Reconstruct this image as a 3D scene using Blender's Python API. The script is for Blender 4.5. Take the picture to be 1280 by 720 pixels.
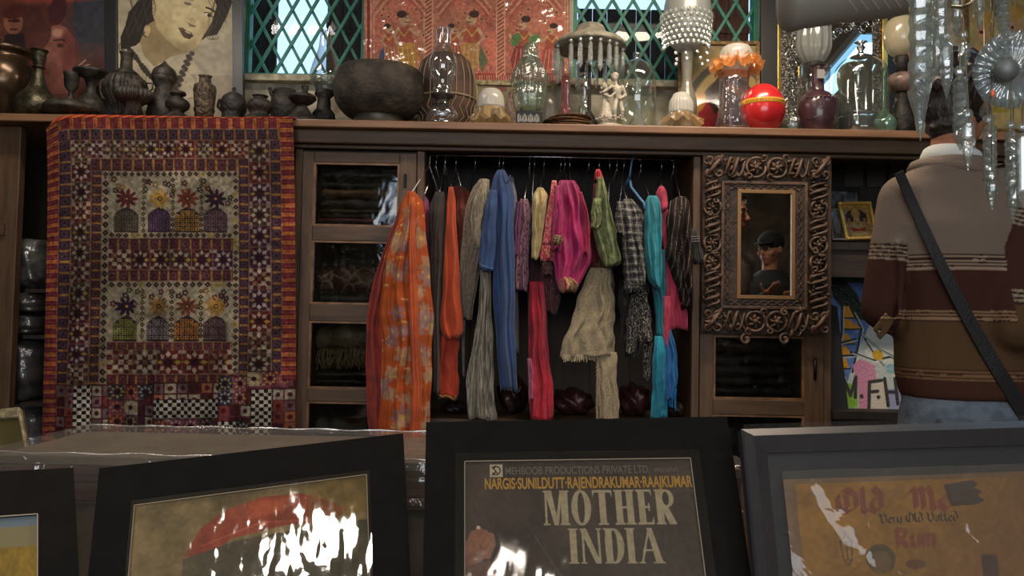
import bpy, bmesh, math, random
import numpy as np
from mathutils import Vector, Matrix
for o in list(bpy.data.objects): bpy.data.objects.remove(o)
SC = bpy.context.scene
COL = SC.collection
PI = math.pi
# ------------------------------------------------------------ camera
F = 1000.0
CAM = np.array([0.0, 0.0, 1.10])
TH = math.radians(2.4); RO = math.radians(1.1)
FWD = np.array([0, math.cos(TH), math.sin(TH)])
R0 = np.array([1.0, 0, 0]); U0 = np.array([0, -math.sin(TH), math.cos(TH)])
RC = math.cos(RO)*R0 + math.sin(RO)*U0
UC = -math.sin(RO)*R0 + math.cos(RO)*U0
cd = bpy.data.cameras.new('camera'); cam = bpy.data.objects.new('camera', cd); COL.objects.link(cam)
cd.sensor_width = 36; cd.sensor_fit = 'HORIZONTAL'; cd.lens = 36*F/1280; cd.clip_start = 0.02
cam.matrix_world = Matrix(((RC[0], UC[0], -FWD[0], CAM[0]), (RC[1], UC[1], -FWD[1], CAM[1]), (RC[2], UC[2], -FWD[2], CAM[2]), (0, 0, 0, 1)))
SC.camera = cam
def at(px, py, Y):
    d = FWD + (px-640)/F*RC - (py-360)/F*UC
    return CAM + d*(Y/d[1])
def atv(px, py, Y):
    px = np.asarray(px, float)[..., None]; py = np.asarray(py, float)[..., None]
    d = FWD+(px-640)/F*RC-(py-360)/F*UC
    return CAM+d*(Y/d[..., 1:2])
def prj(p):
    q = np.array(p)-CAM; z = q@FWD
    return 640+F*(q@RC)/z, 360-F*(q@UC)/z
# ------------------------------------------------------------ world, exposure
SC.view_settings.view_transform = 'Standard'; SC.view_settings.look = 'None'
SC.view_settings.gamma = 1; SC.view_settings.use_curve_mapping = False
SC.view_settings.exposure = 0.0
W = bpy.data.worlds.new('sky'); SC.world = W; W.use_nodes = True
wn = W.node_tree.nodes['Background']; wn.inputs[0].default_value = (0.55, 0.75, 1.0, 1); wn.inputs[1].default_value = 1.9
def light(name, loc, size, power, col, target=None, sy=None, spread=None):
    l = bpy.data.lights.new(name, 'AREA'); l.energy = power; l.color = col; l.shape = 'RECTANGLE'; l.size = size; l.size_y = sy or size
    if spread: l.spread = math.radians(spread)
    o = bpy.data.objects.new(name, l); COL.objects.link(o); o.location = loc
    d = Vector(target)-Vector(loc) if target else Vector((0, 0, -1))
    o.rotation_euler = d.to_track_quat('-Z', 'Y').to_euler()
    return o
WARM = (1.0, 0.80, 0.60); NEUT = (1.0, 0.90, 0.80)
light('added_front_fill', (0.2, -2.33, 1.9), 3.0, 44, (1.0, 0.93, 0.86), (0.2, 2, 1.5), 1.3)  # fill light added behind the camera, at the opening in wall_front
LAMPS = [  # ceiling lamps, real and added: x, y, z, size x, size y, watts, colour
    (0.75, 2.45, 2.93, 0.9, 0.16, 30, WARM),
    (-1.5, 2.45, 2.93, 0.7, 0.16, 11, NEUT),  # lamp added to brighten the posters at the upper left
    (-0.9, 0.55, 2.93, 0.16, 1.0, 9, NEUT),
    (1.15, -0.38, 2.93, 0.32, 0.22, 9, NEUT),
    (-0.03, -1.42, 2.93, 0.22, 0.10, 4, NEUT),
    (2.05, 2.15, 2.93, 0.12, 0.8, 2.5, (0.45, 0.72, 1.0)),
]
for i, (x, y, z, sx, sy, p, c) in enumerate(LAMPS):
    light('lamp_light', (x, y, z-0.03), sx, p, c, None, sy)
# ------------------------------------------------------------ helpers
def lin(c):
    c = np.asarray(c, float)/255.0
    return np.where(c <= .04045, c/12.92, ((c+.055)/1.055)**2.4)
BASE = {}
def props(o, label=None, cat=None, group=None, kind=None):
    if label: o['label'] = label
    if cat: o['category'] = cat
    if group: o['group'] = group
    if kind: o['kind'] = kind
    return o
def T(name, label, cat, loc, group=None):
    o = bpy.data.objects.new(name, None); COL.objects.link(o)
    loc = tuple(float(v) for v in loc)
    o.location = loc; o.empty_display_size = .05; BASE[o.name] = np.array(loc)
    return props(o, label, cat, group)
class MB:
    def __init__(s): s.v = []; s.f = []; s.n = 0
    def add(s, vs, fs):
        vs = np.asarray(vs, float).reshape(-1, 3)
        s.v.append(vs); s.f += [tuple(i+s.n for i in f) for f in fs]; s.n += len(vs); return s
    def box(s, a, b):
        (x0, y0, z0), (x1, y1, z1) = a, b
        if x0 > x1: x0, x1 = x1, x0
        if y0 > y1: y0, y1 = y1, y0
        if z0 > z1: z0, z1 = z1, z0
        return s.add([(x0,y0,z0),(x1,y0,z0),(x1,y1,z0),(x0,y1,z0),(x0,y0,z1),(x1,y0,z1),(x1,y1,z1),(x0,y1,z1)],
              [(3,2,1,0),(4,5,6,7),(0,1,5,4),(1,2,6,5),(2,3,7,6),(3,0,4,7)])
    def hexa(s, p):   # 8 points: front quad (tl,tr,br,bl) then back quad
        return s.add(p, [(3,2,1,0),(4,5,6,7),(0,1,5,4),(1,2,6,5),(2,3,7,6),(3,0,4,7)])
    def bar(s, a, b, w, t, up=(0, 1, 0)):   # w across, t along 'up'
        a = np.array(a, float); b = np.array(b, float); d = b-a; d /= np.linalg.norm(d)
        u = np.array(up, float); u -= d*(u@d); u /= np.linalg.norm(u); r = np.cross(d, u)
        q = []
        for p in (a, b):
            for (i, j) in ((-1,-1),(1,-1),(1,1),(-1,1)): q.append(p+r*w/2*i+u*t/2*j)
        return s.hexa(q)
    def rings(s, rings, closed=False, cap=True):
        rings = np.asarray(rings, float); m, n = rings.shape[:2]
        fs = []
        for i in range(m if closed else m-1):
            j = (i+1) % m
            for k in range(n):
                l = (k+1) % n
                fs.append((i*n+k, i*n+l, j*n+l, j*n+k))
        if cap and not closed:
            fs.append(tuple(range(n))[::-1]); fs.append(tuple((m-1)*n+k for k in range(n)))
        return s.add(rings.reshape(-1, 3), fs)
    def tube(s, pts, r, n=8, closed=False):
        pts = np.asarray(pts, float); m = len(pts)
        rr = np.broadcast_to(np.asarray(r, float), (m,))
        if closed: t = np.roll(pts, -1, 0)-np.roll(pts, 1, 0)
        else: t = np.gradient(pts, axis=0)
        t /= np.linalg.norm(t, axis=1)[:, None]+1e-12
        u = np.array([0, 0, 1.0]) if abs(t[0][2]) < .9 else np.array([0, 1.0, 0])
        out = []
        for i in range(m):
            u = u-t[i]*(u@t[i]); u /= np.linalg.norm(u)+1e-12; w = np.cross(t[i], u)
            a = np.arange(n)*2*PI/n
            out.append(pts[i]+rr[i]*(np.cos(a)[:, None]*u+np.sin(a)[:, None]*w))
        return s.rings(out, closed)
    def lathe(s, prof, c, n=32, rip=None, axis=None):   # prof [(r, z)], c centre at z=0
        a = np.arange(n)*2*PI/n; out = []
        for (r, z) in prof:
            q = rip(a, z, r) if rip else r*np.ones(n)
            out.append(np.stack([q*np.cos(a), q*np.sin(a), z*np.ones(n)], 1))
        out = np.array(out)
        if axis is not None:
            M = np.array(Vector((0, 0, 1)).rotation_difference(Vector(axis)).to_matrix()); out = out@M.T
        return s.rings(out+np.array(c, float), cap=prof[0][0] > 1e-4 or prof[-1][0] > 1e-4)
    def ell(s, c, r, n=16, m=10, M=None):
        c = np.array(c, float); out = []
        for i in range(m+1):
            p = -PI/2+PI*i/m; q = max(math.cos(p), 1e-3)
            a = np.arange(n)*2*PI/n
            out.append(np.stack([r[0]*q*np.cos(a), r[1]*q*np.sin(a), r[2]*math.sin(p)*np.ones(n)], 1))
        out = np.array(out)
        if M is not None: out = out@np.array(M).T
        return s.rings(out+c)
    def capsule(s, a, b, ra, rb, n=16, sq=1.0, k=5):
        a = np.array(a, float); b = np.array(b, float); d = b-a; L = np.linalg.norm(d); d /= L
        u = np.array([0, 1.0, 0]); u -= d*(u@d)
        if np.linalg.norm(u) < .1: u = np.array([1.0, 0, 0]); u -= d*(u@d)
        u /= np.linalg.norm(u); w = np.cross(d, u); an = np.arange(n)*2*PI/n; out = []
        for (c, r, sg) in ((a, ra, -1), (b, rb, 1)):
            ks = range(k) if sg < 0 else range(k-1, -1, -1)
            for i in ks:
                p = PI/2*(i+.02)/(k-1) if i < k-1 else PI/2
                rr = r*math.sin(p); h = r*math.cos(p)*sg
                out.append(c+d*h+rr*(np.cos(an)[:, None]*u*sq+np.sin(an)[:, None]*w))
        return s.rings(out)
    def build(s, name, mat, parent=None, smooth=False, bevel=0, label=None, cat=None, group=None, kind=None, cols=None, autos=False, solid=0):
        V = np.concatenate(s.v) if s.v else np.zeros((0, 3))
        if parent is not None: loc = BASE[parent.name]
        elif cat or kind == 'stuff': loc = np.array([(V[:, 0].min()+V[:, 0].max())/2, (V[:, 1].min()+V[:, 1].max())/2, V[:, 2].min()])
        else: loc = np.zeros(3)
        me = bpy.data.meshes.new(name); me.from_pydata((V-loc).tolist(), [], s.f)
        if mat: me.materials.append(mat)
        if smooth: me.polygons.foreach_set('use_smooth', [True]*len(me.polygons))
        if cols is not None:
            at_ = me.color_attributes.new('Col', 'FLOAT_COLOR', 'POINT')
            c = np.ones((len(V), 4)); c[:, :3] = cols; at_.data.foreach_set('color', c.ravel())
        o = bpy.data.objects.new(name, me); COL.objects.link(o)
        if parent is not None: o.parent = parent
        else: o.location = loc
        BASE[o.name] = loc
        if autos:
            bm = bmesh.new(); bm.from_mesh(me)
            for e in bm.edges:
                if len(e.link_faces) == 2: e.smooth = e.calc_face_angle(0) < .7
            for f in bm.faces: f.smooth = True
            bm.to_mesh(me); bm.free()
        if solid:
            md = o.modifiers.new('s', 'SOLIDIFY'); md.thickness = solid; md.offset = 0
        if bevel:
            md = o.modifiers.new('b', 'BEVEL'); md.width = bevel; md.segments = 2; md.limit_method = 'ANGLE'
        return props(o, label, cat, group, kind)
def box(name, a, b, mat, parent=None, **k):
    return MB().box(a, b).build(name, mat, parent, **k)
def copy_thing(o, loc, label=None, rotz=0):
    c = o.copy(); COL.objects.link(c); c.location = loc; c.rotation_euler = (0, 0, rotz)
    BASE[c.name] = np.array(loc, float)
    if label: c['label'] = label
    for ch in list(o.children):
        d = ch.copy(); COL.objects.link(d); d.parent = c
        for g in list(ch.children):
            e = g.copy(); COL.objects.link(e); e.parent = d
    return c
# ------------------------------------------------------------ materials
MC = {}
def _new(name):
    m = bpy.data.materials.new(name); m.use_nodes = True
    nt = m.node_tree; return m, nt, nt.nodes['Principled BSDF']
def mat(name, c, rough=.6, metal=0, c2=None, pat='noise', sc=20, det=4, bump=0, bsc=None, mix=(.4, .6), stretch=(1, 1, 1), c3=None, spec=None, sheen=0, coat=0):
    if name in MC: return MC[name]
    m, nt, b = _new(name); N = nt.nodes.new; L = nt.links.new
    b.inputs['Roughness'].default_value = rough; b.inputs['Metallic'].default_value = metal
    if spec is not None: b.inputs['Specular IOR Level'].default_value = spec
    if sheen: b.inputs['Sheen Weight'].default_value = sheen
    if coat: b.inputs['Coat Weight'].default_value = coat; b.inputs['Coat Roughness'].default_value = .1
    b.inputs['Base Color'].default_value = (*lin(c), 1)
    tc = N('ShaderNodeTexCoord'); mp = N('ShaderNodeMapping'); mp.inputs['Scale'].default_value = stretch
    L(tc.outputs['Object'], mp.inputs[0])
    if c2 is not None:
        if pat == 'noise':
            t = N('ShaderNodeTexNoise'); t.inputs['Scale'].default_value = sc; t.inputs['Detail'].default_value = det; out = t.outputs['Fac']
        elif pat == 'voronoi':
            t = N('ShaderNodeTexVoronoi'); t.inputs['Scale'].default_value = sc; out = t.outputs['Distance']
        elif pat == 'edge':
            t = N('ShaderNodeTexVoronoi'); t.feature = 'DISTANCE_TO_EDGE'; t.inputs['Scale'].default_value = sc; out = t.outputs['Distance']
        elif pat == 'wave':
            t = N('ShaderNodeTexWave'); t.inputs['Scale'].default_value = sc; t.inputs['Distortion'].default_value = det; t.bands_direction = 'X'; out = t.outputs['Fac']
        elif pat == 'rings':
            t = N('ShaderNodeTexVoronoi'); t.inputs['Scale'].default_value = sc
            w = N('ShaderNodeMath'); w.operation = 'MULTIPLY'; w.inputs[1].default_value = det
            s_ = N('ShaderNodeMath'); s_.operation = 'SINE'; L(t.outputs['Distance'], w.inputs[0]); L(w.outputs[0], s_.inputs[0]); out = s_.outputs[0]
        L(mp.outputs[0], t.inputs['Vector'])
        r = N('ShaderNodeValToRGB'); r.color_ramp.elements[0].position = mix[0]; r.color_ramp.elements[1].position = mix[1]
        r.color_ramp.elements[0].color = (*lin(c), 1); r.color_ramp.elements[1].color = (*lin(c2), 1)
        if c3 is not None:
            e = r.color_ramp.elements.new(min(1, mix[1]+.08)); e.color = (*lin(c3), 1)
        L(out, r.inputs[0]); L(r.outputs[0], b.inputs['Base Color'])
    if bump:
        t2 = N('ShaderNodeTexNoise'); t2.inputs['Scale'].default_value = bsc or sc; t2.inputs['Detail'].default_value = 5
        L(mp.outputs[0], t2.inputs['Vector'])
        bp = N('ShaderNodeBump'); bp.inputs['Strength'].default_value = min(1, bump); bp.inputs['Distance'].default_value = .01
        L(t2.outputs['Fac'], bp.inputs['Height']); L(bp.outputs[0], b.inputs['Normal'])
    MC[name] = m; return m
def vmat(name='print', rough=.5, bump=0, bsc=60, spec=.3, metal=0):
    if name in MC: return MC[name]
    m, nt, b = _new(name); N = nt.nodes.new; L = nt.links.new
    a = N('ShaderNodeAttribute'); a.attribute_name = 'Col'; L(a.outputs['Color'], b.inputs['Base Color'])
    b.inputs['Roughness'].default_value = rough; b.inputs['Specular IOR Level'].default_value = spec
    if bump:
        t2 = N('ShaderNodeTexNoise'); t2.inputs['Scale'].default_value = bsc
        bp = N('ShaderNodeBump'); bp.inputs['Strength'].default_value = bump; bp.inputs['Distance'].default_value = .01
        L(t2.outputs['Fac'], bp.inputs['Height']); L(bp.outputs[0], b.inputs['Normal'])
    MC[name] = m; return m
def glass(name, tint=(235, 240, 240), refl=.12, rough=.03, haze=0, bump=0, bsc=20, edge=.35):
    """thin glass or film: clear body, fresnel reflection, edges that gather colour"""
    if name in MC: return MC[name]
    m = bpy.data.materials.new(name); m.use_nodes = True; nt = m.node_tree; nt.nodes.clear(); N = nt.nodes.new; L = nt.links.new
    out = N('ShaderNodeOutputMaterial'); tr = N('ShaderNodeBsdfTransparent'); gl = N('ShaderNodeBsdfGlossy'); df = N('ShaderNodeBsdfDiffuse')
    tr.inputs[0].default_value = (*lin(tint), 1); gl.inputs['Roughness'].default_value = rough; gl.inputs[0].default_value = (1, 1, 1, 1)
    df.inputs[0].default_value = (*lin(tint), 1)
    lw = N('ShaderNodeLayerWeight'); lw.inputs['Blend'].default_value = .3
    mr = N('ShaderNodeMapRange'); mr.inputs['To Min'].default_value = refl; mr.inputs['To Max'].default_value = max(edge, refl)
    L(lw.outputs['Facing'], mr.inputs[0])
    m1 = N('ShaderNodeMixShader'); m1.inputs[0].default_value = haze; L(tr.outputs[0], m1.inputs[1]); L(df.outputs[0], m1.inputs[2])
    m2 = N('ShaderNodeMixShader'); L(mr.outputs[0], m2.inputs[0]); L(m1.outputs[0], m2.inputs[1]); L(gl.outputs[0], m2.inputs[2]); L(m2.outputs[0], out.inputs[0])
    if bump:
        tc = N('ShaderNodeTexCoord'); t2 = N('ShaderNodeTexNoise'); t2.inputs['Scale'].default_value = bsc; t2.inputs['Detail'].default_value = 3; t2.inputs['Distortion'].default_value = 1.5
        L(tc.outputs['Object'], t2.inputs['Vector'])
        bp = N('ShaderNodeBump'); bp.inputs['Strength'].default_value = bump; bp.inputs['Distance'].default_value = .01
        L(t2.outputs['Fac'], bp.inputs['Height'])
        L(bp.outputs[0], gl.inputs['Normal'])
    MC[name] = m; return m
def crystal(name, c=(235, 240, 240), rough=.02):
    if name in MC: return MC[name]
    m, nt, b = _new(name); b.inputs['Base Color'].default_value = (*lin(c), 1); b.inputs['Roughness'].default_value = rough
    b.inputs['Transmission Weight'].default_value = 1; b.inputs['IOR'].default_value = 1.5
    MC[name] = m; return m
def frosted(name, c, haze=.8, rough=.4, trans=.5):
    """milky glass: diffuse + translucent with a soft gloss"""
    if name in MC: return MC[name]
    m = bpy.data.materials.new(name); m.use_nodes = True; nt = m.node_tree; nt.nodes.clear(); N = nt.nodes.new; L = nt.links.new
    out = N('ShaderNodeOutputMaterial'); df = N('ShaderNodeBsdfDiffuse'); tl = N('ShaderNodeBsdfTranslucent'); gl = N('ShaderNodeBsdfGlossy'); tr = N('ShaderNodeBsdfTransparent')
    for n_ in (df, tl): n_.inputs[0].default_value = (*lin(c), 1)
    gl.inputs['Roughness'].default_value = rough
    a = N('ShaderNodeMixShader'); a.inputs[0].default_value = trans; L(df.outputs[0], a.inputs[1]); L(tl.outputs[0], a.inputs[2])
    b = N('ShaderNodeMixShader'); b.inputs[0].default_value = haze; L(tr.outputs[0], b.inputs[1]); L(a.outputs[0], b.inputs[2])
    lw = N('ShaderNodeLayerWeight'); lw.inputs[0].default_value = .25
    mm = N('ShaderNodeMath'); mm.operation = 'MULTIPLY_ADD'; mm.inputs[1].default_value = .5; mm.inputs[2].default_value = .06; L(lw.outputs['Fresnel'], mm.inputs[0])
    c_ = N('ShaderNodeMixShader'); L(mm.outputs[0], c_.inputs[0]); L(b.outputs[0], c_.inputs[1]); L(gl.outputs[0], c_.inputs[2]); L(c_.outputs[0], out.inputs[0])
    MC[name] = m; return m
# ------------------------------------------------------------ painted canvases (flat prints)
class Cv:
    def __init__(s, x0, y0, x1, y1, res=1.0, bg=(0, 0, 0)):
        s.b = (x0, y0, x1, y1); s.nx = max(2, int(round((x1-x0)*res))+1); s.ny = max(2, int(round((y1-y0)*res))+1)
        s.X, s.Y = np.meshgrid(np.linspace(x0, x1, s.nx), np.linspace(y0, y1, s.ny))
        s.a = np.zeros((s.ny, s.nx, 3)); s.a[:] = bg
    def put(s, m, c, al=1.0):
        m = np.clip(np.asarray(m, float), 0, 1)*al
        s.a = s.a*(1-m[..., None])+np.asarray(c, float)*m[..., None]; return s
    def rect(s, x0, y0, x1, y1, c, al=1): return s.put((s.X >= x0) & (s.X <= x1) & (s.Y >= y0) & (s.Y <= y1), c, al)
    def ell(s, cx, cy, rx, ry, c, rot=0, al=1, soft=0.05):
        a = math.radians(rot); dx = s.X-cx; dy = s.Y-cy
        u = (dx*math.cos(a)+dy*math.sin(a))/rx; v = (-dx*math.sin(a)+dy*math.cos(a))/ry
        return s.put((1-np.sqrt(u*u+v*v))/soft+.5, c, al)
    def poly(s, P, c, al=1):
        P = np.asarray(P, float); m = np.zeros(s.X.shape, bool); n = len(P)
        for i in range(n):
            x1, y1 = P[i]; x2, y2 = P[(i+1) % n]
            if y1 == y2: continue
            k = ((y1 > s.Y) != (y2 > s.Y)) & (s.X < (x2-x1)*(s.Y-y1)/(y2-y1)+x1); m ^= k
        return s.put(m, c, al)
    def line(s, P, w, c, al=1, closed=False):
        P = np.asarray(P, float); D = np.full(s.X.shape, 1e9)
        for i in range(len(P)-(0 if closed else 1)):
            x1, y1 = P[i]; x2, y2 = P[(i+1) % len(P)]; dx, dy = x2-x1, y2-y1; l = dx*dx+dy*dy+1e-9
            t = np.clip(((s.X-x1)*dx+(s.Y-y1)*dy)/l, 0, 1); D = np.minimum(D, np.hypot(s.X-x1-t*dx, s.Y-y1-t*dy))
        return s.put((w/2-D)*2+.5, c, al)
    def pen(s, P, w, ang, c, al=1):   # broad nib strokes
        a = math.radians(ang); nx, ny = math.cos(a)*w/2, -math.sin(a)*w/2
        for (x1, y1), (x2, y2) in zip(P[:-1], P[1:]):
            s.poly([(x1-nx, y1-ny), (x1+nx, y1+ny), (x2+nx, y2+ny), (x2-nx, y2-ny)], c, al)
            s.line([(x1-nx, y1-ny), (x1+nx, y1+ny)], .6, c, al)
        return s
    def noise(s, amp, sc, seed=0):
        r = np.random.RandomState(seed); x0, y0, x1, y1 = s.b
        gx = int((x1-x0)/sc)+3; gy = int((y1-y0)/sc)+3; g = r.rand(gy, gx)
        u = (s.X-x0)/sc; v = (s.Y-y0)/sc; i = u.astype(int); j = v.astype(int); fu = u-i; fv = v-j
        fu = fu*fu*(3-2*fu); fv = fv*fv*(3-2*fv)
        n = g[j, i]*(1-fu)*(1-fv)+g[j, i+1]*fu*(1-fv)+g[j+1, i]*(1-fu)*fv+g[j+1, i+1]*fu*fv
        if amp is None: return n
        s.a = np.clip(s.a*(1+amp*(n-.5)*2)[..., None], 0, 255); return s
    def mesh(s, fn, mask=None):   # fn(X, Y) -> (ny, nx, 3) positions; returns MB and colours
        P = fn(s.X, s.Y); idx = np.arange(s.nx*s.ny).reshape(s.ny, s.nx)
        q = np.stack([idx[:-1, :-1], idx[1:, :-1], idx[1:, 1:], idx[:-1, 1:]], -1)
        if mask is not None: q = q[mask(s.X[:-1, :-1], s.Y[:-1, :-1])]
        q = q.reshape(-1, 4); us = np.unique(q); rm = np.full(s.nx*s.ny, -1); rm[us] = np.arange(len(us)); q = rm[q]
        mb = MB(); mb.v.append(P.reshape(-1, 3)[us]); mb.f = [tuple(t) for t in q.tolist()]; mb.n = len(us)
        return mb, lin(s.a.reshape(-1, 3)[us])
def quad(tl, tr, br, bl):
    tl, tr, br, bl = [np.array(p, float) for p in (tl, tr, br, bl)]
    n = np.cross(bl-tl, tr-tl); n /= np.linalg.norm(n)
    if n@(CAM-tl) < 0: n = -n
    def f(u, v, d=0):
        u = np.asarray(u, float)[..., None]; v = np.asarray(v, float)[..., None]; d = np.asarray(d, float)[..., None]
        return tl*(1-u)*(1-v)+tr*u*(1-v)+br*u*v+bl*(1-u)*v+n*d
    return f
def slab(mb, f, u0, v0, u1, v1, d0, d1):
    q = [f(u0, v0, d1), f(u1, v0, d1), f(u1, v1, d1), f(u0, v1, d1), f(u0, v0, d0), f(u1, v0, d0), f(u1, v1, d0), f(u0, v1, d0)]
    return mb.hexa(q)
def cvprint(name, cv, f, u0, v0, u1, v1, d, m, parent, **k):
    x0, y0, x1, y1 = cv.b
    mb, c = cv.mesh(lambda X, Y: f(u0+(X-x0)/(x1-x0)*(u1-u0), v0+(Y-y0)/(y1-y0)*(v1-v0), d))
    return mb.build(name, m, parent, cols=c, **k)
def film(name, f, u0, v0, u1, v1, d, m, parent, amp=.004, n=40, seed=0, **k):
    r = np.random.RandomState(seed); U, V = np.meshgrid(np.linspace(u0, u1, n), np.linspace(v0, v1, n))
    h = np.zeros(U.shape)
    for i in range(14):
        kx, ky = r.randn(2)*(4+i); h += np.abs(np.sin(kx*U*2+ky*V+r.rand()*6))**.5/(1+i*.35)
    h = (h-h.min())/(h.max()-h.min())
    P = f(U, V, d+amp*h); mb = MB()
    idx = np.arange(n*n).reshape(n, n); q = np.stack([idx[:-1, :-1], idx[1:, :-1], idx[1:, 1:], idx[:-1, 1:]], -1).reshape(-1, 4)
    mb.v.append(P.reshape(-1, 3)); mb.f = [tuple(t) for t in q.tolist()]; mb.n = n*n
    return mb.build(name, m, parent, smooth=True, **k)
def text(name, s, f, u, v, hu, hv, d, m, parent, align='LEFT', fit=None, bold=0):
    """printed lettering in the plane f; u, v baseline start, hu/hv size of one em in u and v"""
    cu = bpy.data.curves.new(name, 'FONT'); cu.body = s; cu.size = 1; cu.align_x = align; cu.offset = bold
    o = bpy.data.objects.new(name, cu); COL.objects.link(o); dg = bpy.context.evaluated_depsgraph_get()
    me = bpy.data.meshes.new_from_object(o.evaluated_get(dg)); bpy.data.objects.remove(o)
    vs = np.array([tuple(q.co) for q in me.vertices])
    if fit: vs[:, 0] *= fit/hu/vs[:, 0].max()
    P = f(u+vs[:, 0]*hu, v-vs[:, 1]*hv, d)
    mb = MB(); mb.add(P, [tuple(p.vertices) for p in me.polygons]); return mb.build(name, m, parent)
# ============================================================ the room
YC, YS, YW = 3.20, 3.10, 3.62
ZS = float(at(640, 153.5, YS)[2])           # top of the long shelf
X = lambda px, Y=YC, py=350: float(at(px, py, Y)[0])
Z = lambda py, px=640, Y=YC: float(at(px, py, Y)[2])
M_floor = mat('floor_tiles', (92, 80, 70), .5, c2=(70, 60, 52), sc=8)
M_plaster = mat('cream_plaster', (196, 190, 168), .85, c2=(120, 112, 92), sc=9, det=8, mix=(.38, .72), bump=.5, bsc=30)
M_dark = mat('dark_plaster', (120, 108, 92), .9, c2=(88, 80, 70), sc=5)
M_ceil = mat('ceiling_paint', (150, 138, 120), .9)
XL, XR, YB, ZT = -3.1, 3.1, -2.4, 3.0
def struct(name, mb, m, **k): return mb.build(name, m, None, kind='structure', **k)
struct('floor', MB().box((XL, YB, -.1), (XR, YW+.15, 0)), M_floor)
struct('ceiling', MB().box((XL, YB, ZT), (XR, YW+.15, ZT+.1)), M_ceil)
struct('wall_left', MB().box((XL-.1, YB, 0), (XL, YW, ZT)), M_dark)
struct('wall_right', MB().box((XR, YB, 0), (XR+.1, YW, ZT)), M_dark)
fb_ = MB().box((XL, YB-.1, 0), (-1.4, YB, ZT)).box((1.8, YB-.1, 0), (XR, YB, ZT)).box((-1.4, YB-.1, 0), (1.8, YB, 1.15)).box((-1.4, YB-.1, 2.6), (1.8, YB, ZT))  # unseen wall, its opening added to let in fill light
struct('wall_front', fb_, M_dark)
W1 = (X(303, YW, 60), X(455, YW, 60), Z(97, 380, YW)); W2 = (X(716, YW, 60), X(950, YW, 60), Z(104, 830, YW)); WT = 2.86
b = MB(); wb = YW+.14
b.box((XL, YW, 0), (XR, wb, W1[2]-.001))
b.box((XL, YW, W1[2]), (W1[0], wb, ZT)); b.box((W1[1], YW, W1[2]), (W2[0], wb, ZT)); b.box((W2[1], YW, W2[2]), (XR, wb, ZT))
b.box((W1[0], YW, WT), (W1[1], wb, ZT)); b.box((W2[0], YW, WT), (W2[1], wb, ZT))
struct('wall_back', b, M_plaster)
M_green = mat('green_paint', (44, 120, 100), .5, c2=(58, 138, 116), sc=30)
M_board = mat('brown_shutter_boards', (82, 58, 46), .8, c2=(52, 38, 32), sc=12, stretch=(6, 1, 1))
M_board2 = mat('dark_shutter_boards', (52, 42, 36), .8, c2=(34, 28, 25), sc=12, stretch=(6, 1, 1))
M_sill = mat('stone_sill', (200, 192, 165), .8, c2=(150, 140, 115), sc=20)
M_pane = glass('window_glass', (235, 240, 244), .008, edge=.06)
def lattice(name, x0, x1, z0, z1, dx, dz, ph, n):
    w = MB(); Yf = YW+.03
    for a, c in (((x0, Yf, z0), (x1, Yf+.05, z0+.028)), ((x0, Yf, z1-.03), (x1, Yf+.05, z1)), ((x0, Yf, z0+.028), (x0+.02, Yf+.05, z1-.03)), ((x1-.02, Yf, z0+.028), (x1, Yf+.05, z1-.03))): w.box(a, c)
    root = w.build(name, M_green, None, kind='structure')
    h = z1-z0; sl = dx/dz
    def strip(xa, sgn):
        # line x = xa + sgn*sl*(z-z0), clipped to the opening
        pts = []
        za, zb = z0+.02, z1-.02
        def zx(x): return z0+(x-xa)/(sgn*sl)
        lo, hi = sorted((zx(x0+.01), zx(x1-.01)))
        a, c = max(za, lo), min(zb, hi)
        if c-a < .04: return
        yy = Yf+(.018 if sgn > 0 else .030)
        MB().bar((xa+sgn*sl*(a-z0), yy, a), (xa+sgn*sl*(c-z0), yy, c), .013, .011).build('lattice_slat', M_green, root)
    k = int((x1-x0+h*sl)/dx)+2
    for i in range(-k, k+1):
        strip(x0+ph+i*dx, 1); strip(x0+ph+i*dx, -1)
    MB().box((x0+.01, Yf+.045, z0+.01), (x1-.01, Yf+.048, z1-.01)).build('pane', M_pane, root)
    return root
k = YW/F
lattice('window_1', W1[0], W1[1], W1[2], WT, 25*k, 46*k, 8*k, 1)
lattice('window_2', W2[0], W2[1], W2[2], WT, 26.5*k, 45*k, 12*k, 2)
struct('window_sill_1', MB().box((W1[0]-.03, YW-.05, W1[2]-.03), (W1[1]+.02, YW+.05, W1[2])), M_sill, bevel=.004)
struct('window_sill_2', MB().box((W2[0]-.03, YW-.05, W2[2]-.03), (W2[1]+.02, YW+.05, W2[2])), M_sill, bevel=.004)
# outside the windows: shutters and the bright street
def shutter(label, px0, px1, py0, m, z1=WT, dy=.25):
    Yq = YW+dy; x0, x1 = X(px0, Yq, 50), X(px1, Yq, 50); z0 = 1.9; z1 = z1
    t = T('wooden_shutter', label, 'shutter', ((x0+x1)/2, Yq, z0))
    n = max(2, int((x1-x0)/.07)); w = (x1-x0)/n
    for i in range(n): MB().box((x0+i*w+.002, Yq, z0), (x0+(i+1)*w-.002, Yq+.02, z1)).build('plank', m, t)
    MB().box((x0, Yq-.012, z0+.62), (x1, Yq-.001, z0+.66)).build('batten', m, t)
shutter('dark wooden shutter outside the left lattice window, nearest the portrait', 285, 346, 0, M_board2)
shutter('brown wooden shutter outside the left lattice window beside the red hanging', 408, 475, 0, M_board)
shutter('dark boarding behind the right lattice window below the bright strip', 722, 905, 0, M_board2, z1=Z(12, 800, YW+.25))
shutter('reddish brown shutter at the right end of the right lattice window', 884, 936, 0, mat('red_shutter_boards', (150, 92, 66), .8, c2=(110, 66, 48), sc=12, stretch=(6, 1, 1)), dy=.22)
shutter('dark shutter edge at the far right of the right lattice window', 938, 985, 0, M_board2, dy=.24)
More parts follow.
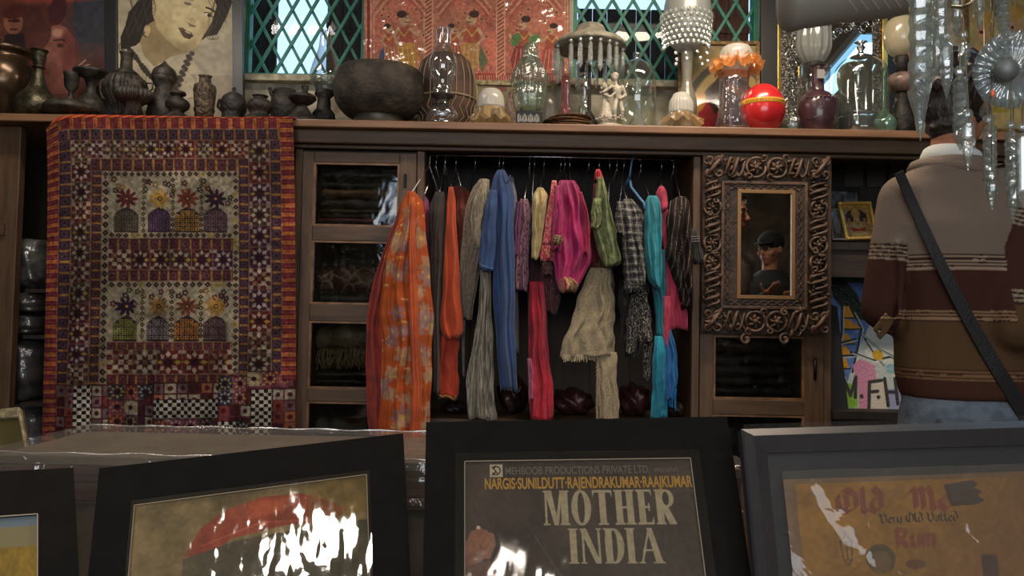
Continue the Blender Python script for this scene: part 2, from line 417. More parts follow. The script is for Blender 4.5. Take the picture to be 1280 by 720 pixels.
M_fac = mat('street_facade', (185, 205, 232), .8, c2=(228, 236, 245), sc=1.2, det=2, mix=(.4, .6))
t = T('street_building', 'pale building across the street seen through the left lattice window', 'building', (-1.5, 7, 0))
MB().box((-4.2, 7, 0), (3.8, 7.4, 2.95)).build('facade', M_fac, t)
for i, (x0, x1, z0, z1) in enumerate(((-2.3, -1.95, 2.1, 2.7), (-1.75, -1.45, 2.2, 2.6), (-1.3, -.9, 2.0, 2.55), (.6, 1.0, 2.3, 2.7), (1.4, 1.8, 2.3, 2.7))):
    MB().box((x0, 6.96, z0), (x1, 7.0, z1)).build('window', mat('facade_glass', (120, 150, 190), .2), t)
# ceiling lamps
M_emit, nt_, b_ = _new('lamp_panel'); b_.inputs['Emission Color'].default_value = (1, .86, .7, 1); b_.inputs['Emission Strength'].default_value = 5
M_emit2, nt_, b_ = _new('lamp_panel_cool'); b_.inputs['Emission Color'].default_value = (.25, .6, 1, 1); b_.inputs['Emission Strength'].default_value = 1.6
for i, (x, y, z, sx, sy, p, c) in enumerate(LAMPS):
    t = T('ceiling_lamp', ['long warm ceiling lamp near the lattice windows', 'added ceiling lamp brightening the portrait poster', 'ceiling lamp left of the camera above the counter', 'small ceiling lamp behind the camera to the right', 'smallest ceiling lamp straight behind the camera', 'narrow bluish skylight tube near the right wall'][i], 'lamp', (x, y, z))
    MB().box((x-sx/2-.02, y-sy/2-.02, z+.02), (x+sx/2+.02, y+sy/2+.02, ZT)).build('housing', mat('lamp_housing', (180, 176, 168), .5), t)
    MB().box((x-sx/2, y-sy/2, z-.0), (x+sx/2, y+sy/2, z+.02)).build('diffuser', M_emit if c[2] < 1 else M_emit2, t)
# ============================================================ long shelf, cabinets
M_wood = mat('cabinet_wood', (106, 80, 56), .5, c2=(74, 54, 38), sc=5, det=6, stretch=(9, 9, 1), mix=(.3, .7), bump=.15, bsc=40)
M_woodh = mat('cabinet_wood_cross', (102, 77, 54), .5, c2=(70, 52, 37), sc=5, det=6, stretch=(1, 9, 9), mix=(.3, .7), bump=.15, bsc=40)
M_edge = mat('shelf_edge_wood', (146, 108, 78), .4, c2=(108, 78, 56), sc=4, det=6, stretch=(1, 9, 9), mix=(.3, .7))
M_bead = mat('bead_wood', (140, 102, 68), .45, c2=(104, 74, 50), sc=6, stretch=(3, 3, 3))
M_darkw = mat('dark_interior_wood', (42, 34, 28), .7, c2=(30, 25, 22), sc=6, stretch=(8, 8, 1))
M_cabg = glass('cabinet_glass', (225, 225, 220), .05, .04, 0, .25, 3, edge=.15)
t = T('display_shelf', 'long wooden shelf board running above the cabinets and the hanging clothes', 'shelf', (0, 3.35, ZS-.03))
MB().box((-2.3, YS, ZS-.03), (X(1300, YS, 160), YW-.002, ZS)).build('board', M_edge, t, bevel=.004)
MB().box((X(362), YS+.035, ZS-.085), (X(1300, YS, 160), YS+.065, ZS-.03)).build('moulding', M_woodh, t, bevel=.006)
MB().box((X(362), YS+.065, ZS-.10), (X(1300, YS, 160), YS+.085, ZS-.085)).build('moulding', M_woodh, t, bevel=.004)
MB().box((X(372), YS+.09, ZS-.10), (X(1290, YS, 160), YS+.11, ZS-.03)).build('fascia', M_darkw, t)
def cabinet(label, pl, pr, ol, orr, holes, ztop):
    """pl, pr outer edges; ol, orr opening edges (px); holes list of (top, bottom) px"""
    xl, xr, a, c = X(pl), X(pr), X(ol), X(orr); xm = (xl+xr)/2; pxm = (pl+pr)/2
    t = T('display_cabinet', label, 'cabinet', (xm, 3.4, 0))
    body = MB().box((xl, YC, 0), (xl+.018, YW-.01, ztop)).build('side_panel', M_wood, t)
    MB().box((xr-.018, YC, 0), (xr, YW-.01, ztop)).build('side_panel', M_wood, t)
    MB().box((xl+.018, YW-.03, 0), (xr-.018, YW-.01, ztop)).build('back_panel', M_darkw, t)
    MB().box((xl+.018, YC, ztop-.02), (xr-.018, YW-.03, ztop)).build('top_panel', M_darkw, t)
    MB().box((xl, YC-.02, 0), (xl+.03, YC, ztop)).build('face_frame', M_wood, t, bevel=.003)
    MB().box((xr-.03, YC-.02, 0), (xr, YC, ztop)).build('face_frame', M_wood, t, bevel=.003)
    d = MB().box((xl+.032, YC-.026, .02), (a, YC-.002, ztop-.01)).build('door', M_wood, t, bevel=.003)
    MB().box((c, YC-.026, .02), (xr-.032, YC-.002, ztop-.01)).build('door_stile', M_wood, d, bevel=.003)
    zs = [(Z(p, pxm), Z(q, pxm)) for p, q in holes]
    prev = ztop-.01
    for zt, zb in zs:
        MB().box((a, YC-.025, zt), (c, YC-.003, prev)).build('door_rail', M_woodh, d, bevel=.003); prev = zb
        bd = MB(); w = .008
        for p, q in (((a, zt-w), (c, zt)), ((a, zb), (c, zb+w)), ((a, zb+w), (a+w, zt-w)), ((c-w, zb+w), (c, zt-w))):
            bd.box((p[0], YC-.023, p[1]), (q[0], YC-.012, q[1]))
        bd.build('bead', M_bead, d)
        MB().box((a, YC-.011, zb), (c, YC-.009, zt)).build('pane', M_cabg, d)
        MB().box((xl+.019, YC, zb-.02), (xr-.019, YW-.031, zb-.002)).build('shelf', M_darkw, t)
    MB().box((a, YC-.025, .02), (c, YC-.003, prev)).build('door_rail', M_woodh, d, bevel=.003)
    return t, zs, a, c
CL, CLz, CLa, CLc = cabinet('wooden cabinet with glazed door full of folded cloth beside the quilt', 366, 528, 390, 497, [(205, 284), (302, 381), (402, 486), (502, 585)], ZS-.102)
CR, CRz, CRa, CRc = cabinet('wooden cabinet with glazed door behind the carved mirror', 864, 1037, 891, 1003, [(218, 300), (318, 402), (420, 499), (518, 600)], ZS-.102)
# keyholes and handles
MB().box((X(503), YC-.032, Z(236, 505)), (X(506.5), YC-.026, Z(219, 505))).build('keyhole_plate', mat('black_iron', (22, 20, 19), .5, .6), CL)
MB().tube([at(1019, y, YC-.026-dd) for y, dd in ((449, 0), (452, .02), (462, .028), (471, .02), (474, 0))], .006).build('door_handle', mat('black_iron', (22, 20, 19)), CR, smooth=True)
# wardrobe alcove between the cabinets
ZA = Z(526, 700)
t = T('wardrobe_alcove', 'dark open alcove between the two cabinets where clothes hang', 'wardrobe', (X(697), 3.4, 0))
xa, xb = X(528)+.001, X(864)-.001
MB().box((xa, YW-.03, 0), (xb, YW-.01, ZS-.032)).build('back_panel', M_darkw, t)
MB().box((xa, YC+.0, ZA-.02), (xb, YW-.031, ZA)).build('alcove_shelf', M_woodh, t)
MB().box((xa, YC+.0, .02), (xb, YC+.02, ZA-.02)).build('lower_panel', M_woodh, t)
for i in range(1, 6): MB().box((xa+(xb-xa)*i/6-.003, YW-.036, ZA), (xa+(xb-xa)*i/6+.003, YW-.0301, ZS-.04)).build('panel_joint', M_darkw, t)
# clothes rail
YR = 3.26
ra, rb = at(524, 192.5, YR), at(853, 200, YR); rz = (ra[2]+rb[2])/2
M_chrome = mat('chrome', (205, 205, 208), .22, 1)
t = T('clothes_rail', 'thin chrome rail carrying the hangers in the alcove', 'rail', (0.2, YR, rz))
MB().tube([(xa+.001, YR, rz), (X(853, YR), YR, rz)], .0055).build('rod', M_chrome, t, smooth=True)
for px in (534, 846):
    MB().box((X(px, YR)-.004, YR-.004, rz+.006), (X(px, YR)+.004, YR+.004, ZS-.031)).build('bracket', mat('black_iron', (22, 20, 19)), t)
# far left shelving
t = T('side_shelving', 'dark wooden shelving at the far left with wrapped bundles', 'shelving', (X(10), 3.4, 0))
MB().box((-2.3, YC-.02, 0), (X(22), YC+.02, ZS-.032)).build('post', M_wood, t, bevel=.004)
MB().box((-2.3, YW-.04, 0), (X(362), YW-.02, ZS-.032)).build('back_panel', M_darkw, t)
MB().box((-2.3, YC-.03, Z(295, 10)), (X(8), YC-.02, Z(280, 10))).build('rail', M_woodh, t)
for py in (362, 418, 500, 585):
    MB().box((X(22)+.001, YC+.05, Z(py, 40, 3.36)-.015), (X(362), YW-.041, Z(py, 40, 3.36))).build('shelf', M_darkw, t)
M_bag = [mat('bundle_cloth_%d' % i, c, .6, c2=c2, sc=14, bump=.6, bsc=25) for i, (c, c2) in enumerate([((150, 146, 130), (70, 66, 58)), ((104, 84, 62), (60, 48, 36)), ((90, 84, 80), (48, 44, 42)), ((70, 60, 54), (34, 28, 26)), ((76, 70, 74), (36, 32, 36))])]
M_filmb = glass('wrap_film', (220, 220, 220), .08, .12, .05, .8, 18, edge=.3)
def bundle(px, py0, py1, hw, Y, m, label, seed, film_=True):
    zb = Z(py1, px, Y); zt = Z(py0, px, Y); c = at(px, (py0+py1)/2, Y); r = np.random.RandomState(seed)
    root = T('wrapped_bundle', label, 'bundle', (c[0], Y, zb))
    for q, (nm, mm) in enumerate((('cloth', m), ('plastic_wrap', M_filmb))):
        if q and not film_: break
        mb = MB().ell((0, 0, 0), (1, 1, 1), 40, 24); V = mb.v[0]
        n = V.copy(); s = np.sign(V)*np.abs(V)**.7
        f = 1+.05*np.sin(9*V[:, 2:3]*(1+.3*V[:, :1])+seed)+.04*np.sin(7*V[:, :1]+5*V[:, 2:3]+seed*2)+.03*r.randn(len(V), 1)*q*.3
        g = 1+.04*q
        mb.v[0] = s*f*np.array([hw*Y/F*g, .10*g, (zt-zb)/2*(1+.02*q)])+np.array([c[0], Y, (zb+zt)/2])
        mb.v[0][:, 2] = np.maximum(mb.v[0][:, 2], zb+.0005)
        mb.build(nm, mm, root, smooth=True)
for i, (px, a, c, hw, l) in enumerate([(46, 300, 362, 16, 'pale mottled bundle in plastic left of the quilt, topmost'), (42, 366, 392, 22, 'flat brown folded bundle left of the quilt, second from the top'), (42, 393, 418, 18, 'grey plastic bundle left of the quilt above the dark one'), (36, 422, 500, 22, 'large crumpled plastic bag of dark cloth left of the quilt'), (34, 502, 585, 30, 'dark bundle at the foot of the shelving left of the quilt')]):
    bundle(px, a, c, hw, 3.36, M_bag[i], l, i)
# open shelf unit at the right
t = T('open_shelf_unit', 'dark open shelf unit behind the standing man holding small framed pictures', 'shelving', (X(1120), 3.4, 0))
x0, x1 = X(1038)+.002, X(1320)
MB().box((x0, YW-.03, 0), (x1, YW-.01, ZS-.032)).build('back_panel', M_darkw, t)
MB().box((x1, YC, 0), (x1+.03, YW-.01, ZS-.032)).build('side_panel', M_wood, t)
ZR1, ZR2 = Z(303, 1070), Z(514, 1090)
MB().box((x0, YC, ZR1-.03), (x1, YW-.031, ZR1)).build('shelf', M_darkw, t)
MB().box((x0, YC+.01, ZR1-.14), (x1, YC+.03, ZR1-.03)).build('drawer_front', mat('drawer_wood', (58, 46, 38), .6, c2=(40, 32, 27), sc=8, stretch=(1, 9, 9)), t)
MB().box((x0, YC-.03, ZR2-.03), (x1, YW-.031, ZR2)).build('shelf', M_darkw, t)
MB().box((x0, YC, 0), (x1, YC+.02, ZR2-.031)).build('lower_panel', M_darkw, t)
M_tile = mat('dim_panel', (64, 60, 54), .5, c2=(52, 48, 44), sc=6)
for i in range(5):
    a = X(1056+i*28, YW-.04, 215); MB().box((a, YW-.038, Z(236, 1100, YW)), (a+.085, YW-.0301, Z(192, 1100, YW))).build('back_tile', M_tile, t, bevel=.002)
# folded cloths in the cabinets
def folded(name, label, xl, xr, zb, zt, Yf, m, seed, group, depth=.22, film_=None):
    r = np.random.RandomState(seed); nx, nk = 36, 14; rings = []
    h = (zt-zb)/2; zc = (zt+zb)/2
    for i in range(nx+1):
        u = i/nx; x = xl+(xr-xl)*u; row = []
        e = min(1, (min(u, 1-u)*12)**.5+.35)
        for j in range(nk):
            a = 2*PI*j/nk; cy = math.cos(a); cz = math.sin(a)
            y = depth/2*np.sign(cy)*abs(cy)**.35; z = h*e*np.sign(cz)*abs(cz)**.6
            w = .22*h*math.sin(u*9+seed*2.1+j*.4)+.13*h*math.sin(u*23+seed+j)
            row.append((x, Yf+depth/2+y-.25*abs(w), zc+z*.9+w*.55))
        rings.append(row)
    R = np.array(rings); R[..., 2] = np.clip(R[..., 2], zb+.0004, zt-.0004)
    return MB().rings(R).build(name, m, None, smooth=True, label=label, cat='cloth', group=group)
def cm(n, c, c2, **k): return mat(n, c, k.pop('rough', .4), c2=c2, bump=k.pop('bump', .5), bsc=k.pop('bsc', 45), **k)
lay = [('dark teal', (32, 46, 48), (22, 30, 34), 16), ('teal grey', (40, 54, 58), (26, 34, 38), 10), ('gold and brown printed', (132, 100, 58), (90, 62, 44), 13), ('dark wrinkled', (58, 46, 44), (34, 28, 28), 15), ('olive green edged', (90, 86, 50), (52, 44, 34), 6), ('brown', (66, 44, 40), (44, 30, 28), 6), ('rose pink', (134, 46, 66), (90, 36, 48), 6), ('wine red', (96, 26, 40), (62, 18, 30), 5)]
def stack(a, c, zt, zb, lay, tag, where, Yf=YC+.03, group=None):
    tot = sum(l[3] for l in lay); z = zt; H = (zt-zb)*.97
    for i, l in enumerate(lay[::1]):
        h = H*l[3]/tot
        pos = ['topmost', 'second', 'third', 'fourth', 'fifth', 'sixth', 'seventh', 'eighth']
        p = 'lowest' if i == len(lay)-1 else pos[i]
        folded('folded_cloth', '%s cloth %s, %s in its pile' % (l[0], where, p), a+.012+.004*(i % 3), c-.012-.005*(i % 2), z-h, z, Yf+.01*(i % 2), cm('%s_cloth_%d' % (tag, i), l[1], l[2], sc=18, pat=l[4] if len(l) > 4 else 'noise', mix=(.35, .6)), i+len(tag), group)
        z -= h
stack(CLa, CLc, CLz[0][0]-.012, CLz[0][1], lay, 'topleft', 'in the left cabinet\'s top opening', group='cloths in the left cabinet')
stack(CLa, CLc, CLz[1][0]-.09, CLz[1][1], [('maroon scroll embroidered', (84, 28, 30), (150, 122, 104), 38, 'edge'), ('black lace', (40, 34, 32), (26, 22, 22), 12)], 'midleft', 'in the left cabinet\'s second opening', group='cloths in the left cabinet')
MC['midleft_cloth_0'].node_tree.nodes['Color Ramp'].color_ramp.elements[0].position = .03
_r = MC['midleft_cloth_0'].node_tree.nodes['Color Ramp'].color_ramp; _r.elements[1].position = .09; _r.elements[0].color = (*lin((150, 120, 104)), 1); _r.elements[1].color = (*lin((74, 24, 28)), 1)
stack(CLa, CLc, CLz[2][0]-.012, CLz[2][1], [('beige shawl', (112, 98, 78), (80, 68, 54), 34), ('grey brown', (78, 70, 60), (52, 46, 40), 22), ('dark', (44, 42, 42), (30, 28, 30), 9), ('black', (34, 33, 36), (24, 22, 24), 9)], 'lowleft', 'in the left cabinet\'s third opening', group='cloths in the left cabinet')
fr = MB(); r = random.Random(4)
for i in range(60):
    x = CLa+.03+(CLc-CLa-.12)*i/60; z0 = Z(437, 430)+r.uniform(-.004, .006)
    fr.tube([(x, YC+.026, z0), (x+r.uniform(-.01, .01), YC+.016, z0-.03), (x+r.uniform(-.025, .02), YC+.012, z0-.05-r.uniform(0, .035))], .0016, 4)
fr.build('shawl_fringe', mat('fringe_wool', (128, 112, 88), .9), None, label='beige knotted fringe hanging over the pile in the left cabinet', cat='fringe', kind='stuff')
stack(CLa, CLc, CLz[3][0]-.05, CLz[3][1], [('dark green', (36, 40, 36), (24, 26, 24), 20)], 'footleft', 'in the left cabinet\'s lowest opening', group='cloths in the left cabinet')
for hi, tg in ((0, 'rt'), (1, 'rm')):
    stack(CRa, CRc, CRz[hi][0]-.02, CRz[hi][1], [('dark wrapped', (52, 46, 42), (32, 28, 26), 20), ('brown wrapped', (56, 48, 42), (32, 28, 26), 20)], tg, 'in the right cabinet\'s %s opening' % ('top' if hi == 0 else 'second'), group='cloths in the right cabinet')
stack(CRa, CRc, CRz[2][0]-.012, CRz[2][1], [('grey black plastic wrapped', (64, 60, 56), (34, 31, 30), 18), ('charcoal wrapped', (58, 54, 50), (32, 30, 28), 14), ('olive black wrapped', (66, 62, 54), (36, 34, 30), 13), ('dark grey wrapped', (60, 58, 56), (34, 32, 31), 12), ('crinkled black wrapped', (56, 54, 52), (26, 25, 25), 12)], 'rl', 'below the carved mirror', group='cloths in the right cabinet')
stack(CRa, CRc, CRz[3][0]-.03, CRz[3][1], [('dark brown', (52, 46, 40), (32, 28, 26), 20)], 'rf', 'in the right cabinet\'s lowest opening', group='cloths in the right cabinet')
for a, c, (zt, zb), lb in ((CLa, CLc, CLz[0], 'top opening of the left cabinet'), (CLa, CLc, CLz[1], 'second opening of the left cabinet'), (CRa, CRc, CRz[2], 'opening below the carved mirror')):
    f = quad((a+.01, YC+.02, zt-.012), (c-.01, YC+.02, zt-.012), (c-.01, YC+.02, zb+.004), (a+.01, YC+.02, zb+.004))
    film('plastic_wrap', f, 0, 0, 1, 1, 0, glass('crinkled_wrap', (240, 240, 240), .02, .14, .0, .9, 26, edge=.12), None, amp=.02, n=46, seed=int(zt*100), label='crinkled clear plastic over the cloth pile in the '+lb, cat='plastic')
# ============================================================ the embroidered quilt
Q = Cv(62, 150, 370, 556, 1.45, (84, 34, 36))
QX, QY = Q.X, Q.Y; rs = np.random.RandomState(5)
cream, maroon, purple, gold, red, orange, yel, white = (158, 140, 112), (82, 32, 36), (58, 40, 56), (156, 108, 46), (126, 42, 50), (196, 112, 46), (164, 142, 50), (178, 164, 142)
def cells(x0, y0, x1, y1, vert, step=13.0, base=purple, al=1, seedc=0):
    Q.rect(x0, y0, x1, y1, (92, 44, 48)); L = (y1-y0) if vert else (x1-x0); n = max(1, round(L/step)); st = L/n
    for i in range(n):
        a = (y0 if vert else x0)+i*st
        if vert: q = (x0+1.2, a+1, x1-1.2, a+st-3.4); g = (x0+2, a+st-2.6, x1-1, a+st-.2)
        else: q = (a+1, y0+1.2, a+st-3.4, y1-1.2); g = (a+st-2.6, y0+2, a+st-.2, y1-1)
        k = (i+seedc) % 2
        Q.rect(*q, base if k == 0 else tuple(v*.8+12 for v in base), al)
        cx, cy = (q[0]+q[2])/2, (q[1]+q[3])/2; r_ = min(q[2]-q[0], q[3]-q[1])/2
        for w in range(4):
            t_ = w*PI/4+.2; Q.line([(cx-r_*math.cos(t_), cy-r_*math.sin(t_)), (cx+r_*math.cos(t_), cy+r_*math.sin(t_))], .7, (150, 92, 104), .6)
        Q.ell(cx, cy, r_*.35, r_*.35, (44, 22, 40)); Q.rect(*g, gold)
    for e in ((x0, y0, x0+.8, y1), (x1-.8, y0, x1, y1)) if vert else ((x0, y0, x1, y0+.8), (x0, y1-.8, x1, y1)): Q.rect(*e, (168, 130, 96), .7)
def diam(x0, y0, x1, y1):
    Q.rect(x0, y0, x1, y1, cream); vert = (y1-y0) > (x1-x0); w = (x1-x0) if vert else (y1-y0)
    L = (y1-y0) if vert else (x1-x0); n = max(1, round(L/(w*1.15))); st = L/n
    for i in range(n):
        cx, cy = ((x0+x1)/2, y0+(i+.5)*st) if vert else (x0+(i+.5)*st, (y0+y1)/2)
        c = yel if rs.rand() < .12 else (46, 32, 34)
        Q.poly([(cx-w*.48, cy), (cx, cy-w*.48), (cx+w*.48, cy), (cx, cy+w*.48)], c)
        Q.ell(cx, cy, w*.13, w*.13, (120, 96, 76))
def star(cx, cy, r, c1=maroon, c2=white):
    Q.rect(cx-r, cy-r, cx+r, cy+r, c1)
    Q.ell(cx, cy, r*.34, r*.34, (52, 20, 30)); acc = yel if rs.rand() < .5 else c2
    for k in range(8):
        a = k*PI/4; ca, sa = math.cos(a), math.sin(a); p = lambda u, v: (cx+r*(u*ca-v*sa), cy+r*(u*sa+v*ca))
        Q.poly([p(.42, 0), p(.62, -.2), p(.95, 0), p(.62, .2)], acc if k % 4 == 0 else c2, .85)
    for sx in (-1, 1):
        for sy in (-1, 1): Q.rect(cx+sx*r*.98-(r*.3 if sx > 0 else 0), cy+sy*r*.98-(r*.3 if sy > 0 else 0), cx+sx*r*.98+(r*.3 if sx < 0 else 0), cy+sy*r*.98+(r*.3 if sy < 0 else 0), c2 if rs.rand() < .5 else (120, 60, 44), .7)
    Q.line([(cx-r, cy-r), (cx+r, cy-r), (cx+r, cy+r), (cx-r, cy+r)], .6, (160, 130, 100), .6, True)
def stars(x0, y0, x1, y1, mixp=.35):
    vert = (y1-y0) > (x1-x0); w = (x1-x0) if vert else (y1-y0); L = (y1-y0) if vert else (x1-x0); n = max(1, round(L/w)); st = L/n
    for i in range(n):
        cx, cy = ((x0+x1)/2, y0+(i+.5)*st) if vert else (x0+(i+.5)*st, (y0+y1)/2)
        star(cx, cy, st/2, [maroon, (98, 34, 30), (70, 32, 56), (74, 48, 40)][rs.randint(4)])
        if rs.rand() < mixp:
            g = st/5
            for u in range(5):
                for v in range(5):
                    if (u+v) % 2 == 0: Q.rect(cx-st/2+u*g, cy-st/2+v*g, cx-st/2+(u+1)*g, cy-st/2+(v+1)*g, (180, 160, 130) if rs.rand() < .6 else (120, 74, 54), .75)
stars(92, 178, 118, 480); cells(118, 199, 131, 480, True, 11.5, (60, 36, 38))
stars(92, 177, 313, 199, .6); stars(313, 177, 340, 468)
cells(118, 199, 313, 215, False, 13, (82, 40, 44)); cells(300, 199, 313, 466, True, 11.5)
cells(77, 163, 92, 481, True, 14); cells(340, 163, 353, 466, True, 13.5); cells(77, 163, 353, 177, False, 14)
diam(131, 215, 140, 480); diam(293, 215, 300, 466); diam(131, 215, 300, 222)
def panel(y0, y1, fy, hy0, hy1, hc, fc):
    Q.rect(140, y0, 293, y1, (160, 146, 118)); r = random.Random(y0)
    for i in range(26):
        x, y = r.uniform(143, 290), r.uniform(y0+2, fy+6)
        c = r.choice([(58, 36, 48), (96, 34, 34), (124, 92, 42), (60, 62, 44)])
        for k in range(5): Q.ell(x+2.6*math.cos(k*1.256), y+2.6*math.sin(k*1.256), 1.5, 1.5, c)
    for i, x in enumerate((161, 202, 237, 271)):
        w = 14.5; top = hy0-6
        Q.poly([(x-w, hy1), (x-w, hy0+4), (x-w*.55, hy0-2), (x, top), (x+w*.55, hy0-2), (x+w, hy0+4), (x+w, hy1)], (66, 44, 44))
        c = hc[i]; 
        for u in range(5):
            for v in range(6):
                cx, cy = x-w+2.9+u*5.8, hy0+1+v*5.2
                if cy < hy1-1.5 and (v > 0 or 0 < u < 4): Q.rect(cx-2.3, cy-2, cx+2.3, cy+2, c); Q.ell(cx, cy, 1.1, 1.1, (62, 34, 40))
        for k in range(9):
            a = k*2*PI/9; Q.ell(x+8*math.cos(a), fy+7.4*math.sin(a), 5.4, 2.2, fc[i], math.degrees(a))
        Q.ell(x, fy, 3, 3, (70, 40, 30)); Q.ell(x, fy, 1.4, 1.4, (200, 150, 70))
    for x in (182, 219.5, 254):
        for y in np.arange(y0+4, hy1, 7): Q.poly([(x-3, y), (x, y-3.2), (x+3, y), (x, y+3.2)], (54, 38, 40)); Q.ell(x, y, .9, .9, (180, 150, 60))
panel(222, 291, 249, 265, 291, [(84, 86, 62), (92, 66, 104), (186, 134, 50), (112, 82, 96)], [(96, 34, 38), (178, 132, 46), (128, 52, 36), (52, 30, 50)])
diam(140, 291, 293, 298); cells(140, 298, 293, 313, False, 13, (84, 36, 46)); stars(140, 313, 293, 337); cells(140, 337, 293, 352, False, 12.5, (84, 36, 46)); diam(140, 352, 293, 360)
panel(360, 427, 383, 400, 427, [(132, 136, 58), (124, 116, 120), (190, 118, 42), (110, 84, 84)], [(50, 30, 52), (156, 108, 52), (122, 62, 40), (172, 124, 46)])
cells(140, 427, 293, 438, False, 12, (90, 36, 48)); stars(140, 438, 293, 467, .5); cells(140, 467, 313, 481, False, 12, (96, 34, 40))
# patchwork foot
r = random.Random(11)
def blk(x0, y0, x1, y1, kind):
    g = r.choice([(124, 52, 50), (96, 34, 36), (70, 30, 40), (140, 84, 60), (110, 44, 62)])
    Q.rect(x0, y0, x1, y1, g)
    if kind == 'chk':
        n = 4.6
        m = ((np.floor((QX-x0)/n)+np.floor((QY-y0)/n)) % 2 == 0) & (QX >= x0) & (QX < x1) & (QY >= y0) & (QY < y1); Q.rect(x0, y0, x1, y1, (30, 24, 26)); Q.put(m, (186, 176, 158))
    elif kind == 'pie':
        for cx in np.arange(x0+9, x1, 18):
            for cy in np.arange(y0+9, y1, 18):
                star(cx, cy, 9, r.choice([(44, 48, 68), (120, 44, 50), (150, 132, 110), (130, 56, 84)]), r.choice([(176, 150, 70), (170, 160, 140), (180, 110, 60)]))
    elif kind == 'quad':
        for cx in np.arange(x0, x1, 14):
            for cy in np.arange(y0, y1, 14): Q.rect(cx+1, cy+1, min(x1, cx+13), min(y1, cy+13), r.choice([(168, 158, 136), (130, 56, 46), (172, 100, 66), (74, 30, 36), (120, 90, 96)])); Q.ell(cx+7, cy+7, 3, 3, (90, 30, 34))
    Q.line([(x0, y0), (x1, y0), (x1, y1), (x0, y1)], 1, (54, 24, 26), .9, True)
for x0, y0, x1, y1, kd in [(77, 481, 102, 520, 'quad'), (77, 520, 102, 556, 'quad'), (102, 481, 122, 556, 'chk'), (122, 481, 142, 556, 'quad'), (142, 481, 196, 500, 'pie'), (142, 500, 186, 556, 'pie'), (186, 492, 198, 556, 'quad'), (198, 478, 276, 499, 'quad'), (198, 499, 276, 523, 'chk'), (198, 523, 276, 545, 'pie'), (198, 545, 320, 556, 'quad'), (276, 470, 312, 506, 'pie'), (276, 506, 318, 526, 'quad'), (276, 526, 300, 545, 'chk'), (300, 526, 320, 545, 'pie'), (312, 464, 362, 486, 'pie'), (318, 486, 342, 556, 'chk'), (342, 486, 370, 556, 'quad')]: blk(x0, y0, x1, y1, kd)
# striped border
for vert in (0, 1):
    for (a, c) in (((62, 77), (353, 370)) if vert else ((150, 163),)):
        y1 = 556 if a < 100 else 474
        if vert: mk = (QX >= a) & (QX < c) & (QY < y1); s_ = QY; tt = QX
        else: mk = (QY >= a) & (QY < c) & (QX > 75) & (QX < 356); s_ = QX; tt = QY
        Q.put(mk, red if not vert else (124, 38, 48)); p = np.mod(s_, 11.6 if vert else 15.2)
        Q.put(mk & (p < (4.4 if vert else 5)), orange); Q.put(mk & (np.abs(p-2.0) < .5), (180, 64, 40)); Q.put(mk & (np.abs(p-8.2) < .45), (170, 70, 52), .6)
        Q.put(mk & (np.abs(np.mod(tt, 5.2)-2.6) < .35), (120, 40, 40), .5)
_l = Q.a.mean(2, keepdims=True); Q.a = (Q.a*.82+_l*.18)*.86; Q.noise(.22, 3, 1); Q.noise(.16, 22, 2); Q.noise(.15, 60, 7)
YQ = YS-.012
def quiltpos(Xp, Yp, off=0):
    v = (Yp-150)/405; xl = 63-9*v; xr = 369+1.5*np.sin(v*3)
    px = xl+(Xp-62)/308*(xr-xl); py = Yp-0.012*(370-Xp)*0
    py = py + np.clip((95-Xp)/33, 0, 1)**2*13*(1-v)**4   # rounded upper left corner
    P = atv(px, py, YQ)
    P[..., 1] = YQ-.012-.010*np.sin(px*.06+v*2)*(.2+v)-.006*np.sin(px*.17+v*5)*(.3+v)-.02*np.exp(-v*9)-off
    return P
root = T('embroidered_quilt', 'large patchwork quilt with embroidered houses and red orange striped border hanging from the shelf', 'quilt', quiltpos(np.array(215.), np.array(556.)))
vm = vmat('quilt_cloth', .85, .35, 120, .15)
inner = lambda Xp, Yp: (Xp >= 77) & (Xp < 353) & (Yp >= 163) & (Yp < 481)
foot = lambda Xp, Yp: (Xp >= 77) & (Yp >= 481)
for nm, fn in (('embroidered_field', inner), ('patchwork_foot', foot), ('striped_border', lambda a, c: ~inner(a, c) & ~foot(a, c))):
    mb, c = Q.mesh(quiltpos, fn); o = mb.build(nm, vm, root, smooth=True, cols=c)
# turned top edge lying on the shelf
mb = MB(); P0 = [quiltpos(np.array(float(x)), np.array(150.)) for x in np.linspace(66, 370, 60)]
rings = [[p+(0, 0, 0), p+(0, .0, .004), (p[0], YS+.02, ZS+.006), (p[0], YS+.10, ZS+.004), (p[0], YS+.10, ZS+.001), (p[0], YS+.02, ZS+.001)] for p in P0]
cols = np.repeat(np.array([lin(orange) if (i % 3 == 0) else lin((150, 36, 42)) for i in range(60)]), 6, axis=0)
mb.rings(rings).build('turned_hem', vm, root, smooth=True, cols=cols)
sq = MB()
for i in range(26):
    p = quiltpos(np.array(random.Random(i).uniform(80, 150)), np.array(random.Random(i+99).uniform(165, 470)), .002)
    sq.add([p+np.array(d)*.0035 for d in ((-1, 0, 0), (0, -.1, -1), (1, 0, 0), (0, 0, 1))], [(0, 1, 2, 3)])
sq.build('mirror_sequins', mat('sequin', (240, 240, 235), .1, 1), root, kind='stuff')
